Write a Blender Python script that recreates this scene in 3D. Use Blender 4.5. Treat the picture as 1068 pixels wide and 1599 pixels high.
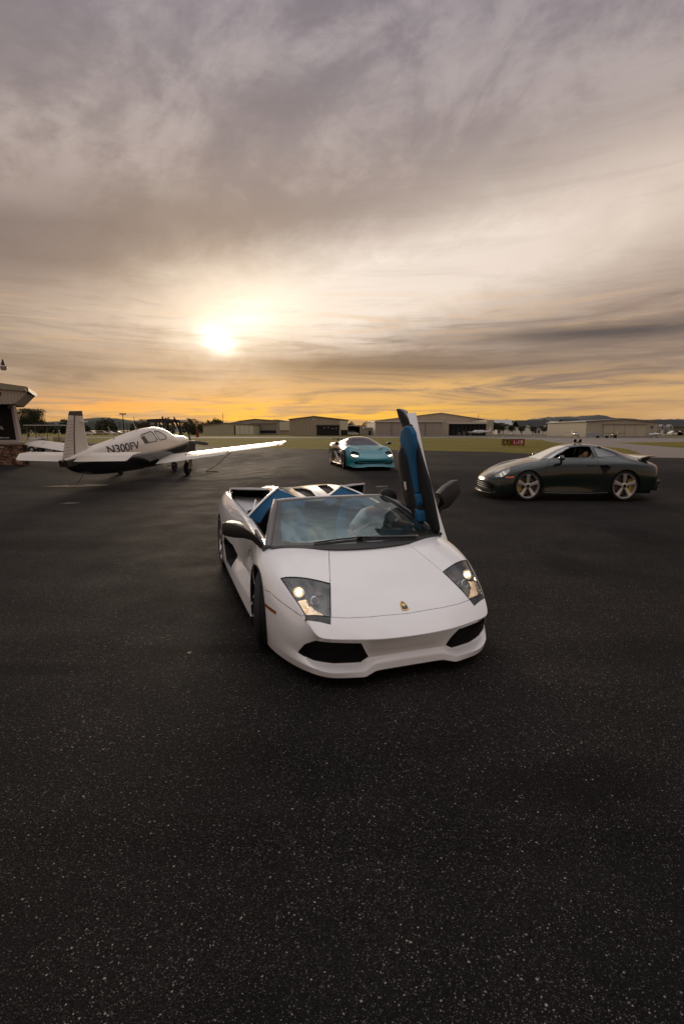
import bpy, bmesh, math, random
from mathutils import Vector, Matrix, noise
from mathutils.bvhtree import BVHTree
from math import sin, cos, pi, radians, sqrt, atan2, hypot
random.seed(7)
for o in list(bpy.data.objects): bpy.data.objects.remove(o)
SC = bpy.context.scene; COL = SC.collection
R = radians
# ---------------------------------------------------------------- camera
PITCH, CAMH = .1612, 1.81
cam_d = bpy.data.cameras.new("camera"); cam = bpy.data.objects.new("camera", cam_d); COL.objects.link(cam)
cam_d.sensor_fit = 'HORIZONTAL'; cam_d.sensor_width = 36; cam_d.lens = 780/1068*36
cam_d.clip_end = 20000; cam_d.clip_start = .05
cam.location = (0, 0, CAMH); cam.rotation_euler = (pi/2-PITCH, 0, 0)
SC.camera = cam
SC.view_settings.view_transform = 'Standard'; SC.view_settings.look = 'None'
SC.view_settings.exposure = .2; SC.view_settings.gamma = 1
SC.render.engine = 'CYCLES'
SC.cycles.max_bounces = 6; SC.cycles.transparent_max_bounces = 12
SC.cycles.caustics_reflective = False; SC.cycles.caustics_refractive = False
SC.cycles.sample_clamp_indirect = 4

# ---------------------------------------------------------------- node helper
class NT:
    """small expression builder on a node tree"""
    def __init__(s, tree): s.t = tree; s.n = tree.nodes; s.l = tree.links; s.n.clear()
    def new(s, typ, **kw):
        n = s.n.new(typ)
        for k, v in kw.items(): setattr(n, k, v)
        return n
    def put(s, sock, v):
        if v is None: return
        if hasattr(v, 'is_output'): s.l.new(v, sock)
        else:
            if sock.type == 'RGBA' and len(v) == 3: v = (*v, 1)
            sock.default_value = v
    def m(s, op, a, b=None, c=None, clamp=False):
        n = s.new('ShaderNodeMath', operation=op, use_clamp=clamp)
        for i, v in enumerate((a, b, c)): s.put(n.inputs[i], v)
        return n.outputs[0]
    def mul(s, a, b): return s.m('MULTIPLY', a, b)
    def add(s, a, b): return s.m('ADD', a, b)
    def ss(s, x, a, b, ya=0., yb=1.):
        n = s.new('ShaderNodeMapRange', interpolation_type='SMOOTHSTEP')
        for i, v in enumerate((x, a, b, ya, yb)): s.put(n.inputs[i], v)
        return n.outputs[0]
    def lin(s, x, a, b, ya=0., yb=1.):
        n = s.new('ShaderNodeMapRange')
        for i, v in enumerate((x, a, b, ya, yb)): s.put(n.inputs[i], v)
        return n.outputs[0]
    def mix(s, f, a, b, mode='MIX'):
        n = s.new('ShaderNodeMix', data_type='RGBA', blend_type=mode)
        s.put(n.inputs[0], f); s.put(n.inputs[6], a); s.put(n.inputs[7], b); return n.outputs[2]
    def comb(s, x, y, z):
        n = s.new('ShaderNodeCombineXYZ')
        for i, v in enumerate((x, y, z)): s.put(n.inputs[i], v)
        return n.outputs[0]
    def sep(s, v):
        n = s.new('ShaderNodeSeparateXYZ'); s.put(n.inputs[0], v); return n.outputs
    def noise(s, vec, scale, detail=4, rough=.55, dist=0., out=0):
        n = s.new('ShaderNodeTexNoise'); s.put(n.inputs['Vector'], vec)
        n.inputs['Scale'].default_value = scale; n.inputs['Detail'].default_value = detail
        n.inputs['Roughness'].default_value = rough; n.inputs['Distortion'].default_value = dist
        return n.outputs[out]
    def voro(s, vec, scale, feature='F1', out='Distance', rnd=1.):
        n = s.new('ShaderNodeTexVoronoi', feature=feature); s.put(n.inputs['Vector'], vec)
        n.inputs['Scale'].default_value = scale; n.inputs['Randomness'].default_value = rnd
        return n.outputs[out]
    def ramp(s, x, pts):
        n = s.new('ShaderNodeValToRGB'); s.put(n.inputs[0], x); e = n.color_ramp.elements
        while len(e) < len(pts): e.new(.5)
        for i, (p, c) in enumerate(pts): e[i].position = p; e[i].color = (*c, 1) if len(c) == 3 else c
        return n.outputs[0]

def lin3(r, g, b):  # sRGB 0-255 -> linear
    f = lambda c: (c/255/12.92) if c/255 <= .04045 else ((c/255+.055)/1.055)**2.4
    return (f(r), f(g), f(b))

# ---------------------------------------------------------------- sky and sun
SUN_AZ, SUN_EL = math.atan((345-534)/780), .168     # azimuth from +Y towards +X; elevation of the glow
def make_world():
    w = bpy.data.worlds.new("World"); SC.world = w; w.use_nodes = True
    t = NT(w.node_tree)
    tc = t.new('ShaderNodeTexCoord'); D = tc.outputs['Generated']
    x, y, z = t.sep(D)
    az = t.m('ARCTAN2', x, y); el = t.m('ARCSINE', t.m('MINIMUM', t.m('MAXIMUM', z, -1.), 1.))
    elp = t.m('MAXIMUM', el, 0.)
    # cloud plane coordinates (a high flat layer seen in perspective)
    k = t.m('DIVIDE', 1., t.add(t.m('MAXIMUM', z, 0.), .13))
    px, py = t.mul(x, k), t.mul(y, k)
    P = t.comb(px, py, 0.)
    # rotated, stretched coordinate: streaks drift from lower left to upper right
    a = R(62); u = t.add(t.mul(px, cos(a)), t.mul(py, sin(a))); v = t.m('SUBTRACT', t.mul(py, cos(a)), t.mul(px, sin(a)))
    st = t.comb(t.mul(az, 2.1), t.m('SUBTRACT', t.mul(el, 3.4), t.mul(az, .75)), 0.)
    n_big = t.noise(st, 1.15, 6, .58, .5)
    st2 = t.comb(t.add(t.mul(az, 3.2), t.mul(el, .8)), t.m('SUBTRACT', t.mul(el, 5.2), t.mul(az, 1.0)), 4.)
    n_fine = t.noise(st2, 2.1, 8, .66, .35)
    n_soft = t.noise(t.comb(t.mul(az, 1.6), t.mul(el, 2.), 9.), 1.2, 3, .5, .3)
    # horizontal strata near the horizon
    h = t.comb(t.mul(az, 2.2), t.mul(el, 26.), 1.7)
    n_str = t.noise(h, 1.25, 6, .62, .9)
    h2 = t.comb(t.mul(az, 6.), t.mul(el, 75.), 5.)
    n_str2 = t.noise(h2, 1.1, 5, .6, .6)
    # base gradient with elevation, overhead part raised to light the white car
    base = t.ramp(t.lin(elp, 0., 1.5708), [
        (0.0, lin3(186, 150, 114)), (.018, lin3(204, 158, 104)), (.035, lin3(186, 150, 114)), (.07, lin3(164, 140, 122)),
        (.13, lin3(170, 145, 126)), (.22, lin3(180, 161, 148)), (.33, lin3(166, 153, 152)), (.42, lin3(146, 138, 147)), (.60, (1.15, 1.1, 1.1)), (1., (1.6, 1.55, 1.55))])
    def blob(azc, elc, wa, we, p=1.):
        da = t.m('DIVIDE', t.m('SUBTRACT', az, azc), wa); de = t.m('DIVIDE', t.m('SUBTRACT', el, elc), we)
        q = t.add(t.mul(da, da), t.mul(de, de))
        return t.m('EXPONENT', t.mul(q, -p))
    def tilt(azc, elc, wa, we, slope):      # elongated blob along a sloping line
        da0 = t.m('SUBTRACT', az, azc)
        de = t.m('DIVIDE', t.m('SUBTRACT', t.m('SUBTRACT', el, elc), t.mul(da0, slope)), we); da = t.m('DIVIDE', da0, wa)
        return t.m('EXPONENT', t.mul(t.add(t.mul(da, da), t.mul(de, de)), -1.))
    # cloud density: darker, greyer where thick
    d = t.add(t.mul(n_big, .9), t.mul(n_fine, .5)); d = t.m('SUBTRACT', d, .7)
    hi = t.ss(el, .10, .35)
    dark_hi = t.mul(t.mul(t.ss(d, -.14, .18), hi), .60)
    c = t.mix(dark_hi, base, lin3(110, 101, 109))
    lite_hi = t.mul(t.mul(t.ss(d, .04, -.18), hi), .42)
    c = t.mix(lite_hi, c, lin3(200, 187, 183))
    # left dark bank, right upper fall-off
    wob = t.mul(t.m('SUBTRACT', n_soft, .5), .9)
    c = t.mix(t.mul(t.m('ADD', t.mul(tilt(-.50, .30, .42, .075, .12), 1.15), wob, clamp=True), .74), c, lin3(112, 97, 96))
    c = t.mix(t.mul(t.m('ADD', tilt(.02, .365, .5, .035, -.05), t.mul(t.m('SUBTRACT', n_fine, .5), .7), clamp=True), .38), c, lin3(134, 121, 118))
    # wide bright veil: diagonal band from the sun to the upper right
    gl = t.mul(t.m('SUBTRACT', n_big, .5), .7)
    gl2 = t.mul(t.m('SUBTRACT', n_fine, .5), .9)
    wide = tilt(.16, .275, .62, .15, .19)
    veil = t.m('ADD', t.mul(tilt(.14, .272, .50, .080, .19), 1.35), t.mul(t.m('ADD', t.mul(gl, 1.9), t.mul(gl2, 1.7)), wide), clamp=True)
    c = t.mix(t.mul(wide, .35), c, lin3(206, 182, 164))
    c = t.mix(t.mul(veil, .95), c, lin3(255, 240, 226))
    veil2 = t.mul(t.m('ADD', tilt(.55, .34, .40, .10, .20), gl, clamp=True), .45)
    c = t.mix(veil2, c, lin3(214, 190, 172))
    # strata
    lowm = t.mul(t.ss(el, .30, .16), t.ss(el, -.01, .03))
    s1 = t.mul(t.ss(n_str, .47, .66), lowm)
    c = t.mix(t.mul(s1, .50), c, lin3(132, 112, 102))
    s2 = t.mul(t.ss(n_str2, .52, .72), t.mul(lowm, .30))
    c = t.mix(s2, c, lin3(128, 106, 92))
    s3 = t.mul(t.mul(t.ss(n_str, .46, .30), lowm), .5)
    c = t.mix(s3, c, lin3(232, 190, 140))
    # named bands seen in the photograph
    dk = t.m('ADD', tilt(.47, .165, .30, .017, -.02), t.mul(t.m('SUBTRACT', n_str2, .5), .6), clamp=True)
    c = t.mix(t.mul(t.mul(dk, tilt(.45, .165, .5, .05, 0.)), 1.), c, lin3(94, 84, 84))
    dk2 = t.m('ADD', tilt(.04, .122, .42, .026, -.02), t.mul(t.m('SUBTRACT', n_str2, .5), .9), clamp=True)
    c = t.mix(t.mul(t.mul(dk2, tilt(.08, .125, .5, .06, 0.)), .92), c, lin3(126, 106, 92))
    dk3 = t.m('ADD', tilt(-.50, .115, .26, .06, .0), t.mul(t.m('SUBTRACT', n_str, .5), 1.2), clamp=True)
    c = t.mix(t.mul(dk3, .55), c, lin3(128, 110, 98))
    # orange strip over the horizon
    og = t.mul(t.ss(n_str2, .60, .40), t.mul(blob(-.10, .034, .36, .024), 1.3))
    c = t.mix(t.m('MINIMUM', t.mul(og, 1.25), .97), c, lin3(255, 196, 76))
    og2 = t.mul(t.ss(n_str, .62, .42), blob(.25, .075, .5, .03))
    c = t.mix(t.mul(og2, .78), c, lin3(244, 190, 112))
    og3 = t.mul(t.ss(n_str2, .62, .45), blob(-.40, .045, .3, .016))
    c = t.mix(t.mul(og3, .6), c, lin3(246, 164, 92))
    # sun glow through the veil
    g1 = t.m('ADD', blob(SUN_AZ+.05, SUN_EL+.05, .13, .060), t.mul(t.mul(gl2, 1.2), blob(SUN_AZ+.03, SUN_EL+.03, .2, .12)), clamp=True)
    c = t.mix(t.mul(g1, .85), c, lin3(255, 240, 218))
    br = t.lin(n_str2, .35, .65, 1.15, .55)
    core = t.mul(t.m('ADD', t.mul(tilt(SUN_AZ+.004, SUN_EL-.004, .029, .020, -.25), 1.3), t.mul(tilt(SUN_AZ+.05, SUN_EL+.035, .085, .035, .3), .30)), br)
    c = t.mix(1., c, t.comb(core, t.mul(core, .97), t.mul(core, .88)), 'ADD')
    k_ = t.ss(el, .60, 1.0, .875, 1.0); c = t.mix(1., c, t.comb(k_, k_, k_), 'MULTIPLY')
    # sky behind the camera goes on as the same veil, overhead it is brighter fill; below the horizon: ground bounce
    below = t.ss(el, 0., -.05)
    c = t.mix(below, c, (.03, .026, .022))
    # a clear-air Nishita sky shows faintly through the veil
    sky = t.new('ShaderNodeTexSky', sky_type='NISHITA', sun_disc=False)
    sky.sun_elevation = SUN_EL; sky.sun_rotation = SUN_AZ; sky.air_density = 1.5; sky.dust_density = 3
    bg1 = t.new('ShaderNodeBackground'); t.put(bg1.inputs[0], sky.outputs[0]); bg1.inputs[1].default_value = .05
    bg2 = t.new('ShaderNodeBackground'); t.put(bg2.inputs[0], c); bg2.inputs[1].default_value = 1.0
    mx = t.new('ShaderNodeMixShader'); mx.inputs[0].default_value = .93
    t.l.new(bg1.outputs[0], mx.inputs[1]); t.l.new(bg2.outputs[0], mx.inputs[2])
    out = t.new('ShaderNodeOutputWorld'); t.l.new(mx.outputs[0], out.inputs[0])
    w.cycles.sampling_method = 'MANUAL'; w.cycles.sample_map_resolution = 1024
make_world()
sd = bpy.data.lights.new("sun", 'SUN'); sun = bpy.data.objects.new("sun", sd); COL.objects.link(sun)
sd.energy = 1.2; sd.angle = R(14); sd.color = (1, .80, .58)
sdir = Vector((sin(SUN_AZ)*cos(SUN_EL), cos(SUN_AZ)*cos(SUN_EL), sin(SUN_EL)))
sun.rotation_euler = sdir.to_track_quat('Z', 'Y').to_euler(); sun.location = (-20, 60, 30)
# ---------------------------------------------------------------- materials
MATS = {}
def mat(name, col, rough=.5, metal=0., coat=0., spec=.5, emit=None, es=0., noisy=0., nscale=8., bump=0., bscale=60., flake=0.):
    """principled material; noisy = amount of colour variation, bump = fine relief"""
    if name in MATS: return MATS[name]
    m = bpy.data.materials.new(name); m.use_nodes = True; t = NT(m.node_tree); MATS[name] = m
    b = t.new('ShaderNodeBsdfPrincipled'); o = t.new('ShaderNodeOutputMaterial'); t.l.new(b.outputs[0], o.inputs[0])
    I = b.inputs
    c = (*col, 1)
    tc = t.new('ShaderNodeTexCoord').outputs['Object']
    if noisy:
        n = t.noise(tc, nscale, 5, .6); n2 = t.noise(tc, nscale*6.3, 3, .6)
        f = t.add(t.mul(t.m('SUBTRACT', n, .5), 2*noisy), t.mul(t.m('SUBTRACT', n2, .5), noisy))
        f = t.add(f, 1.)
        c = t.mix(1., (*col, 1), t.comb(f, f, f), 'MULTIPLY')
        I['Roughness'].default_value = rough
        t.put(I['Roughness'], t.m('ADD', t.mul(t.m('SUBTRACT', n, .5), noisy*.8), rough, clamp=True))
    else: I['Roughness'].default_value = rough
    t.put(I['Base Color'], c)
    I['Metallic'].default_value = metal; I['Specular IOR Level'].default_value = spec
    I['Coat Weight'].default_value = coat; I['Coat Roughness'].default_value = .04
    if emit: I['Emission Color'].default_value = (*emit, 1); I['Emission Strength'].default_value = es
    if bump:
        bn = t.new('ShaderNodeBump'); bn.inputs['Strength'].default_value = bump; bn.inputs['Distance'].default_value = .01
        t.put(bn.inputs['Height'], t.noise(tc, bscale, 4, .6)); t.l.new(bn.outputs[0], I['Normal'])
    return m
def glass(name, tint=(.8, .85, .85), refl=.12, rough=.02, opac=0., body=(.02, .02, .02), gtint=(1, 1, 1)):
    """thin sheet glass: transparent with fresnel gloss; opac adds a film in the body colour"""
    if name in MATS: return MATS[name]
    m = bpy.data.materials.new(name); m.use_nodes = True; t = NT(m.node_tree); MATS[name] = m
    o = t.new('ShaderNodeOutputMaterial')
    tr = t.new('ShaderNodeBsdfTransparent'); tr.inputs[0].default_value = (*tint, 1)
    gl = t.new('ShaderNodeBsdfGlossy'); gl.inputs['Roughness'].default_value = rough; gl.inputs[0].default_value = (*gtint, 1)
    df = t.new('ShaderNodeBsdfDiffuse'); df.inputs[0].default_value = (*body, 1)
    m1 = t.new('ShaderNodeMixShader'); m1.inputs[0].default_value = opac
    t.l.new(tr.outputs[0], m1.inputs[1]); t.l.new(df.outputs[0], m1.inputs[2])
    fr = t.new('ShaderNodeFresnel'); fr.inputs[0].default_value = 1.5
    f = t.m('ADD', fr.outputs[0], refl, clamp=True)
    m2 = t.new('ShaderNodeMixShader'); t.l.new(f, m2.inputs[0])
    t.l.new(m1.outputs[0], m2.inputs[1]); t.l.new(gl.outputs[0], m2.inputs[2]); t.l.new(m2.outputs[0], o.inputs[0])
    return m
# ---------------------------------------------------------------- objects
def props(o, label=None, cat=None, group=None, kind=None):
    if label: o['label'] = label
    if cat: o['category'] = cat
    if group: o['group'] = group
    if kind: o['kind'] = kind
    return o
def empty(name, loc=(0, 0, 0), rz=0., label=None, cat=None, group=None):
    o = bpy.data.objects.new(name, None); COL.objects.link(o); o.empty_display_size = .2
    o.location = loc; o.rotation_euler = (0, 0, rz); return props(o, label, cat, group)
def link(name, me, m, parent=None, smooth=None, **kw):
    o = bpy.data.objects.new(name, me); COL.objects.link(o)
    if m is not None and not me.materials:
        for q in (m if isinstance(m, (list, tuple)) else [m]): me.materials.append(q)
    if parent: o.parent = parent
    if smooth is not None:
        me.shade_smooth() if hasattr(me, 'shade_smooth') else None
        try: me.set_sharp_from_angle(angle=R(smooth))
        except Exception: pass
    return props(o, **kw)
def bmo(name, bm, m, parent=None, smooth=None, **kw):
    me = bpy.data.meshes.new(name); bm.to_mesh(me); bm.free(); return link(name, me, m, parent, smooth, **kw)
def pyo(name, V, F, m, parent=None, smooth=None, **kw):
    me = bpy.data.meshes.new(name); me.from_pydata([tuple(v) for v in V], [], F); me.update()
    return link(name, me, m, parent, smooth, **kw)
def dup_tree(o, parent=None):
    c = o.copy(); COL.objects.link(c); c.parent = parent
    for ch in list(o.children): dup_tree(ch, c)
    return c
# ---------------------------------------------------------------- shapes added to a bmesh
def box(bm, c, s, rot=None, bev=0.):
    x, y, z = s[0]/2, s[1]/2, s[2]/2
    M = (rot if rot is not None else Matrix.Identity(3))
    P = [Vector((i*x, j*y, k*z)) for i in (-1, 1) for j in (-1, 1) for k in (-1, 1)]
    vs = [bm.verts.new(M @ p + Vector(c)) for p in P]
    fs = [bm.faces.new([vs[i] for i in f]) for f in ((0, 1, 3, 2), (4, 6, 7, 5), (0, 4, 5, 1), (2, 3, 7, 6), (0, 2, 6, 4), (1, 5, 7, 3))]
    if bev:
        es = list({e for f in fs for e in f.edges})
        bmesh.ops.bevel(bm, geom=es, offset=bev, segments=2, profile=.6, affect='EDGES')
def rx(a): return Matrix.Rotation(a, 3, 'X')
def ry(a): return Matrix.Rotation(a, 3, 'Y')
def rz(a): return Matrix.Rotation(a, 3, 'Z')
def tube(bm, pts, r, seg=8, cap=True, closed=False, flat=1.):
    """sweep a circle (radius r or list of radii) along pts"""
    pts = [Vector(p) for p in pts]; n = len(pts); rr = r if isinstance(r, (list, tuple)) else [r]*n
    rings = []; up = None
    for i, p in enumerate(pts):
        a = pts[i-1] if i > 0 or closed else pts[i]; b = pts[(i+1) % n] if i < n-1 or closed else pts[i]
        t = (b-a).normalized() if (b-a).length > 1e-9 else Vector((0, 0, 1))
        if up is None: up = Vector((0, 0, 1)) if abs(t.z) < .9 else Vector((1, 0, 0))
        s = t.cross(up); s = s.normalized() if s.length > 1e-6 else t.orthogonal().normalized()
        up = s.cross(t).normalized()
        rings.append([bm.verts.new(p + rr[i]*(s*cos(2*pi*k/seg) + up*flat*sin(2*pi*k/seg))) for k in range(seg)])
    for i in range(n if closed else n-1):
        A, B = rings[i], rings[(i+1) % n]
        for k in range(seg): bm.faces.new((A[k], A[(k+1) % seg], B[(k+1) % seg], B[k]))
    if cap and not closed:
        bm.faces.new(rings[0][::-1]); bm.faces.new(rings[-1])
def lathe(bm, prof, seg=32, axis='y', c=(0, 0, 0), cap=False):
    """prof: list of (radius, offset along axis)"""
    c = Vector(c); rings = []
    for r, h in prof:
        ring = []
        for k in range(seg):
            a = 2*pi*k/seg
            if axis == 'y': p = (r*cos(a), h, r*sin(a))
            elif axis == 'x': p = (h, r*cos(a), r*sin(a))
            else: p = (r*cos(a), r*sin(a), h)
            ring.append(bm.verts.new(Vector(p)+c))
        rings.append(ring)
    for A, B in zip(rings, rings[1:]):
        for k in range(seg): bm.faces.new((A[k], A[(k+1) % seg], B[(k+1) % seg], B[k]))
    if cap: bm.faces.new(rings[0][::-1]); bm.faces.new(rings[-1])
def prism(bm, poly, a, b, axis='y'):
    """extrude a 2D polygon between a and b along axis; poly coords are the two other axes in order"""
    def P(q, h):
        return {'y': (q[0], h, q[1]), 'x': (h, q[0], q[1]), 'z': (q[0], q[1], h)}[axis]
    A = [bm.verts.new(P(q, a)) for q in poly]; B = [bm.verts.new(P(q, b)) for q in poly]
    n = len(poly)
    bm.faces.new(A[::-1]); bm.faces.new(B)
    for i in range(n): bm.faces.new((A[i], A[(i+1) % n], B[(i+1) % n], B[i]))
    bmesh.ops.recalc_face_normals(bm, faces=bm.faces)
def quad(bm, pts): return bm.faces.new([bm.verts.new(p) for p in pts])
def arc(cx, cz, r, a0, a1, n): return [(cx+r*cos(R(a0+(a1-a0)*i/n)), cz+r*sin(R(a0+(a1-a0)*i/n))) for i in range(n+1)]
def roundpoly(P, r=.2, n=4):
    """round polygon corners: r = share of the shorter neighbouring edge"""
    out = []; N = len(P)
    for i in range(N):
        p0, p1, p2 = Vector(P[i-1]), Vector(P[i]), Vector(P[(i+1) % N])
        d = r*min((p1-p0).length, (p2-p1).length)
        a = p1+(p0-p1).normalized()*d; b = p1+(p2-p1).normalized()*d
        for k in range(n+1):
            t = k/n; out.append(tuple((1-t)**2*a+2*t*(1-t)*p1+t*t*b))
    return out
def inpoly(P, x, y):
    c = False; j = len(P)-1
    for i in range(len(P)):
        if (P[i][1] > y) != (P[j][1] > y) and x < (P[j][0]-P[i][0])*(y-P[i][1])/(P[j][1]-P[i][1])+P[i][0]: c = not c
        j = i
    return c
# ---------------------------------------------------------------- car body shells
class Shell:
    """a half cage of quad grids, mirrored, subdivided, then cut into panels by outlines projected on it"""
    def __init__(s, grids, creases=(), level=3, mirror=True, yscale=1.):
        idx = {}; V = []; F = []
        def vid(p, sg):
            p = (p[0], p[1]*sg, p[2]); k = tuple(round(c, 3)+0. for c in p)
            if k not in idx: idx[k] = len(V); V.append(p)
            return idx[k]
        for sg in ((1, -1) if mirror else (1,)):
            for g in grids:
                for i in range(len(g)-1):
                    for j in range(len(g[i])-1):
                        q = [vid(g[i][j], sg), vid(g[i][j+1], sg), vid(g[i+1][j+1], sg), vid(g[i+1][j], sg)]
                        q = [v for n, v in enumerate(q) if v != q[n-1]]
                        if len(set(q)) < 3: continue
                        if sg < 0: q.reverse()
                        F.append(q)
        me = bpy.data.meshes.new('cage'); me.from_pydata(V, [], F); me.update()
        bm = bmesh.new(); bm.from_mesh(me)
        cl = bm.edges.layers.float.new('crease_edge'); bm.verts.ensure_lookup_table()
        for line, w in creases:
            for a, b in zip(line, line[1:]):
                for sg in (1, -1):
                    ka = tuple(round(c, 3)+0. for c in (a[0], a[1]*sg, a[2])); kb = tuple(round(c, 3)+0. for c in (b[0], b[1]*sg, b[2]))
                    if ka in idx and kb in idx:
                        e = bm.edges.get((bm.verts[idx[ka]], bm.verts[idx[kb]]))
                        if e: e[cl] = w
        bmesh.ops.recalc_face_normals(bm, faces=bm.faces)
        bm.to_mesh(me); bm.free()
        o = bpy.data.objects.new('cage', me); COL.objects.link(o)
        md = o.modifiers.new('s', 'SUBSURF'); md.levels = level; md.render_levels = level; md.boundary_smooth = 'PRESERVE_CORNERS'
        dg = bpy.context.evaluated_depsgraph_get(); dg.update(); ev = o.evaluated_get(dg).to_mesh()
        s.bm = bmesh.new(); s.bm.from_mesh(ev)
        bpy.data.objects.remove(o); bpy.data.meshes.remove(me)
        s.bm.normal_update()
        up = sum((f.normal.z*f.calc_area() for f in s.bm.faces))
        if up < 0: bmesh.ops.reverse_faces(s.bm, faces=s.bm.faces)
        s.bvh = BVHTree.FromBMesh(s.bm)
        s.tag = s.bm.faces.layers.int.new('tag')
    def cut(s, tag, poly, axis='y', sides=(1, -1), nmin=None, lim=None, only=None, pad=.02):
        """outline poly in (x,z) for axis y, (x,y) for z, (y,z) for x. tags the faces inside it"""
        for sg in sides:
            P = [(p[0], p[1]*sg) if axis == 'z' else ((p[0]*sg, p[1]) if axis == 'x' else tuple(p)) for p in poly]
            A = {'y': (0, 2), 'z': (0, 1), 'x': (1, 2)}[axis]
            xs = [p[0] for p in P]; ys = [p[1] for p in P]; x0, x1, y0, y1 = min(xs)-pad, max(xs)+pad, min(ys)-pad, max(ys)+pad
            def ok(f, c):
                if axis != 'z' and c.y*sg < -1e-6: return False
                if axis == 'z' and c.y*sg < -.3 and min(abs(p[1]) for p in poly) > .05: return False
                if lim and not lim(Vector((c.x, abs(c.y), c.z)), Vector((f.normal.x, f.normal.y*(1 if c.y >= 0 else -1), f.normal.z))): return False
                if only is not None and f[s.tag] not in only: return False
                return True
            def inbox(f):
                for v in f.verts:
                    pass
                a = [v.co[A[0]] for v in f.verts]; b = [v.co[A[1]] for v in f.verts]
                return max(a) > x0 and min(a) < x1 and max(b) > y0 and min(b) < y1 and ok(f, f.calc_center_median())
            fs = [f for f in s.bm.faces if inbox(f)]
            n = len(P)
            for i in range(n):
                p, q = Vector(P[i]), Vector(P[(i+1) % n])
                if (q-p).length < 1e-5: continue
                d = (q-p).normalized(); nn = Vector((-d.y, d.x))
                co = [0, 0, 0]; no = [0, 0, 0]; co[A[0]], co[A[1]] = p; no[A[0]], no[A[1]] = nn
                # only faces near this edge
                mx0, mx1, my0, my1 = min(p.x, q.x)-.004, max(p.x, q.x)+.004, min(p.y, q.y)-.004, max(p.y, q.y)+.004
                sub = []
                for f in fs:
                    a = [v.co[A[0]] for v in f.verts]; b = [v.co[A[1]] for v in f.verts]
                    if max(a) >= mx0 and min(a) <= mx1 and max(b) >= my0 and min(b) <= my1: sub.append(f)
                if not sub: continue
                geom = list(sub)+list({e for f in sub for e in f.edges})+list({v for f in sub for v in f.verts})
                keep = set(fs)-set(sub)
                r = bmesh.ops.bisect_plane(s.bm, geom=geom, plane_co=co, plane_no=no, dist=1e-5)
                fs = list(keep)+[g for g in r['geom'] if isinstance(g, bmesh.types.BMFace)]
                fs = list({f for f in fs if f.is_valid})
            for f in fs:
                c = f.calc_center_median()
                if ok(f, c) and inpoly(P, c[A[0]], c[A[1]]): f[s.tag] = tag
        return s
    def delete(s, tags):
        bmesh.ops.delete(s.bm, geom=[f for f in s.bm.faces if f[s.tag] in tags], context='FACES')
    def faces(s, tags, side=None, pred=None):
        return [f for f in s.bm.faces if f[s.tag] in tags and (side is None or f.calc_center_median().y*side > 0) and (pred is None or pred(f.calc_center_median()))]
    def piece(s, fs, name, m, parent, gap=.0025, rim=.012, smooth=32, offset=0., xf=None, flip=False, **kw):
        """copy faces to their own object with a shut-line gap and a rolled edge"""
        bm = bmesh.new(); mp = {}
        def nv(v):
            if v not in mp: mp[v] = bm.verts.new(v.co)
            return mp[v]
        for f in fs:
            try: bm.faces.new([nv(v) for v in f.verts])
            except ValueError: pass
        bm.normal_update()
        if offset:
            for v in bm.verts: v.co = v.co+v.normal*offset
        bd = [e for e in bm.edges if len(e.link_faces) == 1]
        if gap:
            off = {}
            for e in bd:
                f = e.link_faces[0]; d = (e.verts[1].co-e.verts[0].co)
                if d.length < 1e-7: continue
                mid = (e.verts[0].co+e.verts[1].co)/2; nrm = f.normal.cross(d).normalized()
                if nrm.dot(f.calc_center_median()-mid) < 0: nrm = -nrm
                for v in e.verts:
                    if abs(v.co.y) > 1e-4 or abs(nrm.y) < .5: off.setdefault(v, Vector()); off[v] += nrm*d.length
            for v, d in off.items():
                if d.length > 1e-9: v.co = v.co+d.normalized()*gap
        if rim:
            vm = {}
            for e in bd:
                f = e.link_faces[0]
                a, b = e.verts
                l = [x.vert for x in f.loops]
                if l[(l.index(a)+1) % len(l)] is not b: a, b = b, a
                for v in (a, b):
                    if v not in vm: vm[v] = (bm.verts.new(v.co), bm.verts.new(v.co-v.normal*rim))
                bm.faces.new((vm[b][0], vm[a][0], vm[a][1], vm[b][1]))
        if xf is not None: bm.transform(xf)
        if flip: bmesh.ops.reverse_faces(bm, faces=bm.faces)
        return bmo(name, bm, m, parent, smooth, **kw)
    def recess(s, fs, name, m, parent, vec, shrink=.9, smooth=30, wall=True, sg=1, gap=.004, **kw):
        """a pocket behind an opening: the opening's outline pushed in by vec, shrunk about its centre"""
        bm = bmesh.new(); mp = {}; vec = Vector((vec[0], vec[1]*sg, vec[2]))
        for f in fs:
            for v in f.verts:
                if v not in mp: mp[v] = None
        c = sum((v.co for v in mp), Vector())/max(1, len(mp))
        for v in mp: mp[v] = bm.verts.new(c+(v.co-c)*shrink+vec)
        S = set(fs)
        for f in fs:
            try: bm.faces.new([mp[v] for v in f.verts])
            except ValueError: pass
        if wall:
            o = {}
            for f in fs:
                for e in f.edges:
                    if sum(1 for g in e.link_faces if g in S) == 1:
                        a, b = e.verts
                        for v in (a, b):
                            if v not in o: o[v] = bm.verts.new(v.co-v.normal*gap)
                        try: bm.faces.new((o[a], o[b], mp[b], mp[a]))
                        except ValueError: pass
        bmesh.ops.recalc_face_normals(bm, faces=bm.faces)
        return bmo(name, bm, m, parent, smooth, **kw)
    def ray(s, o, d):
        h = s.bvh.ray_cast(Vector(o), Vector(d)); return h[0], h[1]
def inwards(bm):
    bmesh.ops.recalc_face_normals(bm, faces=bm.faces); bmesh.ops.reverse_faces(bm, faces=bm.faces)
M_WHITE = mat('white_paint', (.88, .872, .866), .26, coat=1., noisy=.02, nscale=3)
M_BLK = mat('satin_black', (.014, .014, .015), .5, spec=.3)
M_BLKG = mat('gloss_black', (.012, .012, .013), .15, coat=.5)
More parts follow.
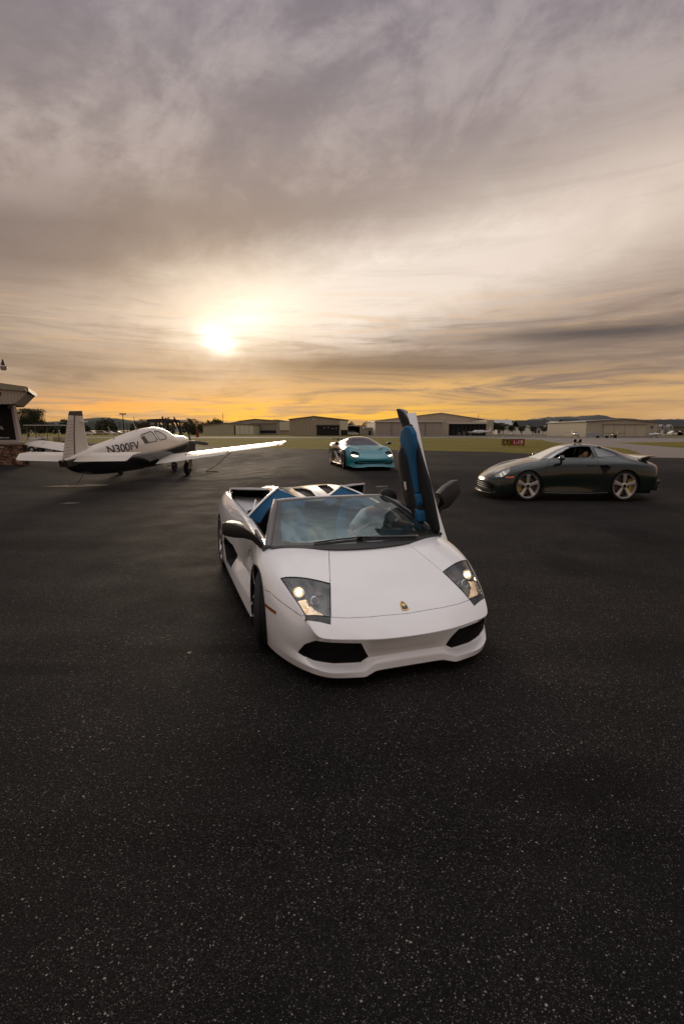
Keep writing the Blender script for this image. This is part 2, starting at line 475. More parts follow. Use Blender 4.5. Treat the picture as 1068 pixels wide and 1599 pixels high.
M_RUB = mat('rubber', (.016, .016, .017), .75, noisy=.2, nscale=20)
M_BLUE = mat('blue_suede', (.004, .088, .20), .8, noisy=.15, nscale=30)
M_DARK = mat('dark_void', (.008, .008, .008), .9)
M_SIL = mat('bright_alloy', (.62, .60, .58), .28, metal=.9)
M_CHR = mat('chrome', (.8, .8, .8), .08, metal=1.)
M_GREY = mat('satin_grey', (.10, .095, .09), .35, coat=.3)
M_DGREY = mat('dark_grey_plastic', (.045, .045, .047), .45)
M_AMBER = mat('amber_lens', (.28, .075, .018), .25, coat=1.)
M_GLASSC = glass('clear_lens', (.9, .9, .9), .05)

def skin_mesh(name, joints, bones, m, parent, sub=2, root=0, **kw):
    """joints: name -> (pos, (rx, ry)); bones: pairs; grown with a skin modifier"""
    names = list(joints); me = bpy.data.meshes.new(name)
    me.from_pydata([joints[n][0] for n in names], [(names.index(a), names.index(b)) for a, b in bones], []); me.update()
    o = bpy.data.objects.new(name, me); COL.objects.link(o)
    md = o.modifiers.new('skin', 'SKIN'); md.use_smooth_shade = True
    for i, n in enumerate(names):
        r = joints[n][1]; v = me.skin_vertices[0].data[i]; v.radius = r if isinstance(r, (tuple, list)) else (r, r); v.use_root = (i == root)
    s = o.modifiers.new('sub', 'SUBSURF'); s.levels = sub; s.render_levels = sub
    dg = bpy.context.evaluated_depsgraph_get(); dg.update()
    m2 = bpy.data.meshes.new_from_object(o.evaluated_get(dg)); bpy.data.objects.remove(o); bpy.data.meshes.remove(me)
    m2.materials.clear(); m2.name = name
    return link(name, m2, m, parent, 80, **kw)
M_SKIN = mat('skin', (.42, .24, .17), .5, noisy=.06, nscale=20)
def head(parent, c, yaw, pitch=0., roll=0., hair=(.02, .015, .012), cap=None, sc=1.):
    """head with face; looks along +x before rotation. returns nothing, adds head_skin + hair/cap parts"""
    M = Matrix.Translation(Vector(c)) @ Matrix.Rotation(yaw, 4, 'Z') @ Matrix.Rotation(pitch, 4, 'Y') @ Matrix.Rotation(roll, 4, 'X') @ Matrix.Scale(sc, 4)
    bm = bmesh.new(); bmesh.ops.create_icosphere(bm, subdivisions=4, radius=1.)
    for v in bm.verts:
        x, y, z = v.co
        w = .074*(1-.18*max(0, -z)); X = x*.096; Y = y*w; Z = z*.118
        if z < -.1: X = X*(1-.12*abs(z))+.006*abs(z); Y *= (1-.25*abs(z)**1.5)
        if x > .2:
            X += .022*math.exp(-((y*w/.013)**2)-(((Z+.012)/.018)**2))        # nose
            X -= .010*math.exp(-(((abs(Y)-.031)/.014)**2)-(((Z-.012)/.011)**2))    # eye sockets
            X += .006*math.exp(-((Y/.024)**2)-(((Z+.050)/.007)**2))          # lips
            X += .006*math.exp(-((Y/.025)**2)-(((Z+.085)/.014)**2))          # chin
            X += .005*math.exp(-((Y/.045)**2)-(((Z-.030)/.009)**2))          # brow
        v.co = (X, Y, Z)
    for s in (1, -1):
        bmesh.ops.create_icosphere(bm, subdivisions=2, radius=1., matrix=Matrix.Translation((-.008, s*.073, -.008)) @ Matrix.Diagonal((.016, .008, .030, 1)))
    bm.transform(M); h = bmo('head', bm, M_SKIN, parent, 80)
    bm = bmesh.new()
    for s in (1, -1): bmesh.ops.create_icosphere(bm, subdivisions=2, radius=.0105, matrix=Matrix.Translation((.083, s*.031, .010)))
    bm.transform(M); bmo('eye', bm, mat('eye_dark', (.03, .025, .02), .2), h)
    bm = bmesh.new(); bmesh.ops.create_icosphere(bm, subdivisions=4, radius=1.)
    for v in list(bm.verts):
        x, y, z = v.co; k = 1+.03*noise.noise(v.co*9)
        v.co = (x*.104*k-.004, y*.082*k, z*.125*k+.004)
    bmesh.ops.delete(bm, geom=[v for v in bm.verts if (v.co.z < -.035 or (v.co.x > .035 and v.co.z < .060)) and not (v.co.x < -.02 and v.co.z > -.07)], context='VERTS')
    bm.transform(M); bmo('hair', bm, mat('hair_dark', hair, .6), h, 80)
    if cap:
        bm = bmesh.new(); bmesh.ops.create_icosphere(bm, subdivisions=4, radius=1.)
        for v in bm.verts:
            x, y, z = v.co; v.co = (x*.112, y*.092, max(z, 0)*.105+.030)
        bmesh.ops.remove_doubles(bm, verts=bm.verts, dist=.0005)
        rows = []
        for i in range(5):
            r = []
            for k in range(11):
                a = R(-62+124*k/10); rr = (.105+.062*i/4*cos(a*1.1)**.5 if cos(a*1.1) > 0 else .105); r.append(bm.verts.new((rr*cos(a), (.088+.004*i)*sin(a), .036-.012*(i/4)-.018*(sin(a)**2)*(i/4))))
            rows.append(r)
        for A, B in zip(rows, rows[1:]):
            for k in range(10): bm.faces.new((A[k], A[k+1], B[k+1], B[k]))
        bm.transform(M); bmo('cap', bm, cap, h, 50)
    return h
def hand(parent, wrist, tip, palm_n, side=1, curl=.5, m=None):
    """palm and five separate fingers from wrist towards tip; palm_n = palm normal"""
    w = Vector(wrist); d = (Vector(tip)-w).normalized(); n = Vector(palm_n); n = (n-d*n.dot(d)).normalized(); s = d.cross(n)*side
    P = lambda a, b, c: tuple(w+d*a+s*b+n*c)
    J = {'w': (P(-.02, 0, 0), (.026, .019)), 'p1': (P(.035, 0, 0), (.034, .016)), 'p2': (P(.080, 0, .004), (.036, .013))}; Bn = [('w', 'p1'), ('p1', 'p2')]
    skin_mesh('palm', J, Bn, m or M_SKIN, parent, 1)
    for i, (o, L) in enumerate(((.028, .072), (.010, .082), (-.009, .076), (-.027, .060))):
        c1, c2, c3 = curl*.9, curl*1.9, curl*2.6; q = Vector(P(.078, o, .004)); pts = [tuple(q-d*.02), tuple(q)]
        for a, l in ((c1, .45), (c2, .3), (c3, .25)): q = q+(d*cos(a)+n*sin(a))*L*l; pts.append(tuple(q))
        skin_mesh('finger', {str(k): (p, (.0088-.0006*k)) for k, p in enumerate(pts)}, [(str(k), str(k+1)) for k in range(4)], m or M_SKIN, parent, 1)
    pts = [P(.015, .022, .004), P(.040, .042, .012), P(.066, .052, .024), P(.086, .050, .036)]
    skin_mesh('thumb', {str(k): (p, .0105-.001*k) for k, p in enumerate(pts)}, [(str(k), str(k+1)) for k in range(3)], m or M_SKIN, parent, 1)
# ================================================================ ground
def _ss(v, a, b):
    t = min(1, max(0, (v-a)/(b-a))); return t*t*(3-2*t)
def gz(y, x=5.):
    """the apron rises a little away from the camera, later where the aircraft stands"""
    return .36*max(_ss(y, 24, 34), _ss(y, 11.5, 19)*(1-_ss(x, -14., -11.)*(1-_ss(x, -6.2, -1.))))
def ground_mats():
    m = bpy.data.materials.new('asphalt'); m.use_nodes = True; t = NT(m.node_tree)
    b = t.new('ShaderNodeBsdfPrincipled'); o = t.new('ShaderNodeOutputMaterial'); t.l.new(b.outputs[0], o.inputs[0])
    P = t.new('ShaderNodeTexCoord').outputs['Object']; x, y, z = t.sep(P)
    big = t.noise(P, .22, 4, .6); mid = t.noise(P, 1.3, 5, .6); fine = t.noise(P, 45, 4, .65)
    strk = t.noise(t.comb(t.mul(x, .05), t.mul(y, .9), 0.), 1.2, 4, .6)            # roller lanes run across the view
    base = t.mul(t.add(t.add(t.lin(big, .3, .7, .72, 1.22), t.lin(strk, .3, .7, -.30, .34)), t.lin(mid, .3, .7, -.20, .20)), t.lin(fine, .2, .8, .55, 1.45))
    warm = t.mix(t.ss(big, .35, .65), (.0102, .0096, .0098), (.0158, .0134, .0122))
    c = t.mix(1., warm, t.comb(base, base, base), 'MULTIPLY')
    # exposed aggregate: four sizes of chip, each cell showing its stone only now and then
    clus = t.lin(t.add(t.mul(t.noise(P, .9, 4, .65), .6), t.mul(big, .4)), .36, .64, .10, -.10)     # chips lie denser in some patches
    jit = t.add(t.mul(t.noise(P, 60, 2, .5), .012), 0.)
    for sc, rad, thr, col, k in ((260., .48, .64, (.072, .066, .062), .85), (150., .42, .74, (.13, .117, .107), .9), (80., .34, .86, (.23, .205, .185), .9), (38., .22, .95, (.29, .255, .225), .95)):
        Q = t.new('ShaderNodeVectorMath', operation='ADD'); t.put(Q.inputs[0], P); t.put(Q.inputs[1], t.comb(jit, sc*.013, 0.)); Q = Q.outputs[0]
        d = t.voro(Q, sc); cc = t.voro(Q, sc, out='Color'); s = t.sep(cc)
        # stretched, angular chips
        mk = t.mul(t.ss(d, rad, rad*.6), t.ss(t.m('SUBTRACT', s[0], clus), thr, thr+.03))
        v = t.lin(s[1], 0., 1., .35, 1.25)
        c = t.mix(t.mul(mk, k), c, t.mix(1., col, t.comb(v, v, v), 'MULTIPLY'))
    # worn stains with their own outlines, and dark seams between paving lanes
    for sx, sy, ra, rb in ((3.06, 6.69, .34, .75), (-.95, 3.95, .75, .10), (-2.6, 3.6, .9, .12), (5.2, 8.6, .5, .9), (-4.4, 7.8, 1.6, .35), (1.2, 2.35, .5, .25)):
        ex = t.m('DIVIDE', t.m('SUBTRACT', x, sx), ra); ey = t.m('DIVIDE', t.m('SUBTRACT', y, sy), rb)
        q = t.add(t.add(t.mul(ex, ex), t.mul(ey, ey)), t.mul(t.m('SUBTRACT', mid, .5), 2.4)); c = t.mix(t.mul(t.ss(q, 1.3, .2), .5), c, (.0055, .005, .005))
    lane = t.m('ABSOLUTE', t.m('SUBTRACT', t.m('FRACT', t.add(t.mul(y, .21), t.mul(mid, .05))), .5)); c = t.mix(t.mul(t.mul(t.ss(lane, .03, .0), t.ss(y, 9., 14.)), .35), c, (.006, .006, .006))
    # oil spots and tyre-dark lanes
    sp = t.voro(P, .55); s = t.sep(t.voro(P, .55, out='Color'))
    c = t.mix(t.mul(t.mul(t.ss(t.add(sp, t.mul(mid, .2)), .26, .14), t.ss(s[0], .80, .86)), .55), c, (.008, .008, .008))
    # surface blends to a paler grey with distance
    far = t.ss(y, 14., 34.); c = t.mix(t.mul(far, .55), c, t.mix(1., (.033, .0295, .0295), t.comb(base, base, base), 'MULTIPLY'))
    t.put(b.inputs['Base Color'], c); b.inputs['Specular IOR Level'].default_value = .035
    t.put(b.inputs['Roughness'], t.lin(mid, .3, .7, .72, .9))
    bn = t.new('ShaderNodeBump'); bn.inputs['Strength'].default_value = .55; bn.inputs['Distance'].default_value = .006
    t.put(bn.inputs['Height'], t.add(t.noise(P, 130, 3, .6), t.mul(t.voro(P, 90.), .8))); t.l.new(bn.outputs[0], b.inputs['Normal'])
    MATS['asphalt'] = m
    m = bpy.data.materials.new('grass'); m.use_nodes = True; t = NT(m.node_tree)
    b = t.new('ShaderNodeBsdfPrincipled'); o = t.new('ShaderNodeOutputMaterial'); t.l.new(b.outputs[0], o.inputs[0])
    P = t.new('ShaderNodeTexCoord').outputs['Object']; x, y, z = t.sep(P)
    n1 = t.noise(t.comb(t.mul(x, .12), t.mul(y, .5), 0.), 1., 5, .65); n2 = t.noise(P, 2.2, 5, .7); n3 = t.noise(t.comb(t.mul(x, 3.), y, 0.), 3.5, 4, .7)
    c = t.mix(t.ss(n1, .35, .65), (.105, .100, .012), (.19, .14, .022)); c = t.mix(t.mul(t.ss(n2, .45, .75), .5), c, (.085, .090, .020)); c = t.mix(t.mul(t.ss(n3, .5, .8), .5), c, (.20, .15, .05))
    t.put(b.inputs['Base Color'], c); b.inputs['Roughness'].default_value = .95; b.inputs['Specular IOR Level'].default_value = .1
    bn = t.new('ShaderNodeBump'); bn.inputs['Strength'].default_value = 1.; bn.inputs['Distance'].default_value = .12
    t.put(bn.inputs['Height'], t.noise(P, 9, 4, .7)); t.l.new(bn.outputs[0], b.inputs['Normal']); MATS['grass'] = m
    return MATS['asphalt'], m
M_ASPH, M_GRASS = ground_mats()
M_CONC = mat('pale_concrete', (.15, .125, .11), .85, noisy=.18, nscale=.35)
M_RUNWAY = mat('runway_asphalt', (.075, .068, .066), .85, noisy=.15, nscale=.2)
def sheet(name, x0, x1, ys, dz, m):
    V = []; F = []
    xs = [x0, x0/2]+[-20+i*.75 for i in range(34)]+[x1/2, x1]; n = len(xs)
    for y in ys:
        for x in xs: V.append((x, y, gz(y, x)+dz))
    for j in range(len(ys)-1):
        for i in range(n-1): a = j*n+i; F.append((a, a+1, a+n+1, a+n))
    return pyo(name, V, F, m, None, 80, kind='structure')
def poly_sheet(name, P, z, m, sub=0):
    bm = bmesh.new(); f = bm.faces.new([bm.verts.new((x, y, z)) for x, y in P])
    if f.normal.z < 0: f.normal_flip()
    bmesh.ops.triangulate(bm, faces=[f]); bmesh.ops.recalc_face_normals(bm, faces=bm.faces)
    for f in bm.faces:
        f.normal_update()
        if f.normal.z < 0: f.normal_flip()
    return bmo(name, bm, m, kind='structure')
ysn = [-14, 0, 6, 10, 11.5]+[11.5+.75*i for i in range(1, 31)]+[36, 40, 70, 112]
sheet('ground', -6000, 6000, [-3000, 0, 11.5, 13, 15, 17, 19, 24, 28, 34, 40, 200, 1000, 9000], -.08, mat('far_ground', (.06, .058, .028), .95, noisy=.3, nscale=.01))
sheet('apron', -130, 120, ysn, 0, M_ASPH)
def wob(P, a=.25, n=8, seed=1):
    rnd = random.Random(seed); out = []
    for p, q in zip(P, P[1:]+P[:1]):
        for k in range(n): t = k/n; out.append((p[0]+(q[0]-p[0])*t+(rnd.random()-.5)*a, p[1]+(q[1]-p[1])*t+(rnd.random()-.5)*a))
    return out
GA = [(-130, 102.2), (-130, 130), (-55.0, 76.5), (-29.2, 59.8), (-14.1, 47.5), (-4.8, 42.2), (-.7, 39.6), (5.1, 37.7), (10.7, 35.0), (12.7, 29.9), (17.3, 29.8), (18.0, 30.3), (22.6, 39.3), (23.8, 43.8), (24.9, 49.5), (24.5, 54.2), (27.6, 66.7), (33.0, 83.7), (28, 102.2)]
GA = [(-130, 102.2), (-130, 119)]+GA[2:]
poly_sheet('infield_grass', wob([(-130, 103), (-130, 118)]+GA[2:], .35, 10), .364, M_GRASS)
poly_sheet('taxiway', [(12.7, 29.0), (21., 26.5), (70., 62), (130, 100), (130, 118), (28, 118), (28, 102), (20, 60), (14, 40)], .3615+.001, M_CONC)
poly_sheet('island_grass', wob([(34., 62.5), (45.2, 66.7), (75, 80), (64.0, 63.7), (28.3, 38.6), (29.3, 43.8), (31.0, 50.6)], .3, 8), .3665, M_GRASS)
poly_sheet('runway', [(-300, 103), (300, 103), (300, 124), (-300, 124)], .3645+.003, M_RUNWAY)
poly_sheet('runway_shoulder', [(-300, 117.5), (300, 117.5), (300, 119.2), (-300, 119.2)], .372, mat('old_concrete', (.26, .22, .19), .9, noisy=.2, nscale=.3))
poly_sheet('far_grass', wob([(-300, 124), (300, 124), (300, 400), (-300, 400)], .2, 12), .3625, M_GRASS)
poly_sheet('hangar_apron', [(8, 134), (90, 134), (90, 176), (8, 176)], .3665, M_RUNWAY)
# fine gravel lying loose on the apron near the camera
def gravel():
    rnd = random.Random(5); bm = bmesh.new()
    for k in range(2600):
        y = 1.2+rnd.random()**1.3*9; x = (rnd.random()-.5)*y*1.5; r = .0012+rnd.random()**5*.0048
        c = Vector((x, y, r*.3)); a = rnd.random()*6.28
        p = [bm.verts.new(c+Vector((cos(a+q)*r*(.7+.6*rnd.random()), sin(a+q)*r*(.5+.6*rnd.random()), 0))) for q in (0, 1.3, 2.5, 3.8, 5.)]
        tp = bm.verts.new(c+Vector((0, 0, r*.7)))
        for i in range(5): bm.faces.new((p[i], p[(i+1) % 5], tp))
    bmo('gravel', bm, mat('grit', (.26, .22, .19), .8, noisy=.35, nscale=3), None, None, kind='stuff', label='loose pale grit scattered over the dark asphalt')
gravel()
def leaf_litter():
    bm = bmesh.new(); c = Vector((-1.25, 3.87, .004))
    for i, a in enumerate((0, 1.1, 2.4, 3.5, 4.9)):
        f = [bm.verts.new(c+Vector((cos(a+q)*r, sin(a+q)*r, h))) for q, r, h in ((0, .004, 0), (.3, .014+.003*(i % 2), .006), (0, .024, .002), (-.3, .014, .008))]
        bm.faces.new(f)
    bmo('dry_leaf', bm, mat('dry_leaf', (.55, .45, .34), .8), None, None, label='small crumpled pale leaf on the asphalt left of the white car', cat='leaf')
leaf_litter()
def grass_tufts():
    rnd = random.Random(9); V = []; F = []
    for k in range(3500):
        i = rnd.randrange(4, 15); p, q = GA[i-1], GA[i]; t = rnd.random(); inn = rnd.random()**1.6*9
        x = p[0]+(q[0]-p[0])*t; y = p[1]+(q[1]-p[1])*t
        if i <= 9: y += inn
        else: x -= inn*.8
        h = .02+.05*rnd.random()
        for j in range(3):
            a = rnd.random()*3.14; dx, dy = cos(a)*.05, sin(a)*.05; b = len(V)
            V += [(x-dx, y-dy, .36), (x+dx, y+dy, .36), (x+(rnd.random()-.5)*.1, y+(rnd.random()-.5)*.1, .36+h)]; F.append((b, b+1, b+2))
    pyo('grass_tufts', V, F, M_GRASS, kind='stuff', label='uneven grass fringe along the edge of the apron')
# ================================================================ hills and woods
def hill(name, prof, y, depth, m, rough=1.):
    V = []; F = []; n = 140; rnd = random.Random(len(prof))
    x0, x1 = prof[0][0], prof[-1][0]
    def H(x):
        for (a, b), (c, d) in zip(prof, prof[1:]):
            if a <= x <= c: t = (x-a)/(c-a); t = t*t*(3-2*t); return b+(d-b)*t
        return 0
    R_ = 9
    for j in range(R_):
        s = j/(R_-1)
        for i in range(n+1):
            x = x0+(x1-x0)*i/n; h = H(x)*sin(pi*min(1, .06+s*.88)); h += rough*(noise.noise(Vector((x*.03, s*5, y)))*1.6+noise.noise(Vector((x*.12, s*9, y)))*.9)*sin(pi*s)
            V.append((x, y+depth*s, max(-1, h)))
    for j in range(R_-1):
        for i in range(n): a = j*(n+1)+i; F.append((a, a+1, a+n+2, a+n+1))
    return pyo(name, V, F, m, None, 80, kind='structure')
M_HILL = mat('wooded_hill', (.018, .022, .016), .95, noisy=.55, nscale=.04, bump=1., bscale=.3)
M_HILLF = mat('hazy_hill', (.050, .052, .048), .95, noisy=.35, nscale=.02)  # distance haze put into the paler colour
hill('hill_left', [(-1100, 10), (-700, 14), (-520, 20), (-455, 27), (-400, 22), (-330, 12), (-260, 3)], 850, 260, M_HILL, 2.)
hill('hill_middle', [(-330, 2), (-250, 12), (-190, 21), (-130, 23), (-70, 14), (0, 8), (120, 10), (250, 12)], 860, 260, M_HILL, 2.)
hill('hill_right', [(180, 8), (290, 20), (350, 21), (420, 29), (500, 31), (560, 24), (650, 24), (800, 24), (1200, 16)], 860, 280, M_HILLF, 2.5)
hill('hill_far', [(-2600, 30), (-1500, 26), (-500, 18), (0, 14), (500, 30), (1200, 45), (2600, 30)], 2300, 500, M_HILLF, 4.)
M_LEAF = mat('foliage', (.035, .042, .018), .9, noisy=.5, nscale=1.2)
M_LEAF2 = mat('foliage_warm', (.075, .050, .018), .9, noisy=.4, nscale=1.2)
M_BARK = mat('bark', (.06, .045, .035), .9, noisy=.3, nscale=4)
def tree_meshes(kind, h, r, seed, nleaf, ls, bare=.0):
    rnd = random.Random(seed); bm = bmesh.new()
    tube(bm, [(0, 0, -.1), (.05*r, 0, h*.25), (-.04*r, .03*r, h*.5), (.02*r, 0, h*.8)], [h*.030, h*.022, h*.015, h*.005], 7)
    limbs = []
    for k in range(16):
        a = rnd.random()*6.28; z0 = h*(.25+.45*rnd.random()); L = r*(.6+.5*rnd.random())*(1.1-z0/h*.5); up = .5+.7*rnd.random()
        p = [Vector((0, 0, z0))]
        for s in range(3): p.append(p[-1]+Vector((cos(a+rnd.uniform(-.3, .3)), sin(a+rnd.uniform(-.3, .3)), up))*L/3)
        tube(bm, p, [h*.011, h*.008, h*.005, h*.0015], 4); limbs.append(p)
    tr = bpy.data.meshes.new('trunk'); bm.to_mesh(tr); bm.free(); tr.materials.append(M_BARK)
    V = []; F = []
    cl = [p for l in limbs for p in l[2:]]+[Vector((rnd.uniform(-.4, .4)*r, rnd.uniform(-.4, .4)*r, h*(.55+.4*rnd.random()))) for _ in range(14)]
    for k in range(nleaf):
        c = rnd.choice(cl); d = Vector((rnd.gauss(0, 1), rnd.gauss(0, 1), rnd.gauss(0, .75)))*r*.17
        p = c+d
        if p.z > h: p.z = h-rnd.random()*.1*h
        if p.z < h*.14: continue
        a, b = Vector((rnd.gauss(0, 1), rnd.gauss(0, 1), rnd.gauss(0, 1))).normalized(), Vector((rnd.gauss(0, 1), rnd.gauss(0, 1), rnd.gauss(0, 1))).normalized()
        s = ls*(.6+.8*rnd.random()); i = len(V); V += [p-a*s, p+b*s*.6, p+a*s, p-b*s*.6]; F.append((i, i+1, i+2, i+3))
    cr = bpy.data.meshes.new('crown'); cr.from_pydata([tuple(v) for v in V], [], F); cr.materials.append(M_LEAF if kind == 0 else M_LEAF2)
    return tr, cr
TM = {'oak': tree_meshes(0, 9, 4.6, 1, 9000, .17), 'bush': tree_meshes(0, 3.2, 2.6, 2, 1500, .22), 'autumn': tree_meshes(1, 8, 4.0, 3, 2600, .15), 'round': tree_meshes(0, 7, 3.6, 4, 4600, .17)}
def tree(kind, x, y, s, label, group=None, name='tree', sz=None, rot=0.):
    e = empty(name, (x, y, gz(y)), rot, label, 'tree' if 'shrub' not in name else 'shrub', group); e.scale = (s, s, sz or s)
    for n, me in zip(('trunk', 'crown'), TM[kind]): link(n, me, None, e)
    return e
def at(px, d): return (px-534)/780*d*.987
tree('oak', at(44, 120), 120, .74, 'large dark round tree beyond the golf cart roof at far left', name='oak_tree')
tree('round', at(60, 135), 135, .50, 'lower dark tree just right of the large round tree', name='shade_tree', rot=1.)
tree('round', at(30, 140), 140, .55, 'dark tree half behind the brick building at far left', name='shade_tree', rot=2.)
for i, (px, d, s, lb) in enumerate([(226, 200, .95, 'leftmost loose tree behind the cockpit roof'), (240, 190, .75, 'tree just behind the dark canopy roof'), (297, 190, .95, 'tallest loose autumn tree left of the pale hangar'), (311, 195, .85, 'thin autumn tree next to the pale hangar wall'), (322, 210, .80, 'thin autumn tree behind the pale hangar corner'), (286, 205, .80, 'small autumn tree right of the propeller')]):
    tree('autumn', at(px, d), d, s*.78, lb, 'thin trees left of the hangars', name='autumn_tree', rot=i*1.3)
for i, (px, d, s, lb) in enumerate([(772, 190, .62, 'dark tree against the right wall of the largest hangar'), (786, 185, .55, 'dark tree below the white gabled roof'), (800, 182, .50, 'dark tree in front of the apartment end wall'), (832, 180, .42, 'shrubby tree before the white apartments'), (848, 178, .44, 'round tree at the middle of the white apartments'), (870, 178, .46, 'round tree between the apartments and the brown house'), (897, 165, .33, 'light green tree left of the right hangar'), (815, 181, .44, 'dark tree at the left end of the long apartment roof'), (779, 200, .66, 'dark tree behind its neighbours by the largest hangar')]):
    tree('round', at(px, d), d, s, lb, 'trees in front of the apartments', name='round_tree', rot=i*.9)
def treeline(name, x0, x1, y, h, seed, m, n, label):
    rnd = random.Random(seed); V = []; F = []; cs = []
    k = int((x1-x0)/3.2)
    for i in range(k): cs.append((x0+(x1-x0)*rnd.random(), y+rnd.uniform(-6, 6), h*(.55+.5*rnd.random())))
    for j in range(n):
        cx, cy, ch = rnd.choice(cs); a = rnd.random()*6.28; rr = ch*.42*sqrt(rnd.random()); z = ch*(.08+.92*rnd.random()**.7*(1-(rr/(ch*.5))**2*.8))
        p = Vector((cx+cos(a)*rr, cy+sin(a)*rr, z+.3)); s = .34*(.6+.9*rnd.random())*h/6
        u = Vector((rnd.gauss(0, 1), rnd.gauss(0, 1), rnd.gauss(0, 1))).normalized(); w = Vector((rnd.gauss(0, 1), rnd.gauss(0, 1), rnd.gauss(0, 1))).normalized()
        b = len(V); V += [p-u*s, p+w*s*.7, p+u*s, p-w*s*.7]; F.append((b, b+1, b+2, b+3))
    pyo(name, V, F, m, kind='stuff', label=label)
treeline('far_woods', -190, -92, 205, 6.5, 3, M_LEAF, 16000, 'dark line of far woods below the hill at left')
treeline('far_woods', -92, -50, 215, 7., 4, M_LEAF, 7000, 'dark woods behind the aircraft nose')
treeline('far_woods', -10, 14, 260, 6.5, 5, M_LEAF, 3500, 'small wood seen between the hangars')
treeline('far_woods', 52, 190, 270, 7.5, 6, M_LEAF, 16000, 'dark woods behind the apartments at right')
treeline('dark_hedge', -55.5, -50.2, 180, 3.6, 8, M_LEAF, 2600, 'dark hedge against the left end of the pale hangar')
M_TAN = mat('tan_siding', (.36, .31, .235), .7, noisy=.06, nscale=.3)
M_TAN2 = mat('beige_siding', (.44, .40, .30), .7, noisy=.06, nscale=.3)
M_PALE = mat('pale_leaf_door', (.62, .60, .46), .6, noisy=.05, nscale=.3)
M_ROOF = mat('metal_roof', (.20, .18, .16), .5, noisy=.08, nscale=.3)
M_FASC = mat('white_fascia', (.62, .56, .48), .5)
M_DOORG = mat('grey_door', (.27, .24, .20), .6, noisy=.08, nscale=.2)
M_INT = mat('hangar_dark', (.012, .012, .012), .9)  # black panels stand for the shaded inside of bays and gaps
M_WALLW = mat('white_wall', (.78, .75, .70), .7)
M_SHING = mat('dark_shingle', (.035, .033, .035), .9)
M_WIN = mat('dark_window', (.02, .022, .025), .1, coat=.5)
def rect(bm, x0, x1, z0, z1, y, th=.1): box(bm, ((x0+x1)/2, y, (z0+z1)/2), (x1-x0, th, z1-z0))
def bpart(name, m, parent, boxes, off, **kw):
    """boxes: (x0,x1,y0,y1,z0,z1) in world axes"""
    bm = bmesh.new()
    for x0, x1, y0, y1, z0, z1 in boxes: box(bm, ((x0+x1)/2-off[0], (y0+y1)/2-off[1], (z0+z1)/2-off[2]), (x1-x0, y1-y0, z1-z0))
    return bmo(name, bm, m, parent, **kw)
def gable(name, m, parent, off, x0, x1, xr, ze0, ze1, zr, y0, y1, zb=.36, roofm=None, ov=.3):
    """gable end facing the camera: wall prism and two roof slabs"""
    bm = bmesh.new(); P = [(x0, zb), (x1, zb), (x1, ze1), (xr, zr), (x0, ze0)]
    prism(bm, [(a-off[0], b-off[2]) for a, b in P], y0-off[1], y1-off[1], 'y'); w = bmo(name, bm, m, parent)
    for (a, za, b, zb_) in ((x0-ov, ze0, xr, zr), (xr, zr, x1+ov, ze1)):
        bm = bmesh.new(); prism(bm, [(a-off[0], za-off[2]+.02), (b-off[0], zb_-off[2]+.02), (b-off[0], zb_-off[2]+.22), (a-off[0], za-off[2]+.22)], y0-ov-off[1], y1+ov-off[1], 'y'); bmo('roof', bm, roofm or M_ROOF, parent)
    return w
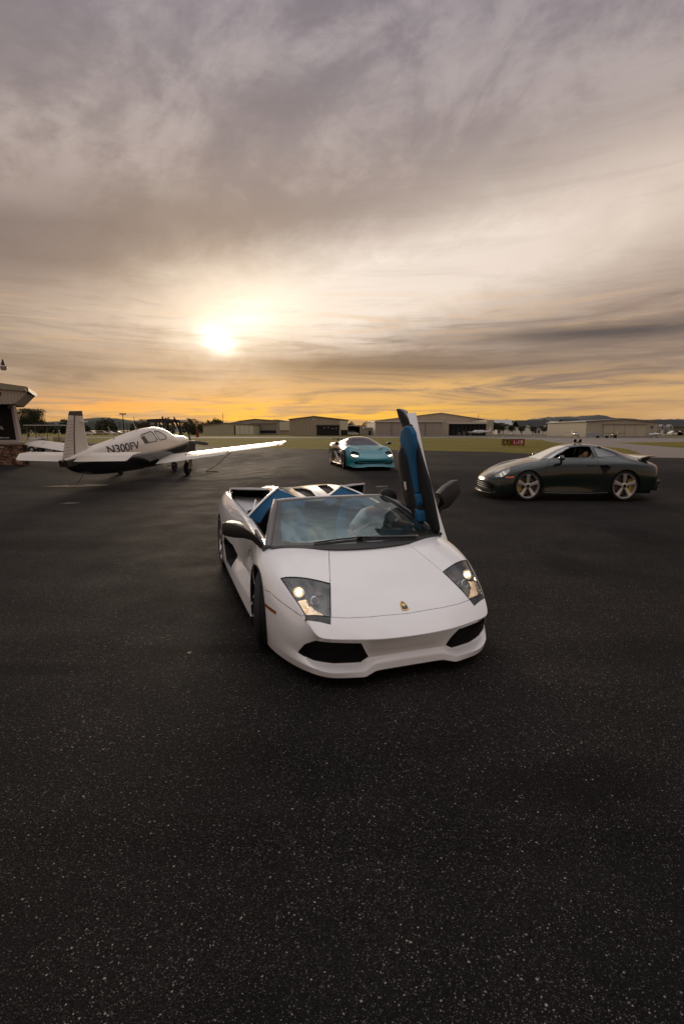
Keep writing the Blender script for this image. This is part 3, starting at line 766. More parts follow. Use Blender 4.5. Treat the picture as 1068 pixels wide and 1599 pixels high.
def hangars():
    # A pale hangar with four leaf doors
    o = (-40, 181, .36); e = empty('hangar', o, 0, 'low pale hangar with four leaf doors, leftmost of the hangar row', 'hangar', 'hangars across the airfield')
    gable('wall', M_TAN2, e, o, -49.7, -31.6, -41.5, 3.6, 3.9, 4.5, 181, 205)
    for k in range(4): bpart('door_leaf', M_PALE, e, [(-38.0+k*1.6, -36.5+k*1.6, 180.80, 180.94, .5, 3.65)], o)
    bpart('door_jamb', M_INT, e, [(-38.5, -38.1, 180.85, 180.95, .4, 3.7)], o)
    for k in range(9): bpart('siding_seam', M_TAN, e, [(-49.2+k*1.25, -49.14+k*1.25, 180.96, 181.0, .4, 3.55)], o)
    # B long hangar with a wide shut door
    o = (-31, 195, .36); e = empty('hangar', o, 0, 'tan hangar with one wide shut door, second from the left', 'hangar', 'hangars across the airfield')
    gable('wall', M_TAN, e, o, -39.5, -20.4, -33.5, 5.4, 5.3, 6.2, 195, 225)
    bpart('main_door', M_DOORG, e, [(-35, -25.4, 194.8, 194.95, 2.0, 4.5)], o); bpart('door_gap_shade', M_INT, e, [(-35, -25.4, 194.85, 194.96, .9, 2.0)], o); bpart('lower_wall', M_ROOF, e, [(-35, -25.4, 194.7, 194.9, .4, .9)], o)
    bpart('door_head', M_ROOF, e, [(-35.2, -25.2, 194.6, 194.9, 4.5, 4.8)], o)
    for k in range(4): bpart('door_leaf', M_PALE, e, [(-23.9+k*.9, -23.05+k*.9, 194.7, 194.9, 2.0, 5.3)], o)
    # C tall hangar, open bay
    o = (-7, 156, .36); e = empty('hangar', o, 0, 'tall tan gabled hangar with a dark open bay, left of the turquoise car', 'hangar', 'hangars across the airfield')
    gable('wall', M_TAN, e, o, -16.2, 1.8, -8.6, 5.2, 5.0, 6.15, 156, 186)
    bpart('bay_shade', M_INT, e, [(-7.8, -.8, 155.8, 155.97, .4, 3.5)], o); bpart('bay_head', M_ROOF, e, [(-8.0, -.6, 155.6, 155.95, 3.5, 3.75)], o)
    for k in range(4): bpart('door_leaf', M_PALE, e, [(-.75+k*.64, -.15+k*.64, 155.7, 155.9, 2.1, 4.85)], o)
    bpart('side_bay_shade', M_INT, e, [(-.3, 1.7, 155.75, 155.95, .4, 2.0)], o); bpart('bay_post', M_TAN2, e, [(-.8, -.4, 155.6, 155.9, .4, 3.5)], o)
    for x, z in ((-5.6, 2.6), (-4.4, 2.7), (-3.1, 2.4), (-2.0, 2.5)): bpart('bay_light', mat('bay_light', (.4, .42, .42), .6), e, [(x, x+.35, 155.74, 155.79, z, z+.25)], o)
    bpart('gable_vent', M_FASC, e, [(-9.0, -8.4, 155.9, 155.99, 5.0, 5.5)], o)
    for k in range(7): bpart('siding_seam', M_ROOF, e, [(-15.5+k*1.1, -15.45+k*1.1, 155.95, 156.0, .4, 5.0)], o)
    # D open shed
    o = (4, 170, .36); e = empty('open_shed', o, 0, 'low open shed with a white edge between two hangars', 'shed')
    bpart('back_wall', M_INT, e, [(2.2, 6.0, 171, 171.2, .36, 3.4)], o); bpart('roof', M_FASC, e, [(2.0, 6.3, 168.5, 171.2, 3.45, 3.75)], o); bpart('side_wall', M_TAN, e, [(5.9, 6.3, 168.6, 171.2, .36, 3.45)], o); bpart('chimney', M_ROOF, e, [(3.0, 3.4, 170, 170.4, 3.75, 5.0)], o)
    # E low office
    o = (8, 176, .36); e = empty('office', o, 0, 'low tan office with a white roof strip and dark door', 'building')
    bpart('wall', M_TAN2, e, [(6.4, 11.5, 172, 180, .36, 2.6)], o); bpart('roof', M_FASC, e, [(7.4, 11.6, 171.8, 180.2, 2.62, 3.0)], o); bpart('upper_wall', M_TAN, e, [(6.4, 8.5, 173, 179, 3.02, 3.6)], o)
    bpart('door', M_WIN, e, [(9.0, 9.8, 171.9, 171.98, .4, 1.9)], o); bpart('window', M_WIN, e, [(10.3, 11.2, 171.9, 171.98, 1.0, 1.9)], o)
    # F largest hangar with annex
    o = (28, 165, .36); e = empty('hangar', o, 0, 'largest hangar with a shallow gable behind the raised car door', 'hangar', 'hangars across the airfield')
    gable('wall', M_TAN, e, o, 10.5, 51.0, 34.0, 5.0, 5.2, 7.8, 175, 215)
    bpart('annex_wall', mat('annex_siding', (.40, .34, .29), .7, noisy=.06, nscale=.3), e, [(10.2, 30.4, 156, 174.9, .36, 4.45)], o); bpart('annex_roof', M_FASC, e, [(10.0, 30.8, 155.7, 174.9, 4.47, 4.95)], o)
    bpart('annex_end', M_TAN2, e, [(30.45, 33.0, 156.5, 174.9, .36, 4.45)], o)
    for x in (15.2, 20.5, 25.6): bpart('downpipe', M_ROOF, e, [(x, x+.15, 155.8, 155.95, .4, 4.4)], o)
    bpart('bay_shade', M_INT, e, [(33.2, 44.6, 157.6, 157.8, .36, 3.9)], o); bpart('canopy', M_FASC, e, [(33.0, 45.0, 156.8, 174.9, 3.95, 4.55)], o)
    bpart('end_pier', M_TAN2, e, [(44.7, 46.9, 157, 174.9, .36, 5.2)], o)
    for k in range(8): bpart('bay_column', mat('bay_steel', (.05, .05, .05), .6), e, [(34.6+k*1.3, 34.75+k*1.3, 157.3, 157.5, .4, 3.9)], o)
    for x, z in ((36, 1.4), (37.5, 1.7), (39.5, 1.5)): bpart('stored_crate', mat('bay_grey', (.09, .09, .095), .7), e, [(x, x+.9, 157.2, 157.5, .4, z)], o)
    # low fence before the annex
    f = empty('chain_fence', (20, 150, .36), 0, 'thin wire fence in front of the grey annex wall', 'fence')
    for k in range(12): bpart('post', M_ROOF, f, [(9.6+k*1.9, 9.67+k*1.9, 150, 150.07, .36, 1.9)], (20, 150, .36))
    bpart('top_rail', M_ROOF, f, [(9.6, 30.6, 150.02, 150.06, 1.86, 1.92)], (20, 150, .36)); bpart('middle_rail', M_ROOF, f, [(9.6, 30.6, 150.02, 150.06, 1.1, 1.14)], (20, 150, .36))
    # G right hangar
    o = (67, 122, .36); e = empty('hangar', o, 0, 'wide beige hangar with four sliding leaves, at right behind the green car', 'hangar', 'hangars across the airfield')
    gable('wall', M_TAN2, e, o, 58.8, 76.0, 67.8, 3.95, 3.7, 4.5, 122, 145)
    for k in range(4): bpart('door_leaf', mat('beige_door', (.50, .45, .33), .65, noisy=.05, nscale=.3), e, [(62.9+k*2.55, 65.38+k*2.55, 121.75, 121.92, .45, 3.3)], o)
    bpart('door_track', M_DOORG, e, [(62.6, 73.3, 121.55, 121.9, 3.32, 3.5)], o)
    for x0, x1 in ((58.9, 62.7), (73.4, 75.9)): bpart('base_band', mat('grey_base', (.36, .36, .36), .7), e, [(x0, x1, 121.9, 121.98, .38, 1.35)], o)
    bpart('emblem_board', mat('blue_board', (.10, .11, .16), .6), e, [(74.3, 74.9, 121.88, 121.97, 2.4, 3.0)], o)
    for k in range(3): bpart('roof_light', M_FASC, e, [(64+k*3, 64.15+k*3, 121.5, 121.7, 3.5, 3.6)], o)
hangars()
def house(name, label, px0, px1, d, ze, zr, wallm, roofm, bays, gablex=(), group=None, dp=9):
    x0, x1 = at(px0, d), at(px1, d); o = ((x0+x1)/2, d, .36); e = empty(name, o, 0, label, 'building', group)
    bpart('wall', wallm, e, [(x0, x1, d, d+dp, .36, ze)], o)
    bm = bmesh.new(); yy = [(d-.6, ze), (d+dp/2, zr), (d+dp+.6, ze)]
    prism(bm, [(y-o[1], z-o[2]+.02) for y, z in yy]+[(yy[1][0]-o[1], zr-o[2]+.03)], x0-.5-o[0], x1+.5-o[0], 'x'); bmo('roof', bm, roofm, e)
    for gx in gablex:
        c = at(gx, d); bm = bmesh.new(); prism(bm, [(c-2-o[0], 0), (c+2-o[0], 0), (c+2-o[0], ze-.36), (c-o[0], ze+1.0-.36), (c-2-o[0], ze-.36)], -.9, -.02, 'y'); bmo('gable_bay', bm, wallm, e)
        for s in (-1, 1):
            bm = bmesh.new(); prism(bm, [(c-o[0], ze+1.05-.36), (c+s*2.3-o[0], ze-.08-.36), (c+s*2.3-o[0], ze+.12-.36), (c-o[0], ze+1.25-.36)], -1.2, 1, 'y'); bmo('gable_roof', bm, roofm, e)
    n = bays; step = (x1-x0)/n
    for k in range(n):
        for fl in range(2):
            z = .9+fl*(ze-.5)/2; cx = x0+(k+.5)*step
            if z+1.2 > ze: continue
            w = bpart('window', M_WIN, e, [(cx-.45, cx+.45, d-.06, d-.01, z, z+1.15)], o)
    return e
house('apartment_building', 'long white apartment block under a dark roof right of the largest hangar', 812, 860, 200, 3.3, 6.0, M_WALLW, M_SHING, 9, (822, 850))
house('apartment_building', 'white gabled house behind the dark trees by the largest hangar', 776, 800, 215, 3.6, 6.6, M_WALLW, mat('pale_roof', (.42, .40, .38), .6), 4, (790,))
house('apartment_building', 'brown house with a pale eave between two apartment blocks', 862, 888, 205, 4.6, 5.6, M_TAN, M_FASC, 4)
house('apartment_building', 'white apartment block under a dark roof left of the right hangar', 884, 909, 190, 3.4, 6.2, M_WALLW, M_SHING, 4, (893,))
house('apartment_building', 'white balconied apartments under a dark roof at the right edge', 1022, 1090, 175, 3.2, 5.6, mat('shaded_wall', (.22, .20, .19), .7), M_SHING, 9, ())  # shade put into the colour: white wall made grey
for i, px in enumerate((1026, 1034, 1047)):
    d = 172; c = at(px, d); e = empty('stair_tower', (c, d, .36), 0, ['white gabled stair tower, nearest the right hangar', 'middle white gabled stair tower by the balconies', 'white gabled stair tower farthest right'][i], 'building', 'white stair towers')
    bm = bmesh.new(); prism(bm, [(-.75, 0), (.75, 0), (.75, 3.0), (0, 3.6), (-.75, 3.0)], 0, 2, 'y'); bmo('wall', bm, mat('tower_wall', (.36, .34, .32), .75), e)  # white tower wall greyed, its shade put into the colour
    bm = bmesh.new(); 
    for z in (.7, 2.1): box(bm, (0, -.04, z+.4), (.5, .04, .8))
    bmo('window', bm, M_WIN, e, kind='stuff')
house('brick_building', 'brick building with a tan top storey behind the terminal at far left', 5, 24, 110, 5.6, 5.8, mat('dark_brick', (.10, .055, .045), .9), M_TAN, 2, dp=1.5)
# ------------------------------------------------ poles
def pole(name, label, px, ytop, d, kind, group=None):
    z = CAMH-(ytop-672.66)*d/780; x = at(px, d); e = empty(name, (x, d, .36), 0, label, 'pole', group)
    bm = bmesh.new(); tube(bm, [(0, 0, 0), (0, 0, z-.36)], [.16, .10], 6); bmo('shaft', bm, M_DARK, e)
    bm = bmesh.new()
    if kind == 'lamp': box(bm, (0, 0, z-.36), (d*.0115, .8, d*.0022))
    elif kind == 'cross': box(bm, (0, 0, z-.8), (d*.010, .15, .2)); 
    else: tube(bm, [(0, 0, z-.5), (0, 0, z+.3)], .06, 5)
    bmo('head', bm, M_DARK, e)
pole('light_pole', 'tall light pole with a flat head above the aircraft fuselage', 193.5, 647, 150, 'lamp')
pole('utility_pole', 'utility pole with a crossarm left of the light pole', 176, 655, 230, 'cross'); pole('utility_pole', 'thin utility pole right of the aircraft fin', 166.5, 657, 230, 'mast')
pole('utility_pole', 'short utility pole right of the light pole', 187.5, 659, 260, 'cross'); pole('mast', 'thin mast above the pale hangar', 349, 647, 230, 'mast'); pole('mast', 'radio mast on the hill behind the largest hangar', 746, 648, 300, 'mast')
pole('mast', 'pole rising at the left of the golf cart trees', 101, 657, 250, 'lamp')
for i, (px, d) in enumerate([(199, 262), (204, 258), (209, 265), (213, 262)]): pole('utility_pole', ['short pole just right of the light pole', 'second short pole right of the light pole', 'third short pole right of the light pole', 'short pole nearest the cockpit antenna'][i], px, 661+i % 2, d, 'mast')
# ------------------------------------------------ sign
def rwsign():
    d = 47.5; x0, x1 = at(785.5, d), at(820, d); z0, z1 = .47, 1.06; e = empty('runway_sign', ((x0+x1)/2, d, .36), 0, 'low airfield sign reading A1 and 1-19 on the grass', 'sign'); o = ((x0+x1)/2, d, .36)
    xm = at(798.7, d); bpart('cabinet', M_DARK, e, [(x0, x1, d, d+.25, z0, z1)], o)
    bpart('location_panel', mat('sign_black', (.012, .012, .012), .5), e, [(x0+.05, xm-.02, d-.02, d-.003, z0+.04, z1-.04)], o)
    bpart('runway_panel', mat('sign_red', (.28, .018, .022), .5), e, [(xm+.01, x1-.03, d-.02, d-.003, z0+.03, z1-.03)], o)
    bm = bmesh.new(); w = .02
    for a, b, c_, dd in ((x0+.06, xm-.04, z0+.05, z0+.05+w), (x0+.06, xm-.04, z1-.05-w, z1-.05), (x0+.06, x0+.06+w, z0+.05, z1-.05), (xm-.04-w, xm-.04, z0+.05, z1-.05)): box(bm, ((a+b)/2-o[0], -.026, (c_+dd)/2-o[2]), (b-a, .008, dd-c_))
    bmo('yellow_border', bm, mat('sign_yellow', (.55, .38, .03), .5), e, kind='stuff')
    for s, cx, m in (('A1', (x0+xm)/2, MATS['sign_yellow']), ('1-19', (xm+x1)/2, mat('sign_white', (.75, .72, .66), .5))):
        me = text_mesh(s, .52); ob = link('lettering', me, m, e); ob.location = (cx-o[0], -.028, (z0+z1)/2-o[2]-.19); ob.rotation_euler = (pi/2, 0, 0)
    for k in range(5): bpart('leg', M_DARK, e, [(x0+.2+k*.44, x0+.26+k*.44, d+.08, d+.14, .36, z0)], o)
def text_mesh(s, size, depth=.006, bold=.012, shear=0., align='CENTER'):
    cu = bpy.data.curves.new('t', 'FONT'); cu.body = s; cu.size = size; cu.extrude = depth; cu.offset = bold*size*.6; cu.align_x = align; cu.shear = shear
    ob = bpy.data.objects.new('t', cu); COL.objects.link(ob); dg = bpy.context.evaluated_depsgraph_get(); dg.update()
    me = bpy.data.meshes.new_from_object(ob.evaluated_get(dg)); bpy.data.objects.remove(ob); bpy.data.curves.remove(cu); me.materials.clear(); me.name = 'lettering'; return me
rwsign()
for i, (px, y, d, lb) in enumerate([(704, 683, 105, 'on the far side of the infield behind the raised door'), (712, 683, 106, 'second from the raised door on the infield edge'), (725, 683, 105, 'third from the raised door on the infield edge'), (771, 683, 104, 'left of the runway sign on the infield edge'), (786, 684, 100, 'just above the runway sign'), (835, 685, 88, 'on the taxiway corner right of the sign'), (873, 690, 62, 'above the green car roof'), (967, 689, 66, 'at the tip of the grass island'), (1048, 689, 66, 'on the grass island at the right edge')]):
    e = empty('taxiway_light', (at(px, d), d, .36), 0, 'small pale taxiway marker light '+lb, 'airfield light', 'taxiway lights')
    bm = bmesh.new(); lathe(bm, [(.05, 0), (.04, .2), (.09, .22), (.10, .34), (.0005, .40)], 8, 'z'); bmo('lamp_head', bm, mat('marker_pale', (.6, .58, .6), .5), e)
# ------------------------------------------------ small parked aircraft
def small_plane(label, px, d, rot, high, m, s=1., tail=True, span=9.5):
    e = empty('parked_aircraft', (at(px, d), d, .36), rot, label, 'airplane', 'small aircraft parked across the airfield'); e.scale = (s, s, s)
    bm = bmesh.new(); 
    for i, (x, r, z) in enumerate(((-3.9, .12, 1.25), (-2.5, .28, 1.2), (-.8, .5, 1.2), (.6, .62, 1.25), (1.6, .5, 1.15), (2.4, .3, 1.1), (2.6, .08, 1.1))):
        ring = [bm.verts.new((x, r*cos(2*pi*k/10), z+r*sin(2*pi*k/10))) for k in range(10)]
        if i:
            for k in range(10): bm.faces.new((pr[k], pr[(k+1) % 10], ring[(k+1) % 10], ring[k]))
        pr = ring
    bmo('fuselage', bm, m, e, 60)
    zw = 1.85 if high else .85
    for sg in (1, -1):
        bm = bmesh.new(); box(bm, (.5, sg*span/4, zw+(.0 if high else .12)), (1.35, span/2-.3, .14), Matrix.Rotation(sg*(.0 if high else .08), 3, 'X')); bmo('wing', bm, m, e)
        bm = bmesh.new(); box(bm, (-3.5, sg*.85, 1.3), (.75, 1.5, .08)); bmo('tailplane', bm, m, e)
        bm = bmesh.new(); lathe(bm, [(.18, -.07), (.20, 0), (.18, .07)], 10, 'y', (-.1, sg*1.1, .2)); tube(bm, [(-.1, sg*1.1, .2), (.1, sg*.4, .9)], .05, 5); bmo('main_wheel', bm, M_RUB, e)
    bm = bmesh.new(); prism(bm, [(-3.0, 1.3), (-3.5, 2.5), (-4.05, 2.5), (-4.0, 1.25)], -.05, .05, 'y'); bmo('fin', bm, m, e)
    bm = bmesh.new(); box(bm, (.55, 0, 1.72), (1.2, .8, .35)); bmo('cabin_glass', bm, M_WIN, e)
    bm = bmesh.new(); box(bm, (2.68, 0, 1.1), (.04, .12, 1.8), rx(.5)); bmo('propeller', bm, M_DARK, e)
    return e
M_WPL = mat('aircraft_white', (.62, .58, .54), .35, coat=.3); M_DPL = mat('aircraft_dark', (.07, .065, .06), .4)
small_plane('white low wing aircraft with a tall tail before the open bay of the largest hangar', 749, 150, R(200), False, M_WPL)
small_plane('white high wing aircraft standing left of the right hangar', 899, 108, R(-95), True, M_WPL, .62)
small_plane('dark bellied high wing aircraft in front of the right hangar doors', 959, 105, R(82), True, M_DPL, .50)
small_plane('white low wing aircraft right of the right hangar', 1022, 108, R(95), False, M_WPL, .62)
small_plane('tiny white aircraft in front of the apartment trees', 799, 150, R(80), False, M_WPL, .5)
for i, (px, d, x) in enumerate(((934, 104, 0), (948, 104, 0), (961, 104, 0))):
    e = empty('tyre_chock', (at(px, d), d, .36), 0, ['dark drum on the grass left of the dark aircraft', 'dark drum under the wing of the dark aircraft', 'dark drum under the nose of the dark aircraft'][i], 'drum', 'dark drums by the dark aircraft'); bm = bmesh.new(); lathe(bm, [(.3, 0), (.32, .1), (.30, .45), (.0005, .48)], 10, 'z'); bmo('drum_body', bm, M_DARK, e)
# parked cars far away, left and in the shed
def tiny_car(px, d, m, label, s=1., rot=0.):
    e = empty('parked_car', (at(px, d), d, .36), rot, label, 'car', 'cars parked far away'); e.scale = (s, s, s)
    bm = bmesh.new(); prism(bm, [(-2.1, .25), (2.1, .25), (2.15, .75), (1.2, .9), (.5, 1.4), (-1.0, 1.42), (-1.9, .95), (-2.15, .8)], -.85, .85, 'y'); bmo('body', bm, m, e)
    bm = bmesh.new(); prism(bm, [(-1.6, .95), (1.0, .95), (.45, 1.35), (-.95, 1.37)], -.86, .86, 'y'); bmo('windows', bm, M_WIN, e)
    for x in (-1.3, 1.3):
        for sg in (1, -1): bm = bmesh.new(); lathe(bm, [(.32, -.1), (.32, .1), (.0005, .1)], 12, 'y', (x, sg*.82, .32)); bmo('wheel', bm, M_RUB, e)
for i, (px, d, m, lb) in enumerate([(550, 168, M_WALLW, 'white car inside the low open shed'), (143, 190, M_WALLW, 'pale car far behind the aircraft fin, leftmost'), (152, 195, M_PALE, 'beige car far behind the aircraft tail cone'), (160, 188, M_TAN, 'tan car far off below the left hill'), (170, 192, M_WALLW, 'white car far off beneath the utility poles'), (183, 196, M_SIL if 'M_SIL' in globals() else M_WALLW, 'silvery car far off below the light pole'), (1055, 160, M_WALLW, 'white car before the balconied apartments'), (1066, 160, M_PALE, 'pale car at the right edge before the apartments')]): tiny_car(px, d, m, lb)
# ================================================================ terminal corner, lamp, cart at the left
def terminal():
    d = 21.6; o = (-16, d, .36)
    e = empty('terminal_building', o, 0, 'terminal corner with a stone base, dark window and slatted eave at the left edge', 'building')
    X = lambda px, dd=d: (px-534)/780*dd*.987
    Z = lambda py, dd=d: CAMH-(py-672.66)*dd*.974/780
    # stone base: individual stones are a few pixels, joined
    rnd = random.Random(4); bm = bmesh.new(); x1 = X(37); z = .30; row = 0
    while z < 1.22:
        h = rnd.uniform(.07, .13); x = x1-7.5+rnd.uniform(0, .2)
        if z+h > 1.20: h = 1.24-z
        def stones(x, w, z, h, y=None):
            # a course height splits at random into one to three thin ledge stones
            n = rnd.choice((1, 1, 2, 2, 3)) if h > .06 else 1; zz = z; cuts = sorted(rnd.uniform(.25, .75) for _ in range(n-1)); ed = [0]+cuts+[1]
            for p, q in zip(ed, ed[1:]):
                n0 = len(bm.faces)
                if y is None: box(bm, (x+w/2-o[0], rnd.uniform(-.05, .01), z+h*(p+q)/2-o[2]), (w-rnd.uniform(.006, .02), .20, max(.012, h*(q-p)-.010)), ry(rnd.uniform(-.05, .05)))
                else: box(bm, (x-o[0]-.02+rnd.uniform(-.02, .03), y+w/2-o[1], z+h*(p+q)/2-o[2]), (.12, w-.012, max(.012, h*(q-p)-.010)))
                bm.faces.ensure_lookup_table(); mi = rnd.choice((0, 0, 1, 2, 3))
                for f in bm.faces[n0:]: f.material_index = mi
        while x < x1-.02:
            w = min(rnd.uniform(.07, .30), x1-x); stones(x, w, z, h); x += w
        y = d+.1
        while y < d+3: w = rnd.uniform(.10, .26); stones(x1, w, z, h, y); y += w
        z += h
    ob = bmo('stone', bm, [mat('ledge_stone', (.24, .155, .10), .9, noisy=.45, nscale=5.5, bump=.6, bscale=14), mat('ledge_stone_dark', (.10, .065, .045), .9, noisy=.4, nscale=6, bump=.6, bscale=14), mat('ledge_stone_pale', (.38, .29, .20), .9, noisy=.3, nscale=6, bump=.6, bscale=14), mat('ledge_stone_rust', (.26, .12, .06), .9, noisy=.4, nscale=6, bump=.6, bscale=14)], e, kind='stuff')
    bpart('mortar_core', mat('mortar', (.05, .042, .036), .95), e, [(x1-8, x1-.06, d+.02, d+3, .25, 1.23)], o)
    bpart('stone_cap', mat('cap_stone', (.36, .29, .24), .8, noisy=.15, nscale=3), e, [(x1-8, x1+.16, d-.20, d+3.1, 1.24, 1.34)], o)
    # dark display window in a pale slanted frame
    bm = bmesh.new(); P = [(X(-60), 1.36), (X(17), 1.36), (X(13.5), Z(631)), (X(-60), Z(631))]; prism(bm, [(a-o[0], b-o[2]) for a, b in P], .40, .46, 'y'); bmo('display_window', bm, mat('display_film', (.010, .010, .011), .5, spec=.15), e)
    bm = bmesh.new(); P = [(X(17.2), 1.345), (X(22.5), 1.345), (X(17), Z(632)), (X(13.2), Z(632))]; prism(bm, [(a-o[0], b-o[2]) for a, b in P], .30, .50, 'y'); bmo('window_frame', bm, mat('frame_pale', (.42, .38, .38), .5), e)
    bm = bmesh.new(); prism(bm, [(X(-60)-o[0], 1.335-o[2]), (X(23)-o[0], 1.335-o[2]), (X(22)-o[0], 1.42-o[2]), (X(-60)-o[0], 1.42-o[2])], .22, .42, 'y'); bmo('window_sill', bm, MATS['frame_pale'], e)
    for s, px, py, sz, al in (('T', 2.2, 660.5, .17, 'RIGHT'), ('JET TERMINAL', 6.6, 670, .20, 'RIGHT'), ('aviation.com', 13.6, 684.2, .10, 'RIGHT')):
        if s == 'JET TERMINAL': s = 'AL'
        if s == 'aviation.com': s = 'gaviation.com'
        me = text_mesh(s, sz, .003, .02, 0, al); t = link('lettering', me, mat('letter_white', (.7, .68, .66), .5), e); t.location = (X(px, d+.39)-o[0], .385, Z(py, d+.39)-o[2]); t.rotation_euler = (pi/2, 0, 0)
    bpart('back_wall', mat('terminal_wall', (.10, .09, .08), .8), e, [(X(-60), X(12), d+.5, d+3, 1.3, Z(628))], o)
    # eave: slatted fascia whose lower edge rises to the tip
    dd = d-.5
    P = [(X(-60, dd), Z(603, dd)), (X(49, dd), Z(611.5, dd)), (X(27, dd), Z(631, dd)), (X(-60, dd), Z(631, dd))]
    bm = bmesh.new(); prism(bm, [(a-o[0], b-o[2]) for a, b in P], -.5, 2.5, 'y'); bmo('eave_core', bm, mat('eave_tan', (.15, .12, .095), .7), e)
    for k in range(16):
        xa, xb = X(-22+k*5.0, dd-.03), X(-22+k*5.0+4.6, dd-.03); 
        def zb(x): 
            pxx = 534+x*780/dd/.987; return Z(631 if pxx < 27 else 631-(pxx-27)*(19.5/25.5), dd)
        def zt(x): pxx = 534+x*780/dd/.987; return Z(603+(pxx+60)*.0755, dd)
        if zt(xb)-zb(xb) < .03: continue
        bm = bmesh.new(); prism(bm, [(xa-o[0], zb(xa)-o[2]), (xb-o[0], zb(xb)-o[2]), (xb-o[0], zt(xb)-o[2]), (xa-o[0], zt(xa)-o[2])], -.535, -.502, 'y'); bmo('slat', bm, mat('eave_slat', (.42, .35, .27), .65, noisy=.08, nscale=3), e)
    bm = bmesh.new(); P = [(X(-60, dd), Z(589, dd)), (X(50, dd), Z(604.5, dd)), (X(53, dd), Z(606.5, dd)), (X(52.5, dd), Z(612.5, dd)), (X(49, dd), Z(611.5, dd)), (X(-60, dd), Z(602.5, dd))]
    prism(bm, [(a-o[0], b-o[2]) for a, b in P], -.60, 2.6, 'y'); bmo('eave_gutter', bm, mat('gutter', (.30, .26, .19), .5), e)
    # flood light under the tip and a small one by the window
    for px, py in ((52, 614.5), (20, 636.5)):
        bm = bmesh.new(); box(bm, (0, 0, 0), (.11, .12, .10), ry(.5), .015); box(bm, (-.02, 0, .08), (.03, .03, .12)); f = bmo('flood_light', bm, M_BLK, e); f.location = (X(px, dd)-o[0], -.55, Z(py, dd)-o[2])
    bm = bmesh.new(); tube(bm, [(X(48, dd)-o[0], -.66, Z(608, dd)-o[2]), (X(52, dd)-o[0], -.66, Z(612.5, dd)-o[2])], .035, 8); bmo('eave_horn', bm, mat('horn_yellow', (.42, .30, .13), .5), e)
    bm = bmesh.new(); box(bm, (X(7, dd)-o[0], -.56, Z(615, dd)-o[2]), (.09, .03, .10)); bmo('vent', bm, M_DARK, e)
    for ch in e.children:       # the side of the building runs off at an angle
        for v in ch.data.vertices: v.co.x -= .75*max(0., v.co.y+ch.location.y-(.10 if ch.name.split('.')[0] in ('stone', 'mortar_core', 'stone_cap') else .5))
    # lamp on an arm
    dl = 24.8; l = empty('street_lamp', (X(.5, dl), dl, .36), 0, 'black street lamp with a glass shade above the terminal eave', 'lamp')
    ox = X(.5, dl); bm = bmesh.new(); tube(bm, [(0, 0, 0), (0, 0, Z(566.5, dl)-.36)], .035, 8); bmo('post', bm, M_BLK, l)
    bm = bmesh.new(); tube(bm, [(0, 0, Z(569, dl)-.36), (X(9, dl)-ox, 0, Z(569.3, dl)-.36), (X(15, dl)-ox, 0, Z(570, dl)-.36)], .018, 6); bmo('arm', bm, M_BLK, l)
    bm = bmesh.new(); c = (X(15.8, dl)-ox, 0, 0); zz = lambda py: Z(py, dl)-.36
    lathe(bm, [(.0005, zz(563)), (.03, zz(563.3)), (.035, zz(565)), (.06, zz(567)), (.085, zz(571.5)), (.10, zz(572.5))], 14, 'z', c); bmo('lamp_cap', bm, M_BLK, l, 40)
    bm = bmesh.new(); lathe(bm, [(.105, zz(572.5)), (.15, zz(574)), (.145, zz(576)), (.11, zz(579.5)), (.0005, zz(580))], 14, 'z', c); bmo('lamp_shade', bm, mat('lamp_glass_shade', (.30, .24, .21), .3), l, 40)
terminal()
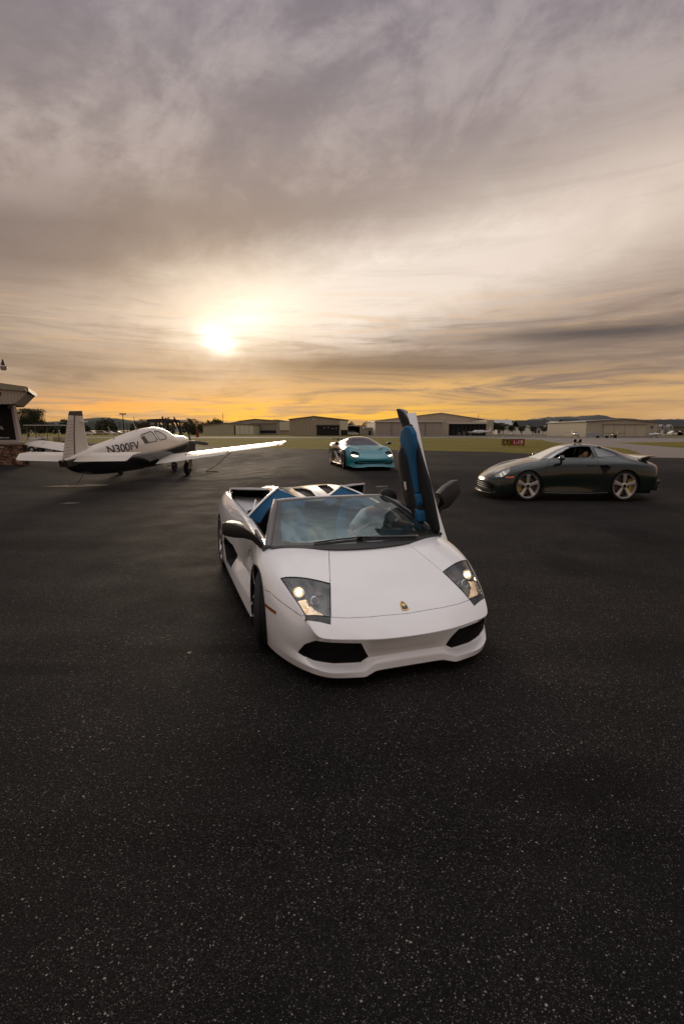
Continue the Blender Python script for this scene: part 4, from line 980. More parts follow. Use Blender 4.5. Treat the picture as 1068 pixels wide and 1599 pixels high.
def golf_cart():
    d = 32.5; x = at(73, d); e = empty('golf_cart', (x, d, .36), 0, 'white golf cart with a long canopy behind the aircraft wing', 'golf cart')
    c = M_WPL
    bm = bmesh.new(); box(bm, (0, 0, 1.80), (2.30, 1.1, .05), None, .02); bmo('canopy', bm, mat('canopy_white', (.5, .46, .40), .5), e)
    bm = bmesh.new()
    for px, py in ((-1.0, -.45), (-1.0, .45), (1.0, -.45), (1.0, .45)): tube(bm, [(px, py, 1.78), (px*.98, py, .5)], .022, 6)
    tube(bm, [(.28, -.45, 1.78), (.28, -.45, .7)], .022, 6); bmo('canopy_post', bm, M_GREY, e, kind='stuff')
    bm = bmesh.new(); prism(bm, [(-1.15, .30), (-.45, .30), (-.35, .55), (-.30, .98), (-.85, 1.0), (-1.12, .75)], -.5, .5, 'y'); es = list(bm.edges); bmesh.ops.bevel(bm, geom=es, offset=.04, segments=2, affect='EDGES'); bmo('front_cowl', bm, c, e, 40)
    bm = bmesh.new(); box(bm, (0, 0, .33), (2.3, .95, .10)); bmo('chassis', bm, M_BLK, e)
    bm = bmesh.new(); prism(bm, [(.35, .35), (1.25, .35), (1.25, .62), (.35, .62)], -.5, .5, 'y'); bmo('rear_body', bm, c, e)
    for sx in (.45, .95):
        bm = bmesh.new(); box(bm, (sx, 0, .72), (.42, .9, .13), None, .04); box(bm, (sx+.2, 0, .92), (.12, .9, .30), ry(-.12), .04); bmo('seat', bm, mat('seat_tan', (.38, .30, .17), .6), e, 40)
    bm = bmesh.new(); tube(bm, [(-.30, -.25, .75), (-.12, -.25, .98)], .018, 6); tube(bm, [(-.12+.17*cos(q*pi/8)*.55, -.25+.17*sin(q*pi/8), .98-.17*cos(q*pi/8)*.7) for q in range(16)], .014, 6, closed=True); bmo('steering_wheel', bm, M_BLK, e)
    for sx in (-.78, .82):
        for sy in (-.48, .48):
            w = empty('wheel', (sx, sy, .24)); w.parent = e
            bm = bmesh.new(); lathe(bm, [(.13, -.09), (.22, -.10), (.24, -.06), (.24, .06), (.22, .10), (.13, .09)], 20, 'y'); bmo('tyre', bm, M_RUB, w)
            bm = bmesh.new(); lathe(bm, [(.13, -.05), (.05, -.08), (.0005, -.08)], 14, 'y'); lathe(bm, [(.13, .05), (.0005, .08)], 14, 'y'); bmo('rim', bm, M_SIL, w)
golf_cart()
def tug():
    d = 27.5; x = at(263, d); e = empty('ramp_tug', (x, d, .36), 0, 'dark canopied ramp tug behind the aircraft nose', 'tug')
    M = mat('tug_dark', (.030, .027, .026), .6)
    top = CAMH-(656-672.66)*d/780-.36
    bm = bmesh.new(); prism(bm, [(-.92, top-.10), (-.85, top+.02), (0, top+.06), (.80, top+.0), (.92, top-.12), (.80, top-.14), (-.86, top-.14)], -.7, .7, 'y'); bmo('canopy', bm, M, e)
    bm = bmesh.new(); lathe(bm, [(.05, top+.05), (.05, top+.14), (.03, top+.19), (.0005, top+.2)], 8, 'z', (-.28, 0, 0)); bmo('beacon', bm, mat('beacon_dark', (.12, .03, .02), .4), e)
    bm = bmesh.new()
    for a, b in ((-.85, -.90), (-.25, -.15), (.45, .40), (.80, 1.02)):
        for sy in (-.6, .6): tube(bm, [(a, sy, top-.1), (b, sy, .7)], .04, 6)
    bmo('canopy_post', bm, M, e, kind='stuff')
    bm = bmesh.new(); prism(bm, [(-1.2, .3), (1.2, .3), (1.25, .9), (.5, 1.0), (.3, .8), (-.5, .8), (-.6, 1.1), (-1.2, 1.1)], -.7, .7, 'y'); bmo('body', bm, M, e)
    for sx in (-.8, .8):
        for sy in (-.7, .7): bm = bmesh.new(); lathe(bm, [(.3, -.1), (.32, 0), (.3, .1), (.0005, .1)], 14, 'y', (sx, sy, .32)); bmo('wheel', bm, M_RUB, e)
    for nm, px, dd, m in (('fuel_cabinet', 308, 120, mat('cabinet_red', (.20, .02, .015), .6)),):
        q = empty(nm, (at(px, dd), dd, .36), 0, 'small red cabinet left of the pale hangar', 'cabinet'); bm = bmesh.new(); box(bm, (0, 0, 1.0), (.5, .5, 1.3), None, .05); box(bm, (0, 0, .18), (.6, .6, .36)); box(bm, (0, -.27, 1.1), (.3, .03, .5)); bmo('cabinet_body', bm, m, q)
tug()
# ================================================================ single engine aircraft at the left
def build_plane():
    S, ZS = 1.057, .99
    e = empty('light_aircraft', (-7.94, 21.095, 0), 1.474, 'white and black low wing aircraft with forward swept fin marked N300FV', 'airplane')
    GZ = .0
    def c(x, y, z): return Vector((x*S, y*S, z*ZS+GZ))
    M_PW = mat('aircraft_cream', (.66, .60, .53), .35, coat=.4, noisy=.05, nscale=2)
    M_PW2 = mat('control_cream', (.60, .54, .47), .45, coat=.2, noisy=.08, nscale=4)
    M_PB = mat('aircraft_black', (.010, .010, .012), .22, coat=.6)
    # fuselage cage: (x, half width, top z, widest z, bottom z, top squareness)
    st = [(-5.50, .05, .98, .85, .76), (-5.1, .13, 1.06, .80, .50), (-4.4, .25, 1.26, .82, .37), (-3.6, .36, 1.42, .86, .31), (-2.9, .43, 1.53, .90, .29), (-2.3, .48, 1.66, .94, .28), (-1.7, .51, 1.79, .98, .28), (-1.05, .54, 1.92, 1.0, .29),
          (-.3, .56, 2.0, 1.05, .32), (.25, .56, 2.03, 1.08, .35), (.8, .55, 1.97, 1.10, .44), (1.25, .52, 1.80, 1.12, .50), (1.6, .50, 1.66, 1.15, .56), (2.2, .46, 1.66, 1.22, .66), (2.75, .39, 1.62, 1.28, .80), (2.98, .27, 1.52, 1.34, 1.02), (3.02, .14, 1.44, 1.36, 1.24)]
    G = []
    for x, w, zt, zm, zb in st:
        r = []
        for k in range(9):
            a = pi/2-pi*k/8; h = zt-zm if a > 0 else zm-zb; y = w*max(0., cos(a))**.75 if 0 < k < 8 else 0
            cab = 1.0
            if -1.3 < x < 1.3 and 0 < k < 4: y *= (1.0, .88, .94, 1.)[k] if k < 4 else 1
            r.append((x*S, y*S, (zm+h*sin(a))*ZS+GZ))
        G.append(r)
    sh = Shell([G], [], 2)
    def z_(x, z): return (x*S, z*ZS+GZ)
    blk = [z_(-5.7, .80), z_(-3, .84), z_(-1.6, .93), z_(0, 1.02), z_(1.4, 1.14), z_(2.6, 1.26), z_(3.2, 1.30), z_(3.3, .2), z_(-5.7, .2)]
    strp = [z_(-5.7, .80), z_(-5.7, .83), z_(-3, .88), z_(-1.6, .99), z_(0, 1.09), z_(1.4, 1.21), z_(2.6, 1.31), z_(3.2, 1.35)]+[z_(3.2, 1.30), z_(2.6, 1.26), z_(1.4, 1.14), z_(0, 1.02), z_(-1.6, .93), z_(-3, .84)]
    sh.cut(2, blk, 'y'); sh.cut(3, strp, 'y')
    W1 = roundpoly([z_(-1.50, 1.34), z_(-1.60, 1.58), z_(-1.45, 1.68), z_(-.62, 1.82), z_(-.54, 1.42)], .2, 3); W2 = roundpoly([z_(-.40, 1.44), z_(-.46, 1.83), z_(-.12, 1.82), z_(.26, 1.62), z_(.24, 1.50)], .25, 3)
    sh.cut(4, W1, 'y', only=(0,)); sh.cut(5, W2, 'y', only=(0,))
    WSH = [(.95*S, 0), (.95*S, .30*S), (.85*S, .46*S), (1.5*S, .40*S), (1.6*S, 0)]
    sh.cut(6, WSH, 'z', only=(0,), lim=lambda c_, n: n.z > .2 and c_.z > 1.55)
    P = sh.piece
    P(sh.faces([0]), 'upper_fuselage', M_PW, e, gap=0, rim=0); P(sh.faces([2]), 'lower_fuselage', M_PB, e, gap=0, rim=0); P(sh.faces([3]), 'side_stripe', mat('stripe_grey', (.30, .27, .24), .35, coat=.3), e, gap=0, rim=0)
    MWIN = mat('cabin_window', (.40, .38, .33), .3, coat=.6)
    for sg in (1, -1):
        for t_, nm in ((4, 'rear_window'), (5, 'front_window')):
            w = P(sh.faces([t_], sg), nm, MWIN, e, gap=.004, rim=.01, offset=-.006)
            bd = W1 if t_ == 4 else W2; pts = []
            for x, z in bd:
                q = sh.ray((x, sg*2, z), (0, -sg, 0))[0]
                if q: pts.append(q)
            bm = bmesh.new(); tube(bm, pts, .017, 5, closed=True); bmo('window_seal', bm, mat('seal_dark', (.05, .045, .04), .5), w)
        # dark drawn curtain edge inside the rear window
        bm = bmesh.new(); V = []
        for x, z in (z_(-1.47, 1.37), z_(-1.55, 1.58), z_(-1.34, 1.65), z_(-1.24, 1.39)):
            q = sh.ray((x, sg*2, z), (0, -sg, 0))[0]; V.append(q+Vector((0, sg*.014, 0)))
        quad(bm, V); bmo('curtain', bm, mat('curtain_dark', (.07, .06, .055), .8), e)
    P(sh.faces([6]), 'windscreen', M_WIN, e, gap=.003, rim=.01, offset=-.004)
    # registration on both flanks
    for sg in (-1, 1):
        me = text_mesh('N300FV', .36, .002, .018, .14, 'LEFT'); bm = bmesh.new(); bm.from_mesh(me); bmesh.ops.triangulate(bm, faces=bm.faces)
        for _ in range(3):
            le = [ed for ed in bm.edges if ed.calc_length() > .05]
            if le: bmesh.ops.subdivide_edges(bm, edges=le, cuts=1); bmesh.ops.triangulate(bm, faces=bm.faces)
        xs = [v.co.x for v in bm.verts]; L = max(xs)
        for v in bm.verts:
            u = v.co.x/L if sg < 0 else 1-v.co.x/L; x = -3.74+1.85*u; z = 1.03+.14*u+v.co.y*1.08; dz = v.co.z
            q = sh.ray((x*S, sg*2, z*ZS), (0, -sg, 0))[0]
            v.co = (q+Vector((0, sg*(.010+dz), .0))) if q is not None else Vector((x*S, sg*.3, z*ZS))
        bmo('registration', bm, mat('registration_black', (.012, .012, .012), .4), e)
    # ---- lifting surfaces
    def wing(secs, m, name, parent=e, n=9, close=True):
        """secs: (LE point, TE point, thickness)"""
        bm = bmesh.new(); pr = None
        for le, te, th in secs:
            le, te = Vector(le), Vector(te); ring = []; ch = te-le; up = Vector((0, 0, 1)) if abs(ch.z) < .8*ch.length else Vector((0, 1, 0))
            if name in ('fin', 'rudder', 'fin_cap'): up = Vector((0, 1, 0))
            for k in range(n): t = (1-cos(pi*k/(n-1)))/2; ring.append(bm.verts.new(le+ch*t+up*th*(1.48*sqrt(t)-.63*t-1.76*t*t+1.42*t**3-.51*t**4+.002)))
            for k in range(n-2, 0, -1): t = (1-cos(pi*k/(n-1)))/2; ring.append(bm.verts.new(le+ch*t-up*th*.8*(1.48*sqrt(t)-.63*t-1.76*t*t+1.42*t**3-.51*t**4+.002)))
            if pr:
                for k in range(len(ring)): bm.faces.new((pr[k], pr[(k+1) % len(ring)], ring[(k+1) % len(ring)], ring[k]))
            else: bm.faces.new(ring)
            pr = ring
        bm.faces.new(pr); bmesh.ops.recalc_face_normals(bm, faces=bm.faces); return bmo(name, bm, m, parent, 40)
    for sg in (1, -1):
        L = lambda t: (c(.98-.15*t, sg*(.45+4.85*t), .78+.62*t)); Tq = lambda t, f=1.: c(.98-.15*t-(1.95-.80*t)*f, sg*(.45+4.85*t), .78+.62*t-.20*f+.06*t)
        w = wing([(L(0), Tq(0, .74), .16), (L(.5), Tq(.5, .74), .12), (L(.97), Tq(.97, .74), .09)], M_PW, 'wing')
        wing([(L(.97), Tq(.97, .98), .09), (L(.99)+Vector((-.1, 0, .01)), Tq(.995, .92), .05)], M_PW, 'wing_tip')
        wing([(Tq(.02, .76), Tq(.02, 1.)+Vector((0, 0, -.10)), .05), (Tq(.56, .76), Tq(.56, 1.)+Vector((0, 0, -.07)), .04)], M_PW2, 'flap')
        wing([(Tq(.575, .76), Tq(.575, 1.), .04), (Tq(.95, .76), Tq(.95, 1.), .03)], M_PW2, 'aileron')
        # panel joints
        bm = bmesh.new()
        for t in (.22, .45, .70, .88): tube(bm, [L(t)*(1-f)+Tq(t, .74)*f+Vector((0, 0, .055+.04*(1-t))) if False else (L(t).lerp(Tq(t, .74), f)+Vector((0, 0, .020+.10*(f*(1-f))*(1.6-t)))) for f in (.15, .35, .55, .8)], .006, 4)
        bmo('panel_joint', bm, M_GREY, e, kind='stuff')
        # tailplane and drooping elevator
        A0, A1 = c(-4.25, sg*.12, 1.10), c(-4.50, sg*1.78, 1.13); B0, B1 = c(-4.85, sg*.12, 1.04), c(-4.93, sg*1.78, 1.07); C0, C1 = c(-5.32, sg*.18, .88), c(-5.16, sg*1.72, .90)
        wing([(A0, B0, .07), (A1, B1, .05)], M_PW, 'tailplane'); el = wing([(B0+Vector((-.01, 0, 0)), C0, .035), (B1+Vector((-.01, 0, 0)), C1, .03)], M_PW2, 'elevator')
        bm = bmesh.new(); tube(bm, [A1+Vector((.06, 0, -.01)), B1, C1+Vector((-.02, 0, .01))], [.030, .035, .02], 8); bmo('tailplane_tip', bm, M_PW, e, 50)
        bm = bmesh.new()
        for k in range(13): t = .06+.88*k/12; a = B0.lerp(B1, t); b = C0.lerp(C1, t+.012); tube(bm, [a.lerp(b, .18)+Vector((0, 0, .036)), a.lerp(b, .9)+Vector((0, 0, .022))], .004, 4)
        bmo('rib', bm, mat('rib_cream', (.54, .49, .42), .5), el, kind='stuff')  # ribs slightly darker than the elevator skin
        # main gear
        g = empty('main_gear', c(0, sg*1.4, .26)); g.parent = e; gc = c(0, sg*1.4, .26)
        bm = bmesh.new(); lathe(bm, [(.10, -.07), (.22, -.085), (.262, -.05), (.262, .05), (.22, .085), (.10, .07)], 26, 'y'); bmo('tyre', bm, M_RUB, g, 40)
        bm = bmesh.new(); lathe(bm, [(.11, -.05), (.05, -.07), (.0005, -.07)], 16, 'y'); lathe(bm, [(.11, .05), (.0005, .07)], 16, 'y'); bmo('wheel_hub', bm, M_DGREY, g, 40)
        bm = bmesh.new(); tube(bm, [(0, -sg*.1, 0), (.02, -sg*.05, .62)], .035, 8); bmo('strut', bm, M_GREY, g)
        bm = bmesh.new(); box(bm, (-.02, sg*.14, .25), (.36, .02, .52), rx(sg*-.10), .006); bmo('gear_door', bm, M_PW, g)
        bm = bmesh.new(); box(bm, c(-.28, sg*.95, .56), (.30, .03, .30)); bmo('well_door', bm, M_PB, e)
        bm = bmesh.new(); box(bm, c(-.45, sg*.95, .42), (.24, .30, .02)); bmo('boarding_step', bm, mat('step_grey', (.25, .22, .17), .6), e)
    # fin, rudder and cap
    F = lambda x, z, y=0: c(x, y, z)
    wing([(F(-4.20, 1.02), F(-4.98, .92), .055), (F(-4.33, 1.7), F(-4.92, 1.7), .05), (F(-4.395, 2.30), F(-4.82, 2.30), .04)], M_PW2, 'fin')
    wing([(F(-4.99, .92), F(-5.58, .88), .035), (F(-4.93, 1.7), F(-5.30, 1.7), .028), (F(-4.83, 2.30), F(-5.12, 2.30), .02)], M_PW2, 'rudder')
    wing([(F(-4.395, 2.305), F(-5.12, 2.305), .045), (F(-4.42, 2.475), F(-5.05, 2.44), .035)], mat('fin_cap_dark', (.035, .030, .030), .4), 'fin_cap')
    bm = bmesh.new()
    for sg in (1, -1):
        for k in range(12):
            z = 1.02+k*.10; xa = -5.02+.10*(z-1)*.9; xb = -5.50+.37*(z-.95)/1.3
            tube(bm, [F(xa, z+.02, sg*.030), F((xa+xb)/2, z+.01, sg*.026), F(xb, z-.015, sg*.012)], .0045, 4)
    bmo('rib', bm, mat('rib_line', (.13, .11, .10), .6), e, kind='stuff')
    bm = bmesh.new(); tube(bm, [F(-4.985, .93), F(-4.925, 1.7), F(-4.825, 2.3)], .034, 4, flat=.9); bmo('rudder_hinge_line', bm, mat('seal_grey', (.12, .11, .10), .5), e)
    bm = bmesh.new(); tube(bm, [F(-4.62, 2.13, -.06), F(-4.28, 2.13, -.06)], .022, 6); tube(bm, [F(-4.62, 2.13, .06), F(-4.28, 2.13, .06)], .022, 6); bmo('fin_probe', bm, M_PW, e)
    # dorsal fillet
    bm = bmesh.new(); V = [F(-4.22, 1.30), F(-3.2, 1.20), F(-4.22, 1.0)]; prism(bm, [(v.x, v.z) for v in V], -.03, .03, 'y'); bmo('dorsal_fillet', bm, M_PW, e)
    bm = bmesh.new(); prism(bm, [z_(-5.55, .92), z_(-4.95, .98), z_(-4.75, .78), z_(-5.50, .72)], -.14, .14, 'y'); bmo('tail_fairing', bm, mat('tail_dark', (.025, .023, .022), .4), e)  # fairing in its own dark paint, like the lower fuselage
    # aerials
    for x, z, L_, r in ((-2.75, 1.55, .42, .035), (-1.15, 1.84, .34, .03)):
        bm = bmesh.new(); tube(bm, [F(x, z), F(x-.30*L_/.4, z+L_)], [r, .012], 8, flat=.5); bmo('aerial_blade', bm, M_PW, e, 50)
    bm = bmesh.new(); tube(bm, [F(-1.05, 1.87), F(-1.35, 2.38)], .010, 5); bmo('whip_aerial', bm, M_GREY, e)
    # engine front and propeller
    bm = bmesh.new(); lathe(bm, [(.15, 3.02), (.15, 3.10), (.11, 3.25), (.05, 3.34), (.0005, 3.36)], 20, 'x', c(0, 0, 1.36)); bmo('spinner', bm, mat('spinner_red', (.40, .10, .07), .3, coat=.5), e, 50)
    for k, a in enumerate((112, 232, -8)):
        bm = bmesh.new(); dv = Vector((0, -cos(R(a)), sin(R(a)))); dn = Vector((0, sin(R(a)), cos(R(a)))); ctr = c(3.10, 0, 1.36); pr = None
        for r, w_, tw in ((.10, .035, 1.2), (.30, .075, .95), (.60, .085, .6), (.88, .070, .4), (1.0, .03, .35)):
            wv = (dn*cos(tw)+Vector((1, 0, 0))*sin(tw))*w_; tv = (Vector((1, 0, 0))*cos(tw)-dn*sin(tw))*.012; p = ctr+dv*r*1.22
            ring = [bm.verts.new(p+wv), bm.verts.new(p+tv), bm.verts.new(p-wv), bm.verts.new(p-tv)]
            if pr:
                for i in range(4): bm.faces.new((pr[i], pr[(i+1) % 4], ring[(i+1) % 4], ring[i]))
            else: bm.faces.new(ring)
            pr = ring
        bm.faces.new(pr); bmesh.ops.recalc_face_normals(bm, faces=bm.faces); bmo('propeller_blade', bm, M_BLK, e, 60)
    g = empty('nose_gear', c(1.95, 0, .2)); g.parent = e
    bm = bmesh.new(); lathe(bm, [(.08, -.05), (.19, -.06), (.21, 0), (.19, .06), (.08, .05)], 20, 'y'); tube(bm, [(0, .0, 0), (.05, 0, .6)], .035, 8); bmo('nose_wheel', bm, M_RUB, g, 50)
    bm = bmesh.new(); tube(bm, [c(2.4, .15, .6), c(2.5, .16, .45)], .03, 8); bmo('exhaust_pipe', bm, M_GREY, e)
    bm = bmesh.new(); tube(bm, [c(-1.2, -.3, .40), c(-1.55, -.3, .26)], .015, 6); bmo('belly_step', bm, M_GREY, e)
    # tie downs
    M_RP = mat('tie_rope', (.16, .13, .10), .9)
    tail = e.matrix_world if False else None
    bpy.context.view_layer.update(); MW = Matrix.Translation((-7.94, 21.095, 0)) @ Matrix.Rotation(1.474, 4, 'Z')
    a = MW @ c(-4.55, 0, .50); b = Vector((-8.95, 16.75, gz(16.75, -9)+.03))
    bm = bmesh.new(); tube(bm, [a, a.lerp(b, .5)-Vector((0, 0, .04)), b], .012, 5); tube(bm, [b+Vector((.25, .1, .005)), b, b+Vector((-.18, -.12, .0))], .016, 5); bmo('tie_chain', bm, M_RP, None, None, label='tie-down chain from the aircraft tail to the pale ground pad', cat='chain')
    a = MW @ c(.1, -3.2, 1.0); b = Vector((at(318, 22.0), 22.0, .04)); bm = bmesh.new(); tube(bm, [a, a.lerp(b, .55)-Vector((0, 0, .1)), b], .012, 5); tube(bm, [b, b+Vector((.35, .05, 0)), b+Vector((.6, -.1, 0))], .02, 5); bmo('tie_chain', bm, M_RP, None, None, label='tie-down chain hanging under the right wing of the aircraft', cat='chain')
    pad = wob([(-9.9, 16.35), (-8.9, 16.2), (-7.9, 16.6), (-7.9, 16.9), (-8.9, 17.0)], .12, 4, 3)
    bm = bmesh.new(); vs = [bm.verts.new((x, y, gz(y, x)+.006)) for x, y in pad]; f = bm.faces.new(vs); bmesh.ops.triangulate(bm, faces=[f]); bmo('tie_down_pad', bm, mat('worn_concrete', (.17, .13, .10), .9, noisy=.4, nscale=3), None, None, kind='structure')
    for i, (px, d) in enumerate(((305, 22.4), (355, 22.3), (400, 19.7), (413, 17.0), (640, 15.6), (655, 15.7), (596, 14.9), (100, 12.5))):
        x = at(px, d); pd = wob([(x-.22, d-.10), (x+.2, d-.07), (x+.24, d+.08), (x-.15, d+.1)], .08, 3, i)
        bm = bmesh.new(); f = bm.faces.new([bm.verts.new((a_, b_, gz(b_, a_)+.007)) for a_, b_ in pd]); bmesh.ops.triangulate(bm, faces=[f]); bmo('repair_patch', bm, mat('patch_grey', (.10, .09, .085), .9, noisy=.4, nscale=6), None, None, kind='structure')
build_plane()
# ================================================================ white open sports car
def lerp(a, b, t): return tuple(a[i]+(b[i]-a[i])*t for i in range(len(a)))
def make_wheel(name, parent, c, Ro, w, rimr, side, steer=0., spokes=5, spoke_m=None, style='star', tyre_seg=40, caliper=None, capm=None):
    """wheel > tyre, rim; axis along y, outer face towards side*y"""
    e = empty(name, c); e.parent = parent; e.rotation_euler = (0, 0, steer)
    spoke_m = spoke_m or M_SIL
    bm = bmesh.new(); h = w/2; s = side
    prof = [(rimr, -h*.86), (rimr+.02, -h*.95), (Ro-.03, -h), (Ro-.012, -h*.93), (Ro-.002, -h*.8)]
    gr = [-.55, -.18, .18, .55]
    for g in gr: prof += [(Ro, h*(g-.05)), (Ro-.008, h*(g-.045)), (Ro-.008, h*(g+.045)), (Ro, h*(g+.05))]
    prof += [(Ro-.002, h*.8), (Ro-.012, h*.93), (Ro-.03, h), (rimr+.02, h*.95), (rimr, h*.86)]
    lathe(bm, prof, tyre_seg*2, 'y')
    # cross cuts of the tread: shift alternating shoulder vertices in
    bmo('tyre', bm, M_RUB, e, 40)
    bm = bmesh.new()
    y0 = s*h*.80
    lathe(bm, [(rimr+.004, s*h*.88), (rimr+.006, s*h*.95), (rimr-.006, s*h*.93), (rimr-.012, s*h*.80), (rimr-.02, s*h*.2), (rimr-.03, -s*h*.8), (rimr-.05, -s*h*.85)], 48, 'y')
    n = spokes
    for k in range(n):
        a = 2*pi*k/n+pi/2
        if style == 'star': strips = [(0., .075, .045)]
        elif style == 'y': strips = [(.13, .022, .02), (-.13, .022, .02)]
        else: strips = [(0., .03, .022)]
        for da, wi, wo in strips:
            def P(r, t, dy):
                aa = a+da*max(0, (r-.05)/rimr)*1.1
                return Vector((r*cos(aa)-t*sin(aa), y0+s*dy, r*sin(aa)+t*cos(aa)))
            rows = [(.03, wi, .0), (rimr*.35, wi*.86, -.002), (rimr*.7, lerp((wi,), (wo,), .7)[0], .008), (rimr-.004, wo*1.15, .016)]
            if style == 'star': rows = [(.05, .030, -.005), (rimr*.45, .038, .0), (rimr*.8, .047, .010), (rimr-.002, .06, .018)]
            pr = None
            for (r, t, dy) in rows:
                q = [bm.verts.new(P(r, -t, dy-.03)), bm.verts.new(P(r, -t*.9, dy)), bm.verts.new(P(r, 0, dy+.006)), bm.verts.new(P(r, t*.9, dy)), bm.verts.new(P(r, t, dy-.03))]
                if pr:
                    for i in range(4): bm.faces.new((pr[i], pr[i+1], q[i+1], q[i]))
                pr = q
    lathe(bm, [(.075, y0-s*.03), (.07, y0+s*.002), (.045, y0+s*.012), (.0005, y0+s*.012)], 24, 'y')
    bmesh.ops.recalc_face_normals(bm, faces=bm.faces)
    r = bmo('rim', bm, spoke_m, e, 35)
    bm = bmesh.new(); lathe(bm, [(.04, y0+s*.010), (.038, y0+s*.022), (.0005, y0+s*.024)], 20, 'y'); bmo('hub_cap', bm, capm or M_BLKG, r, 35)
    bm = bmesh.new(); lathe(bm, [(.10, y0-s*.10), (rimr*.78, y0-s*.10), (rimr*.78, y0-s*.125), (.10, y0-s*.125)], 40, 'y'); lathe(bm, [(.0005, y0-s*.11), (.10, y0-s*.09)], 20, 'y')
    bmo('brake_disc', bm, mat('brake_disc', (.11, .11, .115), .4, metal=.7), e, 35)
    if caliper:
        bm = bmesh.new()
        A = arc(0, 0, rimr*.90, -40, 40, 8); B = arc(0, 0, rimr*.56, 40, -40, 8)
        prism(bm, A+B, y0-s*.085, y0-s*.135); 
        o = bmo('brake_caliper', bm, caliper[0], e, 35); o.rotation_euler = (0, caliper[1], 0)
    bm = bmesh.new(); lathe(bm, [(rimr+.03, -s*h*.5), (.01, -s*h*.5)], 24, 'y'); bmo('wheel_back', bm, M_DARK, e)
    return e
def arch_liner(parent, cx, cz, r, y0, y1, side, m=None):
    bm = bmesh.new(); A = arc(cx, cz, r, -25, 205, 20); o = []
    for (px, pz) in A: o.append((bm.verts.new((px, side*y0, pz)), bm.verts.new((px, side*y1, pz)), bm.verts.new((px, side*(y0-.001), cz))))
    for a, b in zip(o, o[1:]):
        bm.faces.new((a[0], b[0], b[1], a[1])); 
    ctr = bm.verts.new((cx, side*y0, cz))
    for a, b in zip(o, o[1:]): bm.faces.new((a[0], b[0], ctr))
    return bmo('wheel_well', bm, m or M_DARK, parent, 50)

